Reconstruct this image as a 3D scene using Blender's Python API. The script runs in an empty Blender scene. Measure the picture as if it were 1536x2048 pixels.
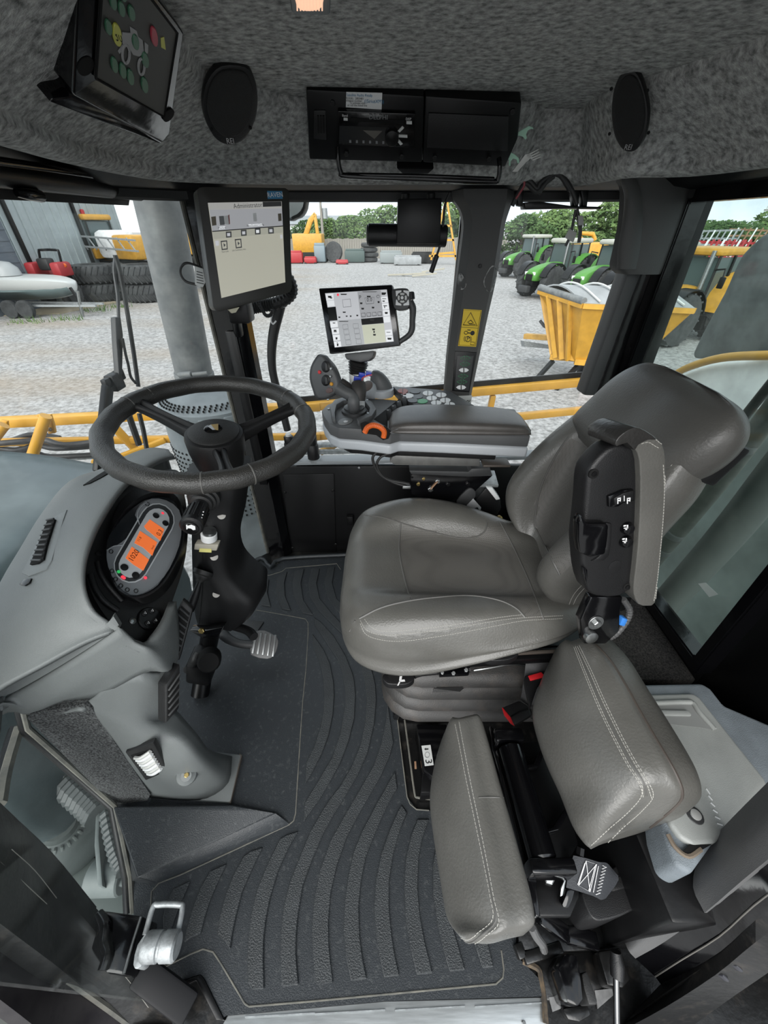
import bpy, bmesh, math, random
from mathutils import Vector, Matrix
from mathutils.bvhtree import BVHTree
from mathutils.geometry import tessellate_polygon
random.seed(7)
SC = bpy.context.scene
COL = SC.collection
# ------------------------------------------------------------------ camera
F = 770.0; ZC = 1.35; PITCH = math.atan((1024 - 450) / F)
cam = bpy.data.cameras.new('camera'); camo = bpy.data.objects.new('camera', cam); COL.objects.link(camo)
camo.location = (0, 0, ZC); camo.rotation_euler = (math.pi / 2 - PITCH, 0, 0)
cam.sensor_fit = 'HORIZONTAL'; cam.sensor_width = 36; cam.lens = F / 1536 * 36; cam.clip_start = .01; cam.clip_end = 600
SC.camera = camo
# ------------------------------------------------------------------ view
vs = SC.view_settings
vs.view_transform = 'Standard'; vs.look = 'None'; vs.exposure = 1.9; vs.gamma = 1.0; vs.use_curve_mapping = False
# ------------------------------------------------------------------ overcast sky
w = bpy.data.worlds.new('overcast_sky'); SC.world = w; w.use_nodes = True
nt = w.node_tree; nt.nodes.clear()
tc = nt.nodes.new('ShaderNodeTexCoord'); mp = nt.nodes.new('ShaderNodeMapping'); mp.inputs['Scale'].default_value = (1.2, 1.2, 4)
nz = nt.nodes.new('ShaderNodeTexNoise'); nz.inputs['Scale'].default_value = 2.3; nz.inputs['Detail'].default_value = 6
cr = nt.nodes.new('ShaderNodeValToRGB')
cr.color_ramp.elements[0].position = .34; cr.color_ramp.elements[0].color = (.30, .355, .42, 1)
cr.color_ramp.elements[1].position = .62; cr.color_ramp.elements[1].color = (.46, .475, .48, 1)
bg = nt.nodes.new('ShaderNodeBackground'); bg.inputs['Strength'].default_value = 1.0
wo = nt.nodes.new('ShaderNodeOutputWorld')
for a, b in ((tc.outputs['Generated'], mp.inputs['Vector']), (mp.outputs[0], nz.inputs['Vector']), (nz.outputs['Fac'], cr.inputs['Fac']),
             (cr.outputs[0], bg.inputs['Color']), (bg.outputs[0], wo.inputs['Surface'])):
    nt.links.new(a, b)
# hazy sun behind thin cloud: very soft, from the door side
sun = bpy.data.lights.new('hazy_sun', 'SUN'); sun.energy = 1.5; sun.angle = math.radians(60); sun.color = (1, .98, .95)
suno = bpy.data.objects.new('hazy_sun', sun); COL.objects.link(suno); suno.rotation_euler = (math.radians(54), 0, math.radians(-16)); suno.location = (-2, -3, 6)

# ------------------------------------------------------------------ projection helpers (photo pixel + one known coordinate -> point)
_c, _s = math.cos(PITCH), math.sin(PITCH)
EYE = Vector((0, 0, ZC))
def ray(x, y):
    a = (x - 768) / F; v = (1024 - y) / F
    return Vector((a, v * _s + _c, v * _c - _s))
def G(x, y, z): d = ray(x, y); return EYE + d * ((z - ZC) / d.z)
def W(x, y, Y): d = ray(x, y); return EYE + d * (Y / d.y)
def V(x, y, X): d = ray(x, y); return EYE + d * (X / d.x)
class Pl:
    """plane through three points; p(x, y) is where the view through a pixel meets it"""
    def __init__(s, a, b, c):
        s.o = Vector(a); s.n = (Vector(b) - s.o).cross(Vector(c) - s.o).normalized()
        if s.n.dot(EYE - s.o) < 0: s.n = -s.n
    def p(s, x, y, off=0.0):
        d = ray(x, y); o = s.o + s.n * off
        return EYE + d * ((o - EYE).dot(s.n) / d.dot(s.n))
    def ps(s, L, off=0.0): return [s.p(x, y, off) for x, y in L]
def crop(x0, y0, k): return lambda L: [(x0 + a * k, y0 + b * k) for a, b in L]
def spline(P, n, closed=False):
    """Catmull-Rom through P, n points per span"""
    P = [Vector(p) for p in P]; m = len(P); out = []
    if m < 3 or n < 2: return P
    for i in range(m if closed else m - 1):
        p1, p2 = P[i], P[(i + 1) % m]
        p0 = P[i - 1] if (closed or i > 0) else p1 * 2 - p2
        p3 = P[(i + 2) % m] if (closed or i + 2 < m) else p2 * 2 - p1
        for k in range(n):
            t = k / n
            out.append(.5 * ((2 * p1) + (p2 - p0) * t + (2 * p0 - 5 * p1 + 4 * p2 - p3) * t * t + (3 * p1 - p0 - 3 * p2 + p3) * t ** 3))
    if not closed: out.append(P[-1])
    return out
def sp2(L, n, closed=False): return [(v.x, v.y) for v in spline([Vector((a, b, 0)) for a, b in L], n, closed)]

# ------------------------------------------------------------------ materials
MATS = {}
def mat(name, col, rough=.5, metal=0.0, var=0.0, vs=20.0, bump=0.0, bs=200.0, spec=.5, emit=0.0, col2=None, coat=0.0, aniso=(1, 1, 1), detail=4, lo=.35, hi=.65):
    if name in MATS: return MATS[name]
    m = bpy.data.materials.new(name); m.use_nodes = True; n = m.node_tree; b = n.nodes['Principled BSDF']
    b.inputs['Base Color'].default_value = (*col, 1); b.inputs['Roughness'].default_value = rough; b.inputs['Metallic'].default_value = metal
    b.inputs['Specular IOR Level'].default_value = spec; b.inputs['Coat Weight'].default_value = coat; b.inputs['Coat Roughness'].default_value = .08
    if emit: b.inputs['Emission Color'].default_value = (*col, 1); b.inputs['Emission Strength'].default_value = emit; b.inputs['Base Color'].default_value = (*[c * .3 for c in col], 1)
    if var or bump or col2:
        t = n.nodes.new('ShaderNodeTexCoord'); mpp = n.nodes.new('ShaderNodeMapping'); mpp.inputs['Scale'].default_value = aniso
        n.links.new(t.outputs['Object'], mpp.inputs['Vector'])
    if var or col2:
        z = n.nodes.new('ShaderNodeTexNoise'); z.inputs['Scale'].default_value = vs; z.inputs['Detail'].default_value = detail; z.inputs['Roughness'].default_value = .6
        n.links.new(mpp.outputs[0], z.inputs['Vector'])
        r = n.nodes.new('ShaderNodeValToRGB'); r.color_ramp.elements[0].position = lo; r.color_ramp.elements[1].position = hi
        c2 = col2 or tuple(min(1, c * (1 + var)) for c in col); c1 = col if col2 else tuple(c * (1 - var) for c in col)
        r.color_ramp.elements[0].color = (*c1, 1); r.color_ramp.elements[1].color = (*c2, 1)
        n.links.new(z.outputs['Fac'], r.inputs['Fac']); n.links.new(r.outputs[0], b.inputs['Base Color'])
    if bump:
        z2 = n.nodes.new('ShaderNodeTexNoise'); z2.inputs['Scale'].default_value = bs; z2.inputs['Detail'].default_value = 3
        n.links.new(mpp.outputs[0], z2.inputs['Vector'])
        bp = n.nodes.new('ShaderNodeBump'); bp.inputs['Strength'].default_value = bump; bp.inputs['Distance'].default_value = .002
        n.links.new(z2.outputs['Fac'], bp.inputs['Height']); n.links.new(bp.outputs[0], b.inputs['Normal'])
    MATS[name] = m; return m
felt = mat('felt', (.075, .077, .076), .95, var=0, vs=95, col2=(.50, .505, .49), bump=1, bs=380, spec=.1, detail=9, lo=.27, hi=.75, aniso=(.8, 1, .9))
carpet = mat('carpet', (.02, .02, .021), .95, vs=260, col2=(.13, .135, .135), bump=1, bs=500, spec=.1, detail=5, lo=.38, hi=.72)
carpetd = mat('dark_carpet', (.012, .012, .012), .95, vs=220, col2=(.045, .043, .04), bump=1, bs=500, spec=.1)
gloss = mat('black_paint', (.0025, .0025, .003), .14, spec=.5, bump=.12, bs=60)
satin = mat('black_satin_paint', (.0032, .0032, .0035), .36, spec=.3, bump=.1, bs=90)
worn = mat('worn_black_paint', (.006, .006, .006), .3, vs=28, col2=(.03, .026, .022), bump=.4, bs=60, lo=.55, hi=.8)
blackp = mat('black_plastic', (.0065, .0065, .007), .44, bump=.25, bs=600, spec=.38)
blackm = mat('matte_black', (.006, .006, .006), .8, spec=.2)
darkp = mat('charcoal_plastic', (.03, .031, .032), .5, bump=.3, bs=700, var=.1, vs=6)
midp = mat('console_grey_plastic', (.072, .074, .076), .48, bump=.25, bs=700, var=.06, vs=6)
dashg = mat('dash_grey_plastic', (.118, .127, .126), .46, bump=.35, bs=800, var=.09, vs=4)
trimg = mat('pillar_trim_plastic', (.042, .042, .041), .6, bump=.3, bs=700, var=.06, vs=5)
silver = mat('silver_plastic', (.36, .38, .40), .42, bump=.1, bs=400)
greyp = mat('pale_grey_plastic', (.24, .25, .24), .5, bump=.2, bs=600, var=.1, vs=9)
bluegrey = mat('bluegrey_plastic', (.13, .15, .165), .62, bump=.5, bs=500, var=.1, vs=30)
leather = mat('grey_leather', (.082, .080, .073), .34, var=.1, vs=7, bump=.32, bs=230, spec=.5)
leatherd = mat('dark_grey_leather', (.07, .068, .063), .42, var=.1, vs=7, bump=.3, bs=230)
armpad = mat('armrest_vinyl', (.055, .05, .046), .4, var=.18, vs=14, bump=.15, bs=250)
stitch = mat('pale_thread', (.36, .35, .32), .7)
seamm = mat('seam_leather', (.075, .073, .068), .5)
rubmat = mat('rubber_mat', (.019, .022, .025), .42, vs=90, col2=(.062, .066, .067), bump=.35, bs=420, spec=.42, lo=.56, hi=.82, detail=8)
rubrib = mat('rubber_rib', (.024, .027, .029), .46, var=.12, vs=16, bump=1, bs=330, spec=.4)
rubedge = mat('dusty_rubber_edge', (.13, .125, .105), .85, vs=25, col2=(.05, .052, .05), lo=.35, hi=.75)
rubber = mat('bellows_rubber', (.024, .023, .022), .5, vs=18, col2=(.05, .042, .036), bump=.3, bs=300, lo=.5, hi=.8)
rubberb = mat('black_rubber', (.012, .012, .012), .55, bump=.2, bs=300)
rimrub = mat('wheel_rim_rubber', (.026, .025, .023), .36, bump=.6, bs=420, spec=.5)
steel = mat('bare_steel', (.33, .34, .34), .36, metal=1, var=.2, vs=40)
galv = mat('galvanised_steel', (.27, .285, .29), .5, metal=.45, var=.3, vs=40, bump=.4, bs=120)
alu = mat('aluminium_tread', (.5, .52, .52), .38, metal=.85, var=.15, vs=12, aniso=(1, 14, 1))
chrome = mat('chrome', (.75, .76, .78), .1, metal=1)
brass = mat('yellow_zinc', (.4, .3, .12), .35, metal=1)
white = mat('white_plastic', (.62, .63, .63), .5)
offwhite = mat('offwhite_label', (.5, .51, .5), .6)
yellowst = mat('yellow_sticker', (.62, .43, .02), .5)
ylabel = mat('pale_yellow_label', (.6, .56, .2), .5)
printb = mat('black_print', (.005, .005, .005), .6)
printw = mat('white_print', (.6, .6, .6), .6)
printg = mat('grey_print', (.16, .165, .17), .6)
printgr = mat('green_print', (.05, .26, .11), .5)
printbl = mat('blue_print', (.03, .16, .3), .5)
orange = mat('orange_plastic', (.62, .115, .015), .45)
red = mat('red_plastic', (.5, .015, .02), .4)
redd = mat('brown_red_plastic', (.2, .035, .02), .5)
amber = mat('amber_plastic', (.55, .25, .015), .4)
bluep = mat('blue_plastic', (.02, .05, .42), .4)
mint = mat('mint_plastic', (.33, .55, .42), .4)
clearw = mat('clear_white_plastic', (.5, .5, .48), .25)
# lit displays
scr_cream = mat('lit_cream_screen', (.60, .59, .49), .4, emit=.145)
scr_grey = mat('lit_grey_screen', (.40, .41, .43), .4, emit=.28)
scr_tab = mat('lit_tab_screen', (.40, .41, .43), .4, emit=.17)
scr_mid = mat('lit_mid_screen', (.40, .40, .38), .4, emit=.19)
scr_white = mat('lit_white_screen', (.62, .64, .66), .4, emit=.27)
scr_green = mat('lit_greenish_screen', (.52, .54, .42), .4, emit=.2)
scr_dark = mat('dark_screen', (.012, .013, .014), .15)
scr_orange = mat('lit_orange_lcd', (1, .21, .05), .4, emit=.17)
led_red = mat('lit_red_led', (1, .06, .1), .4, emit=.22)
led_green = mat('lit_green_led', (.05, .8, .2), .4, emit=.12)
dome = mat('lit_dome_lens', (1, .58, .38), .4, emit=.24)
# outdoors
yel = mat('yellow_paint', (.46, .24, .025), .45, var=.12, vs=5)
yeld = mat('dusty_yellow_paint', (.38, .22, .05), .6, var=.2, vs=4)
redp = mat('red_paint', (.32, .02, .025), .5)
greenp = mat('green_paint', (.06, .2, .03), .45)
tyre = mat('tyre_rubber', (.035, .037, .038), .85, var=.3, vs=6)
tyred = mat('tyre_void', (.014, .015, .015), .9)
steelgrey = mat('dusty_grey_pipe', (.085, .092, .096), .6, vs=9, col2=(.2, .205, .2), bump=.3, bs=50, lo=.3, hi=.75)
canm = mat('grey_canister', (.15, .17, .18), .55, var=.15, vs=8)
hood = mat('dark_green_grey_hood', (.045, .062, .066), .3, vs=4, col2=(.10, .125, .13), lo=.4, hi=.8)
whitep = mat('dirty_white_tank', (.55, .56, .56), .6, vs=5, col2=(.7, .71, .71), lo=.3, hi=.6)
claddm = mat('metal_cladding', (.30, .34, .345), .5, var=.06, vs=3)
claddk = mat('shutter_door', (.085, .1, .12), .6, var=.1, vs=3, aniso=(1, 1, 12))
tarp = mat('grey_tarp', (.24, .25, .255), .7, var=.15, vs=2)
wood = mat('weathered_timber', (.22, .205, .18), .85, var=.25, vs=2, aniso=(9, 9, .4))
leafm = mat('tree_leaves', (.045, .085, .028), .8, vs=.9, col2=(.12, .18, .06), spec=.2)
leafd = mat('dark_tree_leaves', (.025, .055, .02), .8, vs=.9, col2=(.07, .12, .04), spec=.2)
bark = mat('bark', (.1, .08, .06), .9)
rust = mat('rusty_steel', (.17, .09, .05), .8, vs=8, col2=(.28, .17, .1))
cabglass = mat('tractor_cab_glass', (.06, .085, .085), .12)
scuff = mat('scuffed_plastic', (.3, .3, .29), .8, vs=40, col2=(.062, .062, .06), lo=.42, hi=.55)
hose = mat('hose_rubber', (.02, .02, .022), .5, var=.2, vs=30)

def glass_mat(name, tint, dust, dustcol=(.5, .52, .5), refl=1.0, scale=3.0):
    m = bpy.data.materials.new(name); m.use_nodes = True; n = m.node_tree; n.nodes.clear()
    o = n.nodes.new('ShaderNodeOutputMaterial'); tr = n.nodes.new('ShaderNodeBsdfTransparent'); tr.inputs[0].default_value = (*tint, 1)
    gl = n.nodes.new('ShaderNodeBsdfGlossy'); gl.inputs['Roughness'].default_value = .03
    lw = n.nodes.new('ShaderNodeLayerWeight'); lw.inputs['Blend'].default_value = .5
    pw = n.nodes.new('ShaderNodeMath'); pw.operation = 'POWER'; pw.inputs[1].default_value = 5.0; n.links.new(lw.outputs['Facing'], pw.inputs[0])
    fr = n.nodes.new('ShaderNodeMath'); fr.operation = 'MULTIPLY_ADD'; fr.inputs[1].default_value = .5; fr.inputs[2].default_value = .02; n.links.new(pw.outputs[0], fr.inputs[0])
    mx = n.nodes.new('ShaderNodeMixShader'); df = n.nodes.new('ShaderNodeBsdfDiffuse'); df.inputs[0].default_value = (*dustcol, 1)
    mx2 = n.nodes.new('ShaderNodeMixShader')
    t = n.nodes.new('ShaderNodeTexCoord'); z = n.nodes.new('ShaderNodeTexNoise'); z.inputs['Scale'].default_value = scale; z.inputs['Detail'].default_value = 9; z.inputs['Roughness'].default_value = .7
    r = n.nodes.new('ShaderNodeMapRange'); r.inputs['From Min'].default_value = .4; r.inputs['From Max'].default_value = .75; r.inputs['To Min'].default_value = dust * .35; r.inputs['To Max'].default_value = dust * 2
    n.links.new(t.outputs['Object'], z.inputs['Vector']); n.links.new(z.outputs['Fac'], r.inputs['Value'])
    n.links.new(fr.outputs[0], mx.inputs[0]); n.links.new(tr.outputs[0], mx.inputs[1]); n.links.new(gl.outputs[0], mx.inputs[2])
    n.links.new(r.outputs[0], mx2.inputs[0]); n.links.new(mx.outputs[0], mx2.inputs[1]); n.links.new(df.outputs[0], mx2.inputs[2])
    n.links.new(mx2.outputs[0], o.inputs['Surface']); return m
glass = glass_mat('window_glass', (.97, .985, .98), .025)
glassd = glass_mat('dusty_tinted_glass', (.80, .86, .84), .07, (.42, .47, .43), scale=5)

# ------------------------------------------------------------------ object helpers
ORG = {}; GEO = {}
def tag(o, label=None, cat=None, group=None, kind=None):
    if label: o['label'] = label
    if cat: o['category'] = cat
    if group: o['group'] = group
    if kind: o['kind'] = kind
    return o
def thing(name, loc, label=None, cat=None, group=None, rz=0.0, local=False, kind=None):
    """an Empty at the thing's base; parts are given in world coordinates, or in the thing's own frame when local"""
    o = bpy.data.objects.new(name, None); COL.objects.link(o); o.location = Vector(loc); o.rotation_euler = (0, 0, rz); o.empty_display_size = .05
    ORG[o] = Vector((0, 0, 0)) if local else Vector(loc)
    return tag(o, label, cat, group, kind)
def mk(name, VV, FF, m, par=None, ang=35, kind=None):
    VV = [Vector(v) for v in VV]
    lo = Vector([min(v[i] for v in VV) for i in range(3)]); hi = Vector([max(v[i] for v in VV) for i in range(3)]); c = (lo + hi) / 2
    me = bpy.data.meshes.new(name); me.from_pydata([v - c for v in VV], [], FF); me.validate()
    if ang is None: pass
    else:
        me.polygons.foreach_set('use_smooth', [True] * len(me.polygons))
        if ang < 180: me.set_sharp_from_angle(angle=math.radians(ang))
    me.materials.append(m)
    o = bpy.data.objects.new(name, me); COL.objects.link(o)
    if par is not None:
        o.parent = par; o.location = c - ORG[par]
    else: o.location = c
    ORG[o] = c; GEO[o] = (VV, FF)
    if kind: o['kind'] = kind
    return o
def bm_out(bm):
    bmesh.ops.recalc_face_normals(bm, faces=bm.faces)
    bm.verts.index_update()
    r = [v.co.copy() for v in bm.verts], [[v.index for v in f.verts] for f in bm.faces]
    bm.free(); return r
def rotm(rot):
    if rot is None: return Matrix.Identity(3)
    if isinstance(rot, Matrix): return rot.to_3x3()
    from mathutils import Euler
    return Euler(rot).to_matrix()
def frame(u, v=None):
    """3x3 matrix with columns u, v, u x v made orthonormal"""
    u = Vector(u).normalized(); v = Vector(v if v is not None else ((0, 0, 1) if abs(u.z) < .9 else (1, 0, 0)))
    v = (v - u * v.dot(u)).normalized(); n = u.cross(v)
    return Matrix((u, v, n)).transposed()
def gbox(c, s, bev=0.0, rot=None, seg=2):
    bm = bmesh.new(); bmesh.ops.create_cube(bm, size=1)
    for v in bm.verts: v.co = Vector((v.co.x * s[0], v.co.y * s[1], v.co.z * s[2]))
    if bev > 0: bmesh.ops.bevel(bm, geom=list(bm.edges), offset=min(bev, min(s) * .49), segments=seg, affect='EDGES', profile=.5)
    R = rotm(rot); c = Vector(c)
    for v in bm.verts: v.co = R @ v.co + c
    return bm_out(bm)
def box(name, c, s, m, par=None, bev=0.0, rot=None, seg=2, ang=35): return mk(name, *gbox(c, s, bev, rot, seg), m, par, ang)
def bar(name, a, b, wd, ht, m, par=None, bev=0.0, up=(0, 0, 1)):
    a, b = Vector(a), Vector(b); u = (b - a); L = u.length
    return box(name, (a + b) / 2, (L, ht, wd), m, par, bev, frame(u, up))
def gprism(P, vec, bev=0.0, seg=2, only_front=False):
    P = [Vector(p) for p in P]; vec = Vector(vec)
    bm = bmesh.new(); vs_ = [bm.verts.new(p) for p in P]; f = bm.faces.new(vs_)
    r = bmesh.ops.extrude_face_region(bm, geom=[f])
    for v in [g for g in r['geom'] if isinstance(g, bmesh.types.BMVert)]: v.co += vec
    bmesh.ops.recalc_face_normals(bm, faces=bm.faces)
    if bev > 0:
        if only_front:
            s0 = set(vs_); ed = [e for e in bm.edges if e.verts[0] in s0 and e.verts[1] in s0]
        else: ed = [e for e in bm.edges if e.calc_face_angle(0) > .35]
        bmesh.ops.bevel(bm, geom=ed, offset=bev, segments=seg, affect='EDGES', profile=.5, clamp_overlap=True)
    ng = [f for f in bm.faces if len(f.verts) > 4]
    bmesh.ops.triangulate(bm, faces=ng)
    return bm_out(bm)
def prism(name, P, vec, m, par=None, bev=0.0, seg=2, ang=35, of=False, kind=None): return mk(name, *gprism(P, vec, bev, seg, of), m, par, ang, kind)
def gtube(P, r, n=8, sub=5, closed=False, caps=True, flat=None):
    P = spline(P, sub, closed) if sub > 1 else [Vector(p) for p in P]
    m = len(P); rr = r if isinstance(r, (list, tuple)) else None
    def rad(i):
        if not rr: return r
        t = i / max(1, m - 1) * (len(rr) - 1); k = min(int(t), len(rr) - 2); return rr[k] + (rr[k + 1] - rr[k]) * (t - k)
    VV, FF = [], []; nrm = None
    for i in range(m):
        if closed: t = P[(i + 1) % m] - P[i - 1]
        else: t = P[min(i + 1, m - 1)] - P[max(i - 1, 0)]
        t = t.normalized() if t.length > 1e-9 else Vector((0, 0, 1))
        if nrm is None: nrm = t.orthogonal().normalized() if flat is None else Vector(flat)
        nrm = (nrm - t * nrm.dot(t))
        nrm = nrm.normalized() if nrm.length > 1e-6 else t.orthogonal().normalized()
        b = t.cross(nrm)
        for k in range(n):
            a = 2 * math.pi * k / n; VV.append(P[i] + (nrm * math.cos(a) + b * math.sin(a)) * rad(i))
    for i in range(m if closed else m - 1):
        j = (i + 1) % m
        for k in range(n): FF.append([i * n + k, i * n + (k + 1) % n, j * n + (k + 1) % n, j * n + k])
    if caps and not closed: FF.append(list(range(n))[::-1]); FF.append([(m - 1) * n + k for k in range(n)])
    return VV, FF
def tube(name, P, r, m, par=None, n=8, sub=5, closed=False, ang=50, kind=None): return mk(name, *gtube(P, r, n, sub, closed), m, par, ang, kind)
def corrugated(name, P, r, m, par=None, pitch=.006, n=10, sub=8):
    P = spline(P, sub); Q = []; rs = []; L = 0
    for i in range(len(P) - 1):
        d = (P[i + 1] - P[i]).length; k = max(1, int(d / (pitch / 2)))
        for j in range(k): Q.append(P[i].lerp(P[i + 1], j / k))
    rs = [r if i % 2 else r * .84 for i in range(len(Q))]
    return mk(name, *gtube(Q, rs, n, 1), m, par, 25)
def glathe(prof, o, ax, n=24, u=None):
    M = frame(Vector(ax).orthogonal() if u is None else u, Vector(ax)); uu = M.col[0]; a = Vector(ax).normalized(); vv = a.cross(uu); o = Vector(o)
    VV, FF = [], []
    for r, h in prof:
        for k in range(n):
            t = 2 * math.pi * k / n; VV.append(o + a * h + (uu * math.cos(t) + vv * math.sin(t)) * max(r, 1e-5))
    for i in range(len(prof) - 1):
        for k in range(n): FF.append([i * n + k, i * n + (k + 1) % n, (i + 1) * n + (k + 1) % n, (i + 1) * n + k])
    FF.append(list(range(n))[::-1]); FF.append([(len(prof) - 1) * n + k for k in range(n)])
    return VV, FF
def lathe(name, prof, o, ax, m, par=None, n=24, ang=40): return mk(name, *glathe(prof, o, ax, n), m, par, ang)
def cyl(name, a, b, r, m, par=None, n=20, bev=.0):
    a, b = Vector(a), Vector(b); L = (b - a).length; e = min(bev, r * .5, L * .4)
    pr = [(r - e, 0), (r, e), (r, L - e), (r - e, L)] if e > 0 else [(r, 0), (r, L)]
    return lathe(name, pr, a, b - a, m, par, n)
def gloft(S, su=4, sv=4, closed=True, caps=True):
    """skin over cross-sections S (each a list of points), splined both ways"""
    A = [spline(s, su, closed) for s in S]; n = len(A[0])
    cols = [spline([a[k] for a in A], sv) for k in range(n)]
    m = len(cols[0]); VV = [cols[k][i] for i in range(m) for k in range(n)]; FF = []
    for i in range(m - 1):
        for k in range(n if closed else n - 1):
            FF.append([i * n + k, i * n + (k + 1) % n, (i + 1) * n + (k + 1) % n, (i + 1) * n + k])
    if caps and closed:
        for i0 in (0, (m - 1) * n):
            c = sum((VV[i0 + k] for k in range(n)), Vector()) / n; VV.append(c); ci = len(VV) - 1
            for k in range(n): FF.append([i0 + k, i0 + (k + 1) % n, ci])
    bm = bmesh.new(); bv = [bm.verts.new(v) for v in VV]
    for f in FF:
        try: bm.faces.new([bv[i] for i in f])
        except ValueError: pass
    return bm_out(bm)
def loft(name, S, m, par=None, su=4, sv=4, closed=True, caps=True, ang=60): return mk(name, *gloft(S, su, sv, closed, caps), m, par, ang)
def sheet(name, S, th, m, par=None, su=4, sv=4, ang=60):
    """open skin over rows S, thickened by th along the local normals away from the viewer"""
    A = [spline(s, su) for s in S]; n = len(A[0]); cols = [spline([a[k] for a in A], sv) for k in range(n)]; mm = len(cols[0])
    VV = [cols[k][i] for i in range(mm) for k in range(n)]; FF = []
    for i in range(mm - 1):
        for k in range(n - 1): FF.append([i * n + k, i * n + k + 1, (i + 1) * n + k + 1, (i + 1) * n + k])
    N = [Vector() for _ in VV]
    for f in FF:
        q = (VV[f[2]] - VV[f[0]]).cross(VV[f[3]] - VV[f[1]])
        for i in f: N[i] += q
    cen = VV[len(VV) // 2]; sgn = 1 if N[len(VV) // 2].dot(EYE - cen) > 0 else -1
    B = [v - N[i].normalized() * th * sgn for i, v in enumerate(VV)]; K = len(VV); FF2 = [[i + K for i in f][::-1] for f in FF]
    rim = [k for k in range(n)] + [i * n + n - 1 for i in range(1, mm)] + [(mm - 1) * n + k for k in range(n - 2, -1, -1)] + [i * n for i in range(mm - 2, 0, -1)]
    FR = [[rim[i], rim[(i + 1) % len(rim)], rim[(i + 1) % len(rim)] + K, rim[i] + K] for i in range(len(rim))]
    bm = bmesh.new(); bv = [bm.verts.new(v) for v in VV + B]
    for f in FF + FF2 + FR:
        try: bm.faces.new([bv[i] for i in f])
        except ValueError: pass
    return mk(name, *bm_out(bm), m, par, ang)
def join(parts):
    VV, FF = [], []
    for v, f in parts:
        k = len(VV); VV += v; FF += [[i + k for i in q] for q in f]
    return VV, FF
def bvh(*objs):
    VV, FF = join([GEO[o] for o in objs]); return BVHTree.FromPolygons(VV, FF)
def cast(B, x, y, off=.0):
    d = ray(x, y).normalized(); h = B.ray_cast(EYE, d)
    if h[0] is None: return None
    n = h[1] if h[1].dot(d) < 0 else -h[1]
    return h[0] + n * off
def casts(B, L, off=0.0): return [p for p in (cast(B, x, y, off) for x, y in L) if p is not None]
def piping(name, B, L, r, m, par, sub=5, off=0.0, n=6):
    P = casts(B, sp2(L, sub), off)
    return tube(name, P, r, m, par, n, 1) if len(P) > 1 else None
def stitches(name, B, lines, par, m=None, step=.006, ln=.0044, r=.0006):
    """rows of thread stitches lying on a surface, joined as one mesh"""
    parts = []
    for L in lines:
        P = casts(B, sp2(L, 10), r * .6); acc = 0
        for a, b in zip(P, P[1:]):
            d = (b - a).length
            if d > .05 or d < 1e-7: continue
            t = -acc
            while t + step <= d:
                t += step
                q = a.lerp(b, t / d); e = q + (b - a).normalized() * ln
                parts.append(gtube([q, e], r, 4, 1))
            acc = d - t
    if parts: return mk(name, *join(parts), m or stitch, par, 60, kind='stuff')
def textmesh(s, o, u, v, size, align='CENTER', lift=.0004):
    c = bpy.data.curves.new('print_text', 'FONT'); c.body = s; c.size = size; c.align_x = align; c.align_y = 'CENTER'; c.resolution_u = 2
    t = bpy.data.objects.new('print_text', c); me = bpy.data.meshes.new_from_object(t)
    M = frame(u, v); n = M.col[2]; o = Vector(o)
    VV = [o + M.col[0] * q.co.x + M.col[1] * q.co.y + n * lift for q in me.vertices]; FF = [list(p.vertices) for p in me.polygons]
    bpy.data.objects.remove(t); bpy.data.curves.remove(c); bpy.data.meshes.remove(me); return VV, FF
def lettering(name, s, o, u, v, size, m, par=None, align='CENTER', lift=.0004): return mk(name, *textmesh(s, o, u, v, size, align, lift), m, par, None)
def copy_tree(o, par=None):
    c = o.copy(); COL.objects.link(c)
    if par is not None: c.parent = par
    ORG[c] = ORG[o]
    if o in GEO: GEO[c] = GEO[o]
    for ch in list(o.children):
        if ch is not c: copy_tree(ch, c)
    return c
def bolt(name, p, n, r, m, par, h=None): 
    n = Vector(n).normalized(); h = h or r * .7
    return mk(name, *glathe([(r, 0), (r, h), (r * .8, h + r * .12)], Vector(p) - n * .001, n, 6), m, par, 30)
def struct(o, kind='structure', label=None): 
    o['kind'] = kind
    if label: o['label'] = label
    return o
# ================================================================== THE SETTING
GZ = -1.75
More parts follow.
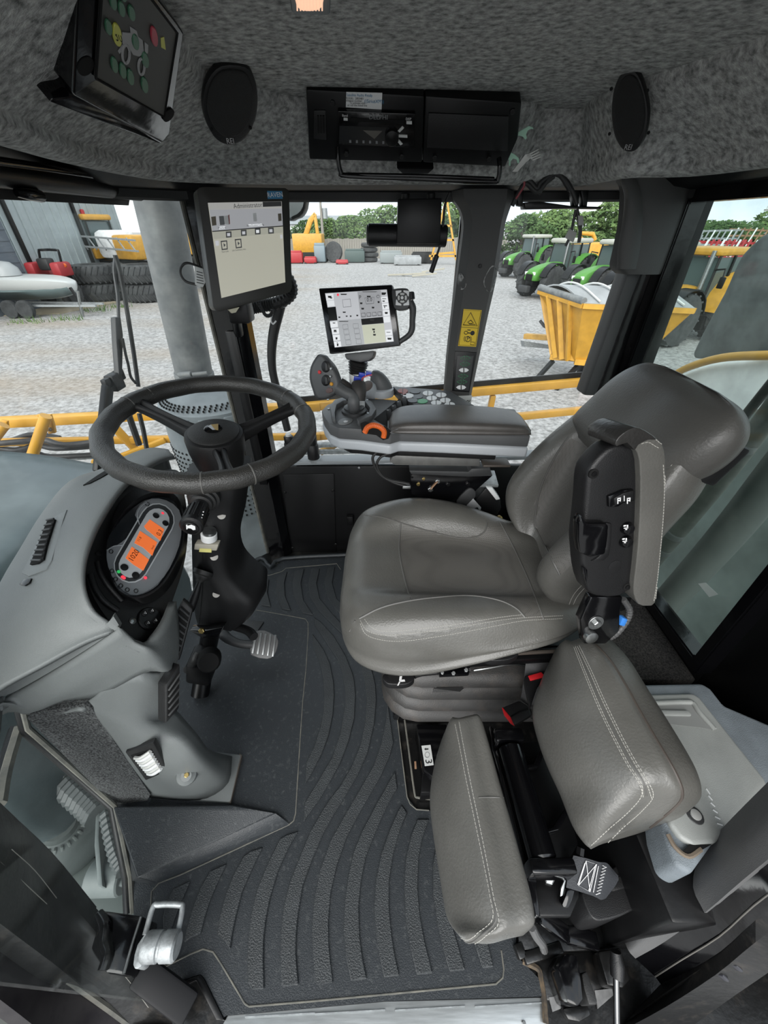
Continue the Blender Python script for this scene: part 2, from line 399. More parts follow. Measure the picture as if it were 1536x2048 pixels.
# gravel yard
def gravel_mat():
    m = bpy.data.materials.new('gravel'); m.use_nodes = True; n = m.node_tree; b = n.nodes['Principled BSDF']; b.inputs['Roughness'].default_value = .95; b.inputs['Specular IOR Level'].default_value = .1
    t = n.nodes.new('ShaderNodeTexCoord')
    z = n.nodes.new('ShaderNodeTexNoise'); z.inputs['Scale'].default_value = 9; z.inputs['Detail'].default_value = 9; z.inputs['Roughness'].default_value = .75
    r = n.nodes.new('ShaderNodeValToRGB'); r.color_ramp.elements[0].position = .36; r.color_ramp.elements[0].color = (.15, .147, .143, 1); r.color_ramp.elements[1].position = .62; r.color_ramp.elements[1].color = (.40, .396, .39, 1)
    z2 = n.nodes.new('ShaderNodeTexNoise'); z2.inputs['Scale'].default_value = .22; z2.inputs['Detail'].default_value = 5
    mp2 = n.nodes.new('ShaderNodeMapping'); mp2.inputs['Scale'].default_value = (.5, 1.6, 1)
    r2 = n.nodes.new('ShaderNodeValToRGB'); r2.color_ramp.elements[0].position = .42; r2.color_ramp.elements[0].color = (0, 0, 0, 1); r2.color_ramp.elements[1].position = .78; r2.color_ramp.elements[1].color = (1, 1, 1, 1)
    # bare earth is mixed in towards the front-left of the yard
    sx = n.nodes.new('ShaderNodeSeparateXYZ'); mr = n.nodes.new('ShaderNodeMapRange'); mr.inputs['From Min'].default_value = -2.5; mr.inputs['From Max'].default_value = -7; 
    mul = n.nodes.new('ShaderNodeMath'); mul.operation = 'MULTIPLY'; mul2 = n.nodes.new('ShaderNodeMath'); mul2.operation = 'MULTIPLY'; mul2.inputs[1].default_value = .75
    mx = n.nodes.new('ShaderNodeMix'); mx.data_type = 'RGBA'; mx.inputs['B'].default_value = (.24, .185, .125, 1)
    L = n.links.new
    L(t.outputs['Object'], z.inputs['Vector']); L(t.outputs['Object'], mp2.inputs['Vector']); L(mp2.outputs[0], z2.inputs['Vector']); L(t.outputs['Object'], sx.inputs[0])
    L(z.outputs['Fac'], r.inputs['Fac']); L(z2.outputs['Fac'], r2.inputs['Fac']); L(sx.outputs['X'], mr.inputs['Value']); L(r2.outputs[0], mul.inputs[0]); L(mr.outputs[0], mul.inputs[1]); L(mul.outputs[0], mul2.inputs[0])
    L(r.outputs[0], mx.inputs['A']); L(mul2.outputs[0], mx.inputs['Factor']); L(mx.outputs['Result'], b.inputs['Base Color'])
    bp = n.nodes.new('ShaderNodeBump'); bp.inputs['Strength'].default_value = .7; bp.inputs['Distance'].default_value = .03; L(z.outputs['Fac'], bp.inputs['Height']); L(bp.outputs[0], b.inputs['Normal'])
    return m
struct(mk('ground', [(-150, -150, GZ), (150, -150, GZ), (150, 250, GZ), (-150, 250, GZ), (-150, -150, GZ - .3), (150, -150, GZ - .3), (150, 250, GZ - .3), (-150, 250, GZ - .3)],
       [[0, 1, 2, 3], [7, 6, 5, 4], [0, 4, 5, 1], [1, 5, 6, 2], [2, 6, 7, 3], [3, 7, 4, 0]], gravel_mat(), None, None))
# cab floor pan
FLO = [(-.44, .0), (.92, .0), (.92, 1.5), (-.56, 1.5), (-.80, 1.28), (-.9, .95), (-.84, .6), (-.70, .36), (-.58, .12)]
struct(prism('floor', [Vector((x, y, -.004)) for x, y in FLO], (0, 0, -.06), worn))
# right side wall below the window
wr = thing('wall_right', (.2, 1.49, 0), kind='structure')
box('panel', (.2, 1.49, .25), (1.5, .03, .5), satin, wr, .004)
cA = crop(550, 850, .3581)
wl = Pl((0, 1.474, 0), (1, 1.474, 0), (0, 1.474, 1))
pp = wl.ps(cA([(45, 275), (330, 270), (342, 715), (85, 735)])); prism('access_cover', pp, wl.n * .004, satin, wr, .002)
for q in cA([(55, 375), (322, 365), (98, 685), (338, 665)]): bolt('cover_clip', wl.p(*q, .004), wl.n, .007, satin, wr)
q = cA([(470, 238)])[0]; bolt('panel_bolt', wl.p(*q), wl.n, .006, steel, wr)
box('latch_bracket', wl.p(*cA([(420, 530)])[0], .012), (.03, .02, .05), satin, wr, .003)
bar('window_ledge', W(590, 921, 1.5), W(1250, 905, 1.5), .06, .018, mat('dusty_ledge', (.2, .215, .225), .4), wr, .004)
# rear wall below the rear window, with a carpeted shelf
rw = thing('wall_rear', (.9, .9, 0), kind='structure')
box('panel', (.915, .75, .16), (.03, 1.5, .36), satin, rw, .003)
struct(box('shelf', (.74, 1.03, .285), (.32, .86, .03), carpetd, None, .006))
# headliner: ceiling, rolled faces and lip
TOPS = [(-.20, -.06), (-.22, .12), (-.25, .5), (-.30, .85), (-.32, 1.00), (-.26, 1.12), (-.161, 1.215), (.0, 1.235), (.15, 1.24), (.30, 1.25), (.335, 1.275), (.37, 1.315), (.43, 1.32), (.485, 1.30), (.475, 1.22), (.48, 1.137), (.52, 1.0), (.56, .88), (.60, .5), (.62, .12), (.62, -.06)]
LIPS = [(-.42, -.06), (-.42, .12), (-.42, .45), (-.52, .86), (-.53, 1.15), (-.46, 1.265), (-.22, 1.325), (.0, 1.32), (.15, 1.315), (.31, 1.32), (.345, 1.345), (.38, 1.375), (.45, 1.385), (.525, 1.37), (.535, 1.25), (.545, 1.135), (.66, 1.11), (.70, .9), (.72, .45), (.73, .12), (.73, -.06)]
rows = []
for (a, b), (c, d) in zip(TOPS, LIPS):
    A = Vector((a, b, 1.59)); L = Vector((c, d, 1.462)); C = Vector((.14, .55, 1.605))
    inn = A.lerp(C, .35); inn.z = 1.597; e = A.lerp(L, .06); e.z -= .012
    out = (L - Vector((.14, .6, L.z))).normalized()
    m1 = A.lerp(L, .5) + Vector((0, 0, -.002)) + out * .004
    rows.append([C.lerp(A, .02), inn, A + Vector((0, 0, .0)), e, m1, L + Vector((0, 0, .014)) - out * .004, L, L + out * .03 + Vector((0, 0, -.006)), L + out * .10 + Vector((0, 0, .01))])
struct(sheet('ceiling', rows, -.02, felt, None, su=3, sv=3))
CEIL = [o for o in GEO if o.name == 'ceiling'][0]; CB = bvh(CEIL)
struct(box('roof', (.02, .76, 1.68), (1.95, 1.72, .05), satin, None, .02))
# black header ring above the windows
hr = thing('trim_1', (0, 1.45, 1.45), kind='structure')
hd = [(-.50, .02, 1.45), (-.66, .3, 1.45), (-.80, .6, 1.45), (-.84, .9, 1.45), (-.78, 1.2, 1.45), (-.60, 1.42, 1.45), (-.4, 1.485, 1.45), (0, 1.49, 1.45), (.4, 1.49, 1.45), (.72, 1.47, 1.45), (.84, 1.38, 1.45), (.87, 1.2, 1.45), (.88, .8, 1.45), (.88, .3, 1.45)]
P = spline(hd, 5)
def sweep(name, P, sect, m, par):
    VV, FF = [], []; n = len(sect)
    for i, p in enumerate(P):
        t = (P[min(i + 1, len(P) - 1)] - P[max(i - 1, 0)]); t.z = 0; t.normalize(); o = Vector((t.y, -t.x, 0))
        for a, b in sect: VV.append(p + o * a + Vector((0, 0, b)))
    for i in range(len(P) - 1):
        for k in range(n): FF.append([i * n + k, i * n + (k + 1) % n, (i + 1) * n + (k + 1) % n, (i + 1) * n + k])
    FF += [list(range(n))[::-1], [(len(P) - 1) * n + k for k in range(n)]]
    return mk(name, VV, FF, m, par, 40)
sweep('header_beam', P, [(-.03, -.028), (.06, -.016), (.12, .02), (.12, .16), (-.03, .16)], satin, hr)
sweep('header_seal', P, [(-.005, -.04), (.004, -.045), (.012, -.04), (.012, -.015), (-.005, -.015)], rubberb, hr)
# windows (panes in the front, right and rear openings)
gp = [(-.50, .03), (-.64, .22), (-.80, .5), (-.885, .85), (-.84, 1.15), (-.70, 1.38), (-.58, 1.49)]
gs = [Vector((x, y, 0)) for x, y in gp]
w1 = thing('window_1', (-.86, .8, 0), kind='structure')
sheet('pane', [[v + Vector((-.012, .004, z)) for v in gs] for z in (-.05, .6, 1.42)], -.005, glass, w1, su=5, sv=4)
w2 = thing('window_2', (-.1, 1.52, .52), kind='structure'); box('pane', (-.135, 1.525, .97), (.78, .005, .94), glass, w2)
w3 = thing('window_3', (.55, 1.52, .52), kind='structure'); box('pane', (.535, 1.525, .97), (.50, .005, .94), glass, w3)
# rear window in the plane X = .88
RX = .87
w4 = thing('window_4', (RX, .95, .36), kind='structure')
rc = [V(1290, 1222, RX), V(1405, 1325, RX), V(1525, 1150, RX)]
y0 = .575; zb = .385
fr = [(1.42, zb - .03), (y0, zb - .015), (y0 + .01, 1.46), (1.42, 1.46)]
fi = [(1.36, zb + .0), (y0 + .03, zb + .025), (y0 + .045, 1.40), (1.36, 1.40)]
def ringframe(name, O, I, X, dep, m, par):
    n = len(O); VV = [Vector((X + d, y, z)) for d in (0, dep) for (y, z) in O + I]; FF = []
    for k in range(n):
        j = (k + 1) % n
        FF += [[k, j, n + j, n + k], [2 * n + k, 3 * n + k, 3 * n + j, 2 * n + j], [k, 2 * n + k, 2 * n + j, j], [n + k, n + j, 3 * n + j, 3 * n + k]]
    bm = bmesh.new(); bv = [bm.verts.new(v) for v in VV]
    for f in FF: bm.faces.new([bv[i] for i in f])
    bmesh.ops.recalc_face_normals(bm, faces=bm.faces); bmesh.ops.bevel(bm, geom=[e for e in bm.edges if e.calc_face_angle(0) > .5], offset=.004, segments=2, affect='EDGES')
    return mk(name, *bm_out(bm), m, par, 35)
ringframe('frame', fr, fi, RX - .03, .05, gloss, w4)
prism('pane', [Vector((RX + .01, y, z)) for y, z in [(1.38, zb), (y0 + .02, zb + .015), (y0 + .03, 1.42), (1.38, 1.42)]], (.005, 0, 0), glassd, w4)
pr = Pl((RX, 0, 0), (RX, 1, 0), (RX, 0, 1)); cR = crop(980, 720, .362)
prism('etched_mark', pr.ps(cR([(1150, 1235), (1190, 1230), (1260, 1295), (1210, 1310)]), .001), (.0008, 0, 0), mat('etched_glass', (.35, .4, .38), .8), w4)
# rear corner panels on the near side (dark)
struct(mk('wall_left', *gprism([Vector((.90, .60, -.0)), Vector((.90, .12, -.0)), Vector((.90, .02, 1.46)), Vector((.90, .60, 1.46))], (.04, 0, 0), .004), satin))
# front right corner post
ap = thing('trim_2', (-.53, 1.47, 0), kind='structure')
PA = [W(519, 850, 1.475).x]
loft('post', [[Vector((-.595, 1.47, z)), Vector((-.575, 1.43, z)), Vector((-.505, 1.43, z)), Vector((-.475, 1.46, z)), Vector((-.47, 1.5, z)), Vector((-.53, 1.53, z))] for z in (-.02, .3, .7, 1.1, 1.46)], gloss, ap, su=1, sv=1, ang=30)
tube('seal', [Vector((-.598, 1.462, z)) for z in (0, .7, 1.44)], .007, rubedge, ap, 6, 2)
box('cover_strip', (-.525, 1.424, .75), (.035, .012, .62), satin, ap, .004)
# middle pillar with its moulded trim
bp_ = thing('trim_3', (.3, 1.45, .5), kind='structure')
rowsB = [(366, 903, 1030), (395, 905, 1028), (420, 921, 1019), (450, 927, 1010), (500, 922, 1002), (560, 914, 992), (640, 904, 974), (720, 895, 957), (812, 888, 938)]
S = []
for y, a, b in rowsB:
    l, r = W(a, y, 1.47), W(b, y, 1.47); c0 = W((a + b) / 2, y, 1.43)
    l2, r2 = l + Vector((.0, .045, 0)), r + Vector((0, .045, 0)); fl, frr = l.lerp(r, .16) + Vector((0, -.032, 0)), l.lerp(r, .84) + Vector((0, -.032, 0))
    S.append([l2, l, fl, frr, r, r2])
loft('trim_cover', S, trimg, bp_, su=1, sv=4, ang=28)
PB = bvh([o for o in GEO if o.name == 'trim_cover'][0])
box('post', (.29, 1.53, .97), (.10, .02, .98), gloss, bp_, .004)
p_ = cast(PB, 960, 532, .001); 
if p_: bolt('trim_screw', p_, (0, -1, 0), .006, blackp, bp_)
cS = crop(850, 350, .4466)
for L in ([(268, 455), (300, 405), (320, 430), (312, 500), (285, 525), (262, 490)], [(150, 450), (165, 440), (185, 490), (165, 515), (148, 490)]):
    P = casts(PB, sp2(cS(L), 3, True), .0012)
    if len(P) > 4: prism('scuff', P, (0, -.0006, 0), scuff, bp_)
# rear right pillar: moulded cover above a painted post
cp_ = thing('trim_4', (.72, 1.42, .5), kind='structure')
def col(rows, Y, dep, m, name, par, sv=4, inset=.15):
    S = []
    for y, a, b in rows:
        l, r = W(a, y, Y), W(b, y, Y); d = Vector((0, dep, 0)); e = (r - l) * inset
        S.append([l + d, l + Vector((0, dep * .35, 0)), l + e, r - e, r + Vector((0, dep * .35, 0)), r + d])
    return loft(name, S, m, par, su=2, sv=sv, ang=50)
col([(330, 1250, 1396), (352, 1251, 1394), (372, 1262, 1390), (400, 1262, 1383), (450, 1257, 1366), (500, 1246, 1347), (535, 1239, 1334), (549, 1249, 1326)], 1.36, .06, trimg, 'trim_cover', cp_)
P2 = W(1262, 473, 1.355); cyl('access_hole', P2, P2 + Vector((0, -.004, 0)), .012, blackm, cp_, 16)
# hand-hold swelling of the cover
S = []
for y, a, b in [(350, 1249, 1262), (366, 1250, 1274), (395, 1256, 1282), (440, 1252, 1284), (500, 1242, 1278), (538, 1240, 1270)]:
    l, r = W(a, y, 1.352), W(b, y, 1.352); S.append([l + Vector((0, .02, 0)), l + Vector((.0, -.004, 0)), r + Vector((0, -.004, 0)), r + Vector((0, .02, 0))])
loft('grip_ridge', S, trimg, cp_, su=2, sv=4)
for nm, rws, Y, mm in (('post', [(380, 1330, 1425), (540, 1262, 1363), (660, 1221, 1322), (790, 1176, 1276)], 1.42, gloss), ('post_edge', [(400, 1395, 1432), (540, 1345, 1379), (660, 1303, 1334), (790, 1258, 1285)], 1.375, satin), ('seal_strip', [(545, 1255, 1284), (660, 1215, 1240), (790, 1168, 1193)], 1.405, darkp)):
    col(rws, Y, .07, mm, nm, cp_, 2, .08)
# lower door-side frame: front post, rear post, sill
fp = thing('trim_5', (-.45, .05, -.03), kind='structure')
def strip(name, tracks, th, m, par, ang=35, su=1, sv=3, bev=None):
    """bar skinned through rows of points; every row lists the visible faces, the back closes along the view-independent normal"""
    return sheet(name, tracks, th, m, par, su=su, sv=sv, ang=ang)
cF = crop(0, 1300, .390625)
def pz(L, z): return [G(x, y, zz) for (x, y), zz in zip(L, z)]
def up0(L, z): P = pz(L, z); return [P[0] + (P[0] - P[1]) * 4.4, P[0] + (P[0] - P[1]) * 1.5] + P
def up1(L, z): P = pz(L, z); return P + [P[-1] + (P[-1] - P[-2]) * 1.5, P[-1] + (P[-1] - P[-2]) * 5.2]
zz = [.62, .45, .27, .13, .03, -.06]
t1 = cF([(-330, 470), (0, 780), (250, 1030), (500, 1330), (740, 1600), (1020, 1900)])
t2 = cF([(-330, 640), (0, 905), (200, 1110), (470, 1420), (700, 1680), (960, 1950)])
t3 = cF([(-330, 860), (0, 1090), (240, 1300), (480, 1530), (690, 1740), (900, 1990)])
t4 = cF([(-330, 1130), (0, 1400), (280, 1610), (440, 1740), (640, 1900), (820, 2090)])
sheet('post', [up0(t1, zz), up0(t2, [z + .02 for z in zz]), up0(t3, [z - .01 for z in zz]), up0(t4, [z - .05 for z in zz])], .03, worn, fp, su=3, sv=2, ang=40)
t5 = cF([(-330, 1160), (0, 1425), (280, 1640), (560, 1840), (760, 1990), (900, 2100)]); t6 = cF([(-330, 1560), (0, 1790), (280, 2010), (480, 2180), (600, 2280), (700, 2400)])
sheet('outer_skin', [up0(t5, [z - .12 for z in zz]), up0(t6, [z - .16 for z in zz])], .02, mat('plum_reflecting_paint', (.018, .016, .018), .25, vs=20, col2=(.03, .027, .028)), fp, su=3, sv=1)
# pale rubber lip between post and skin
tube('worn_lip', pz(t5, [z - .115 for z in zz]), .006, rubedge, fp, 6, 4)
for L, zs, r_ in (([(0, 1085), (110, 1180), (240, 1300)], (.44, .36, .26), .0008), ([(60, 1020), (180, 1130), (290, 1270)], (.44, .34, .24), .0007), ([(500, 1540), (640, 1670), (760, 1830)], (.11, .05, .0), .0008)): tube('paint_scratch', pz(cF(L), zs), r_, mat('bare_scratch', (.2, .19, .17), .6), fp, 5, 4)
tube('seal', pz(cF([(-330, 530), (-20, 800)]) + cF([(250, 1050), (480, 1330)]), [.62, .44, .26, .13]), .006, rubberb, fp, 6, 4)
# lower front-left quarter window frame
qf = thing('trim_6', (-.7, .3, 0), kind='structure')
qk = cF([(100, 290), (130, 410), (575, 800), (650, 1160), (660, 1350)]); qz = [.42, .36, .03, .0, -.02]
tube('glass_channel', pz(qk, qz), .012, satin, qf, 8, 1)
tube('weathered_seal', pz(cF([(112, 285), (142, 405), (590, 800), (668, 1160), (680, 1350)]), [z + .012 for z in qz]), .006, rubedge, qf, 6, 1)
tube('side_seal', pz(cF([(95, 400), (30, 620), (0, 790)]), [.36, .36, .36]), .012, rubedge, qf, 6, 3)
tube('side_channel', pz(cF([(75, 400), (5, 620), (-40, 790)]), [.36, .36, .36]), .012, satin, qf, 6, 3)
# sill
sl = thing('trim_7', (0, .01, -.01), kind='structure')
cD = crop(680, 1600, .27344)
sp_ = [G(455, 2030, .0), G(770, 2002, .0), G(1086, 1994, .0), G(1094, 2052, -.002), G(1094, 2200, -.01), G(430, 2200, -.01), G(430, 2075, .0)]
prism('tread_plate', sp_, (0, 0, -.012), alu, sl, .003)
for x in (560, 700, 860, 1020): tube('tread_groove', [G(x - 70, 2034 - (x - 560) * .045, .001), G(x + 70, 2026 - (x - 560) * .045, .001)], .0012, galv, sl, 4, 1)
bolt('tread_screw', G(1048, 2046, .0), (0, 0, 1), .004, steel, sl)
box('sill_beam', (.2, -.06, -.11), (1.5, .12, .16), worn, sl, .01)
# rear door post: grey trim over black frame
rp = thing('trim_8', (.52, .12, 0), kind='structure')
cE = crop(1000, 1300, .36512)
zt = [.10, .22, .36, .52, .66]
g1 = cE([(655, 1525), (820, 1370), (1050, 1150), (1280, 910), (1500, 690)]); g2 = cE([(700, 1640), (860, 1480), (1090, 1270), (1310, 1060), (1560, 830)]); g3 = cE([(742, 1690), (900, 1600), (1120, 1440), (1330, 1260), (1600, 1040)])
sheet('trim_panel', [up1(g1, [z - .02 for z in zt]), up1(g2, [z + .02 for z in zt]), up1(g3, zt)], .02, mat('post_trim_grey', (.085, .085, .085), .6, bump=.3, bs=700), rp, su=3, sv=3)
g4 = cE([(850, 1790), (990, 1700), (1200, 1570), (1390, 1400), (1620, 1230)])
g5 = cE([(880, 1830), (1010, 1770), (1210, 1650), (1400, 1480), (1640, 1330)])
g6 = cE([(640, 2100), (900, 1960), (1180, 1780), (1400, 1600), (1680, 1400)])
g7 = cE([(860, 2200), (1080, 2040), (1290, 1890), (1480, 1760), (1700, 1600)])
sheet('frame', [up1(g3, [z - .006 for z in zt]), up1(g4, [z - .03 for z in zt]), up1(g5, [z - .06 for z in zt])], .02, gloss, rp, su=3, sv=1, ang=25)
sheet('outer_frame', [up1(g5, [z - .062 for z in zt]), up1(g6, [z - .10 for z in zt]), up1(g7, [z - .16 for z in zt])], .02, worn, rp, su=3, sv=1, ang=25)
tube('worn_lip', pz(g4, [z - .026 for z in zt]), .0013, mat('scraped_edge', (.1, .095, .085), .6), rp, 5, 3)
for s in range(3):
    q = cE([(1220 + s * 75, 1790 - s * 55)])[0]; box('slot', G(q[0], q[1], .262 + s * .05), (.014, .006, .012), mat('lilac_grey_paint', (.03, .03, .036), .35), rp, .002, (0, .5, -.6))
# ================================================================== FLOOR MAT
A_ = crop(460, 1100, .26042); B_ = crop(560, 1350, .208333); C_ = crop(360, 1600, .234375); D_ = crop(680, 1600, .27344); E_ = crop(180, 1560, .28646)
MZ = .006
fm = thing('floor_mat', (-.1, .6, 0), 'black ribbed rubber floor mat covering the cab floor', 'floor mat')
out = [(455, 1168), (480, 1141), (521, 1120), (542, 1138), (566, 1121), (690, 1114), (800, 1114), (830, 1300), (787, 1373), (814, 1594), (833, 1619), (858, 1621), (1030, 1625)] + D_([(1290, 1100), (1310, 1160), (1450, 1300), (1492, 1436)]) + [(770, 2002), (452, 2031)] + E_([(930, 1660), (760, 1358), (630, 1405), (480, 1290), (305, 940), (305, 700), (160, 190)]) + [(200, 1560), (215, 1400), (300, 1260)]
prism('mat_base', [G(x, y, MZ) for x, y in out], (0, 0, -.008), rubmat, fm)
RIBS = [
    E_([(515, 960), (540, 850), (585, 760), (705, 705), (635, 870), (600, 960), (555, 1090), (520, 1085)]),
    C_([(40, 1220), (60, 1110), (120, 900), (180, 750), (260, 610), (402, 548), (320, 720), (250, 890), (210, 1030), (180, 1145), (100, 1175)]),
    C_([(322, 1155), (340, 1010), (390, 820), (460, 640), (545, 485), (610, 440), (708, 408), (620, 590), (530, 800), (480, 1000), (450, 1150), (432, 1280), (390, 1210)]),
    C_([(580, 1550), (580, 1300), (590, 1150), (610, 980), (660, 770), (740, 570), (855, 335), (920, 300), (1010, 272), (930, 410), (840, 610), (770, 850), (735, 1030), (717, 1200), (715, 1400), (722, 1612), (618, 1622)]),
]
def rib(l, r): return l + r[::-1]
# long S-curved ribs
RIBS.append(rib(C_([(878, 1595), (862, 1450), (858, 1350), (862, 1150), (885, 920), (940, 700), (1020, 500), (1110, 280)]) + B_([(400, 1320), (470, 1210), (580, 1070), (690, 880), (770, 680), (820, 450), (832, 250), (815, 80)]) + A_([(1000, 870), (960, 790), (900, 690), (790, 580), (680, 470), (615, 360), (603, 260), (630, 145)]),
                C_([(1015, 1578), (1002, 1450), (992, 1300), (995, 1150), (1010, 980), (1050, 740), (1120, 540), (1220, 300)]) + B_([(520, 1340), (620, 1180), (740, 980), (840, 760), (905, 480), (925, 250), (915, 100), (893, 0)]) + A_([(1075, 880), (1030, 780), (910, 630), (790, 500), (690, 380), (665, 260), (690, 145)])))
RIBS.append(rib(C_([(1170, 1575), (1150, 1450), (1140, 1350), (1130, 1100), (1150, 850), (1200, 600), (1290, 350)]) + B_([(640, 1330), (780, 1090), (900, 880), (975, 660), (1020, 440), (1030, 250), (1020, 90)]),
                C_([(1305, 1560), (1285, 1400), (1270, 1250), (1265, 1050), (1285, 800), (1340, 560), (1420, 330)]) + B_([(780, 1300), (880, 1130), (970, 970), (1050, 790), (1086, 660), (1060, 480), (1036, 300)])))
RIBS.append(rib(D_([(80, 1325), (45, 1150), (25, 950), (35, 750), (60, 560), (100, 380)]) + B_([(790, 1500), (860, 1370), (930, 1230), (980, 1150), (1060, 1000), (1105, 930)]),
                D_([(197, 1310), (165, 1150), (145, 1000), (138, 780), (155, 600), (190, 420)]) + B_([(910, 1536), (980, 1370), (1050, 1220), (1127, 1100)])))
RIBS += [rib(D_([(322, 1300), (290, 1150), (265, 1000), (248, 800), (260, 600), (300, 400), (360, 230), (420, 90), (450, 40)]), D_([(435, 1285), (400, 1130), (380, 1000), (360, 800), (360, 600), (390, 400), (440, 220), (492, 100)])),
         rib(D_([(560, 1280), (510, 1060), (480, 880), (468, 650), (480, 430), (520, 260), (565, 145)]), D_([(677, 1268), (620, 1040), (585, 850), (568, 650), (575, 430), (600, 290), (652, 145)])),
         rib(D_([(800, 1258), (750, 1080), (710, 900), (680, 700), (678, 480), (700, 330)]), D_([(915, 1243), (850, 1020), (800, 850), (775, 700), (775, 480), (800, 330)])),
         rib(D_([(1040, 1232), (980, 1050), (930, 850)]), D_([(1122, 1222), (1080, 1050), (1030, 850)])),
         rib(B_([(245, 1050), (250, 860), (330, 690), (390, 500), (418, 350), (425, 200), (415, 50)]) + A_([(690, 870), (640, 760), (634, 650)]), B_([(300, 960), (400, 770), (470, 580), (510, 380), (522, 200), (515, 70)]) + A_([(770, 880), (720, 770)])),
         rib(B_([(230, 1415), (235, 1240), (370, 1020), (500, 800), (580, 560), (625, 300), (625, 150)]) + A_([(864, 950), (830, 850), (750, 730), (690, 640), (650, 580), (646, 525)]), B_([(250, 1380), (380, 1200), (470, 1050), (580, 850), (660, 640), (715, 420), (725, 200), (715, 70)]) + A_([(944, 960), (890, 820), (800, 670), (700, 560)])),
         A_([(235, 240), (225, 330), (245, 430), (315, 440), (288, 330), (300, 232)]),
         A_([(365, 215), (355, 300), (370, 390), (400, 458), (470, 470), (425, 360), (418, 260), (440, 170)]),
         A_([(495, 165), (480, 260), (490, 350), (520, 420), (560, 490), (640, 505), (565, 390), (545, 260), (570, 150)]),
         A_([(750, 140), (725, 250), (750, 370), (810, 460), (890, 530), (890, 450), (820, 380), (785, 260), (805, 135)])]
for L in RIBS: prism('mat_rib', [G(x, y, MZ - .001) for x, y in L], (0, 0, .0068), rubrib, fm, .0018, 1, of=False)
# raised lips and step lines
LIPL = [A_([(200, 460), (480, 510), (580, 530), (600, 560), (600, 640), (585, 900), (560, 1150)]) + B_([(205, 450), (170, 1000), (150, 1330), (130, 1400)]) + C_([(930, 210), (500, 410), (0, 640)]) + E_([(480, 720), (430, 780), (425, 880)]),
        A_([(110, 245), (190, 180), (235, 185), (300, 195), (400, 165), (430, 140), (820, 105), (850, 150)]),
        E_([(490, 1270), (530, 1300), (700, 1215), (790, 1180), (860, 1200), (920, 1290), (1080, 1560), (1110, 1580), (1536, 1545)]) + D_([(1140, 1345), (1190, 1300), (1198, 1240), (1180, 1100)]),
        B_([(1090, 110), (1160, 700), (1220, 1170), (1250, 1240), (1310, 1290), (1430, 1300)])]
for L in LIPL: tube('mat_lip', [G(x, y, MZ + .0002) for x, y in L], .0017, rubedge, fm, 6, 1)
tube('mat_edge', [G(x, y, MZ + .012) for x, y in [(440, 1185), (470, 1148), (521, 1116), (542, 1134), (566, 1117), (700, 1109)]], .010, rubmat, fm, 8, 3)
# raised foot wedge at the front
P = dict(A=E_([(160, 185)])[0], B=E_([(990, 172)])[0], C=E_([(1300, 225)])[0], D=E_([(330, 682)])[0], H=E_([(1415, 312)])[0], I=E_([(480, 722)])[0], J=E_([(305, 705)])[0])
vA, vB, vC, vD = G(*P['A'], .065), G(*P['B'], .03), G(*P['C'], .018), G(*P['D'], .06)
vH, vI, vJ = G(*P['H'], .006), G(*P['I'], .006), G(*P['J'], .02)
fl = lambda v: Vector((v.x, v.y, 0))
bm = bmesh.new(); vv = [bm.verts.new(v) for v in (vA, vB, vC, vD, vH, vI, vJ, fl(vA), fl(vB), fl(vH), fl(vI), fl(vJ))]
for f in ([0, 1, 2, 3], [3, 2, 4, 5], [3, 5, 6], [1, 8, 9, 4, 2], [0, 7, 8, 1], [0, 3, 6, 11, 7], [4, 9, 10, 5], [5, 10, 11, 6], [7, 11, 10, 9, 8]): bm.faces.new([vv[i] for i in f])
bmesh.ops.recalc_face_normals(bm, faces=bm.faces)
bmesh.ops.bevel(bm, geom=[e for e in bm.edges if e.calc_face_angle(0) > .2], offset=.008, segments=3, affect='EDGES', clamp_overlap=True)
mk('foot_wedge', *bm_out(bm), rubmat, fm, 50)

# ================================================================== OPERATOR SEAT
st = thing('operator_seat', (.22, .85, 0), 'grey leather operator seat with folded-up near armrest and rubber bellows', 'seat')
def inpoly(x, y, L):
    r = False; j = len(L) - 1
    for i in range(len(L)):
        if (L[i][1] > y) != (L[j][1] > y) and x < (L[j][0] - L[i][0]) * (y - L[i][1]) / (L[j][1] - L[i][1]) + L[i][0]: r = not r
        j = i
    return r
def pix(p):
    q = p - EYE; dep = q.y * _c - q.z * _s; u = q.y * _s + q.z * _c
    return 768 + F * q.x / dep, 1024 - F * u / dep
def split(VV, FF, regions):
    """panels of a skin: faces are sorted into the seamed regions they lie in"""
    out = [[] for _ in range(len(regions) + 1)]
    for f in FF:
        c = sum((VV[i] for i in f), Vector()) / len(f); x, y = pix(c); k = len(regions)
        nn = (VV[f[1]] - VV[f[0]]).cross(VV[f[2]] - VV[f[0]])
        if nn.dot(EYE - c) > 0:
            for i, R in enumerate(regions):
                if inpoly(x, y, R): k = i; break
        out[k].append(f)
    res = []
    for fs in out:
        idx = {}; v2 = []; f2 = []
        for f in fs:
            for i in f:
                if i not in idx: idx[i] = len(v2); v2.append(VV[i])
            f2.append([idx[i] for i in f])
        res.append((v2, f2))
    return res
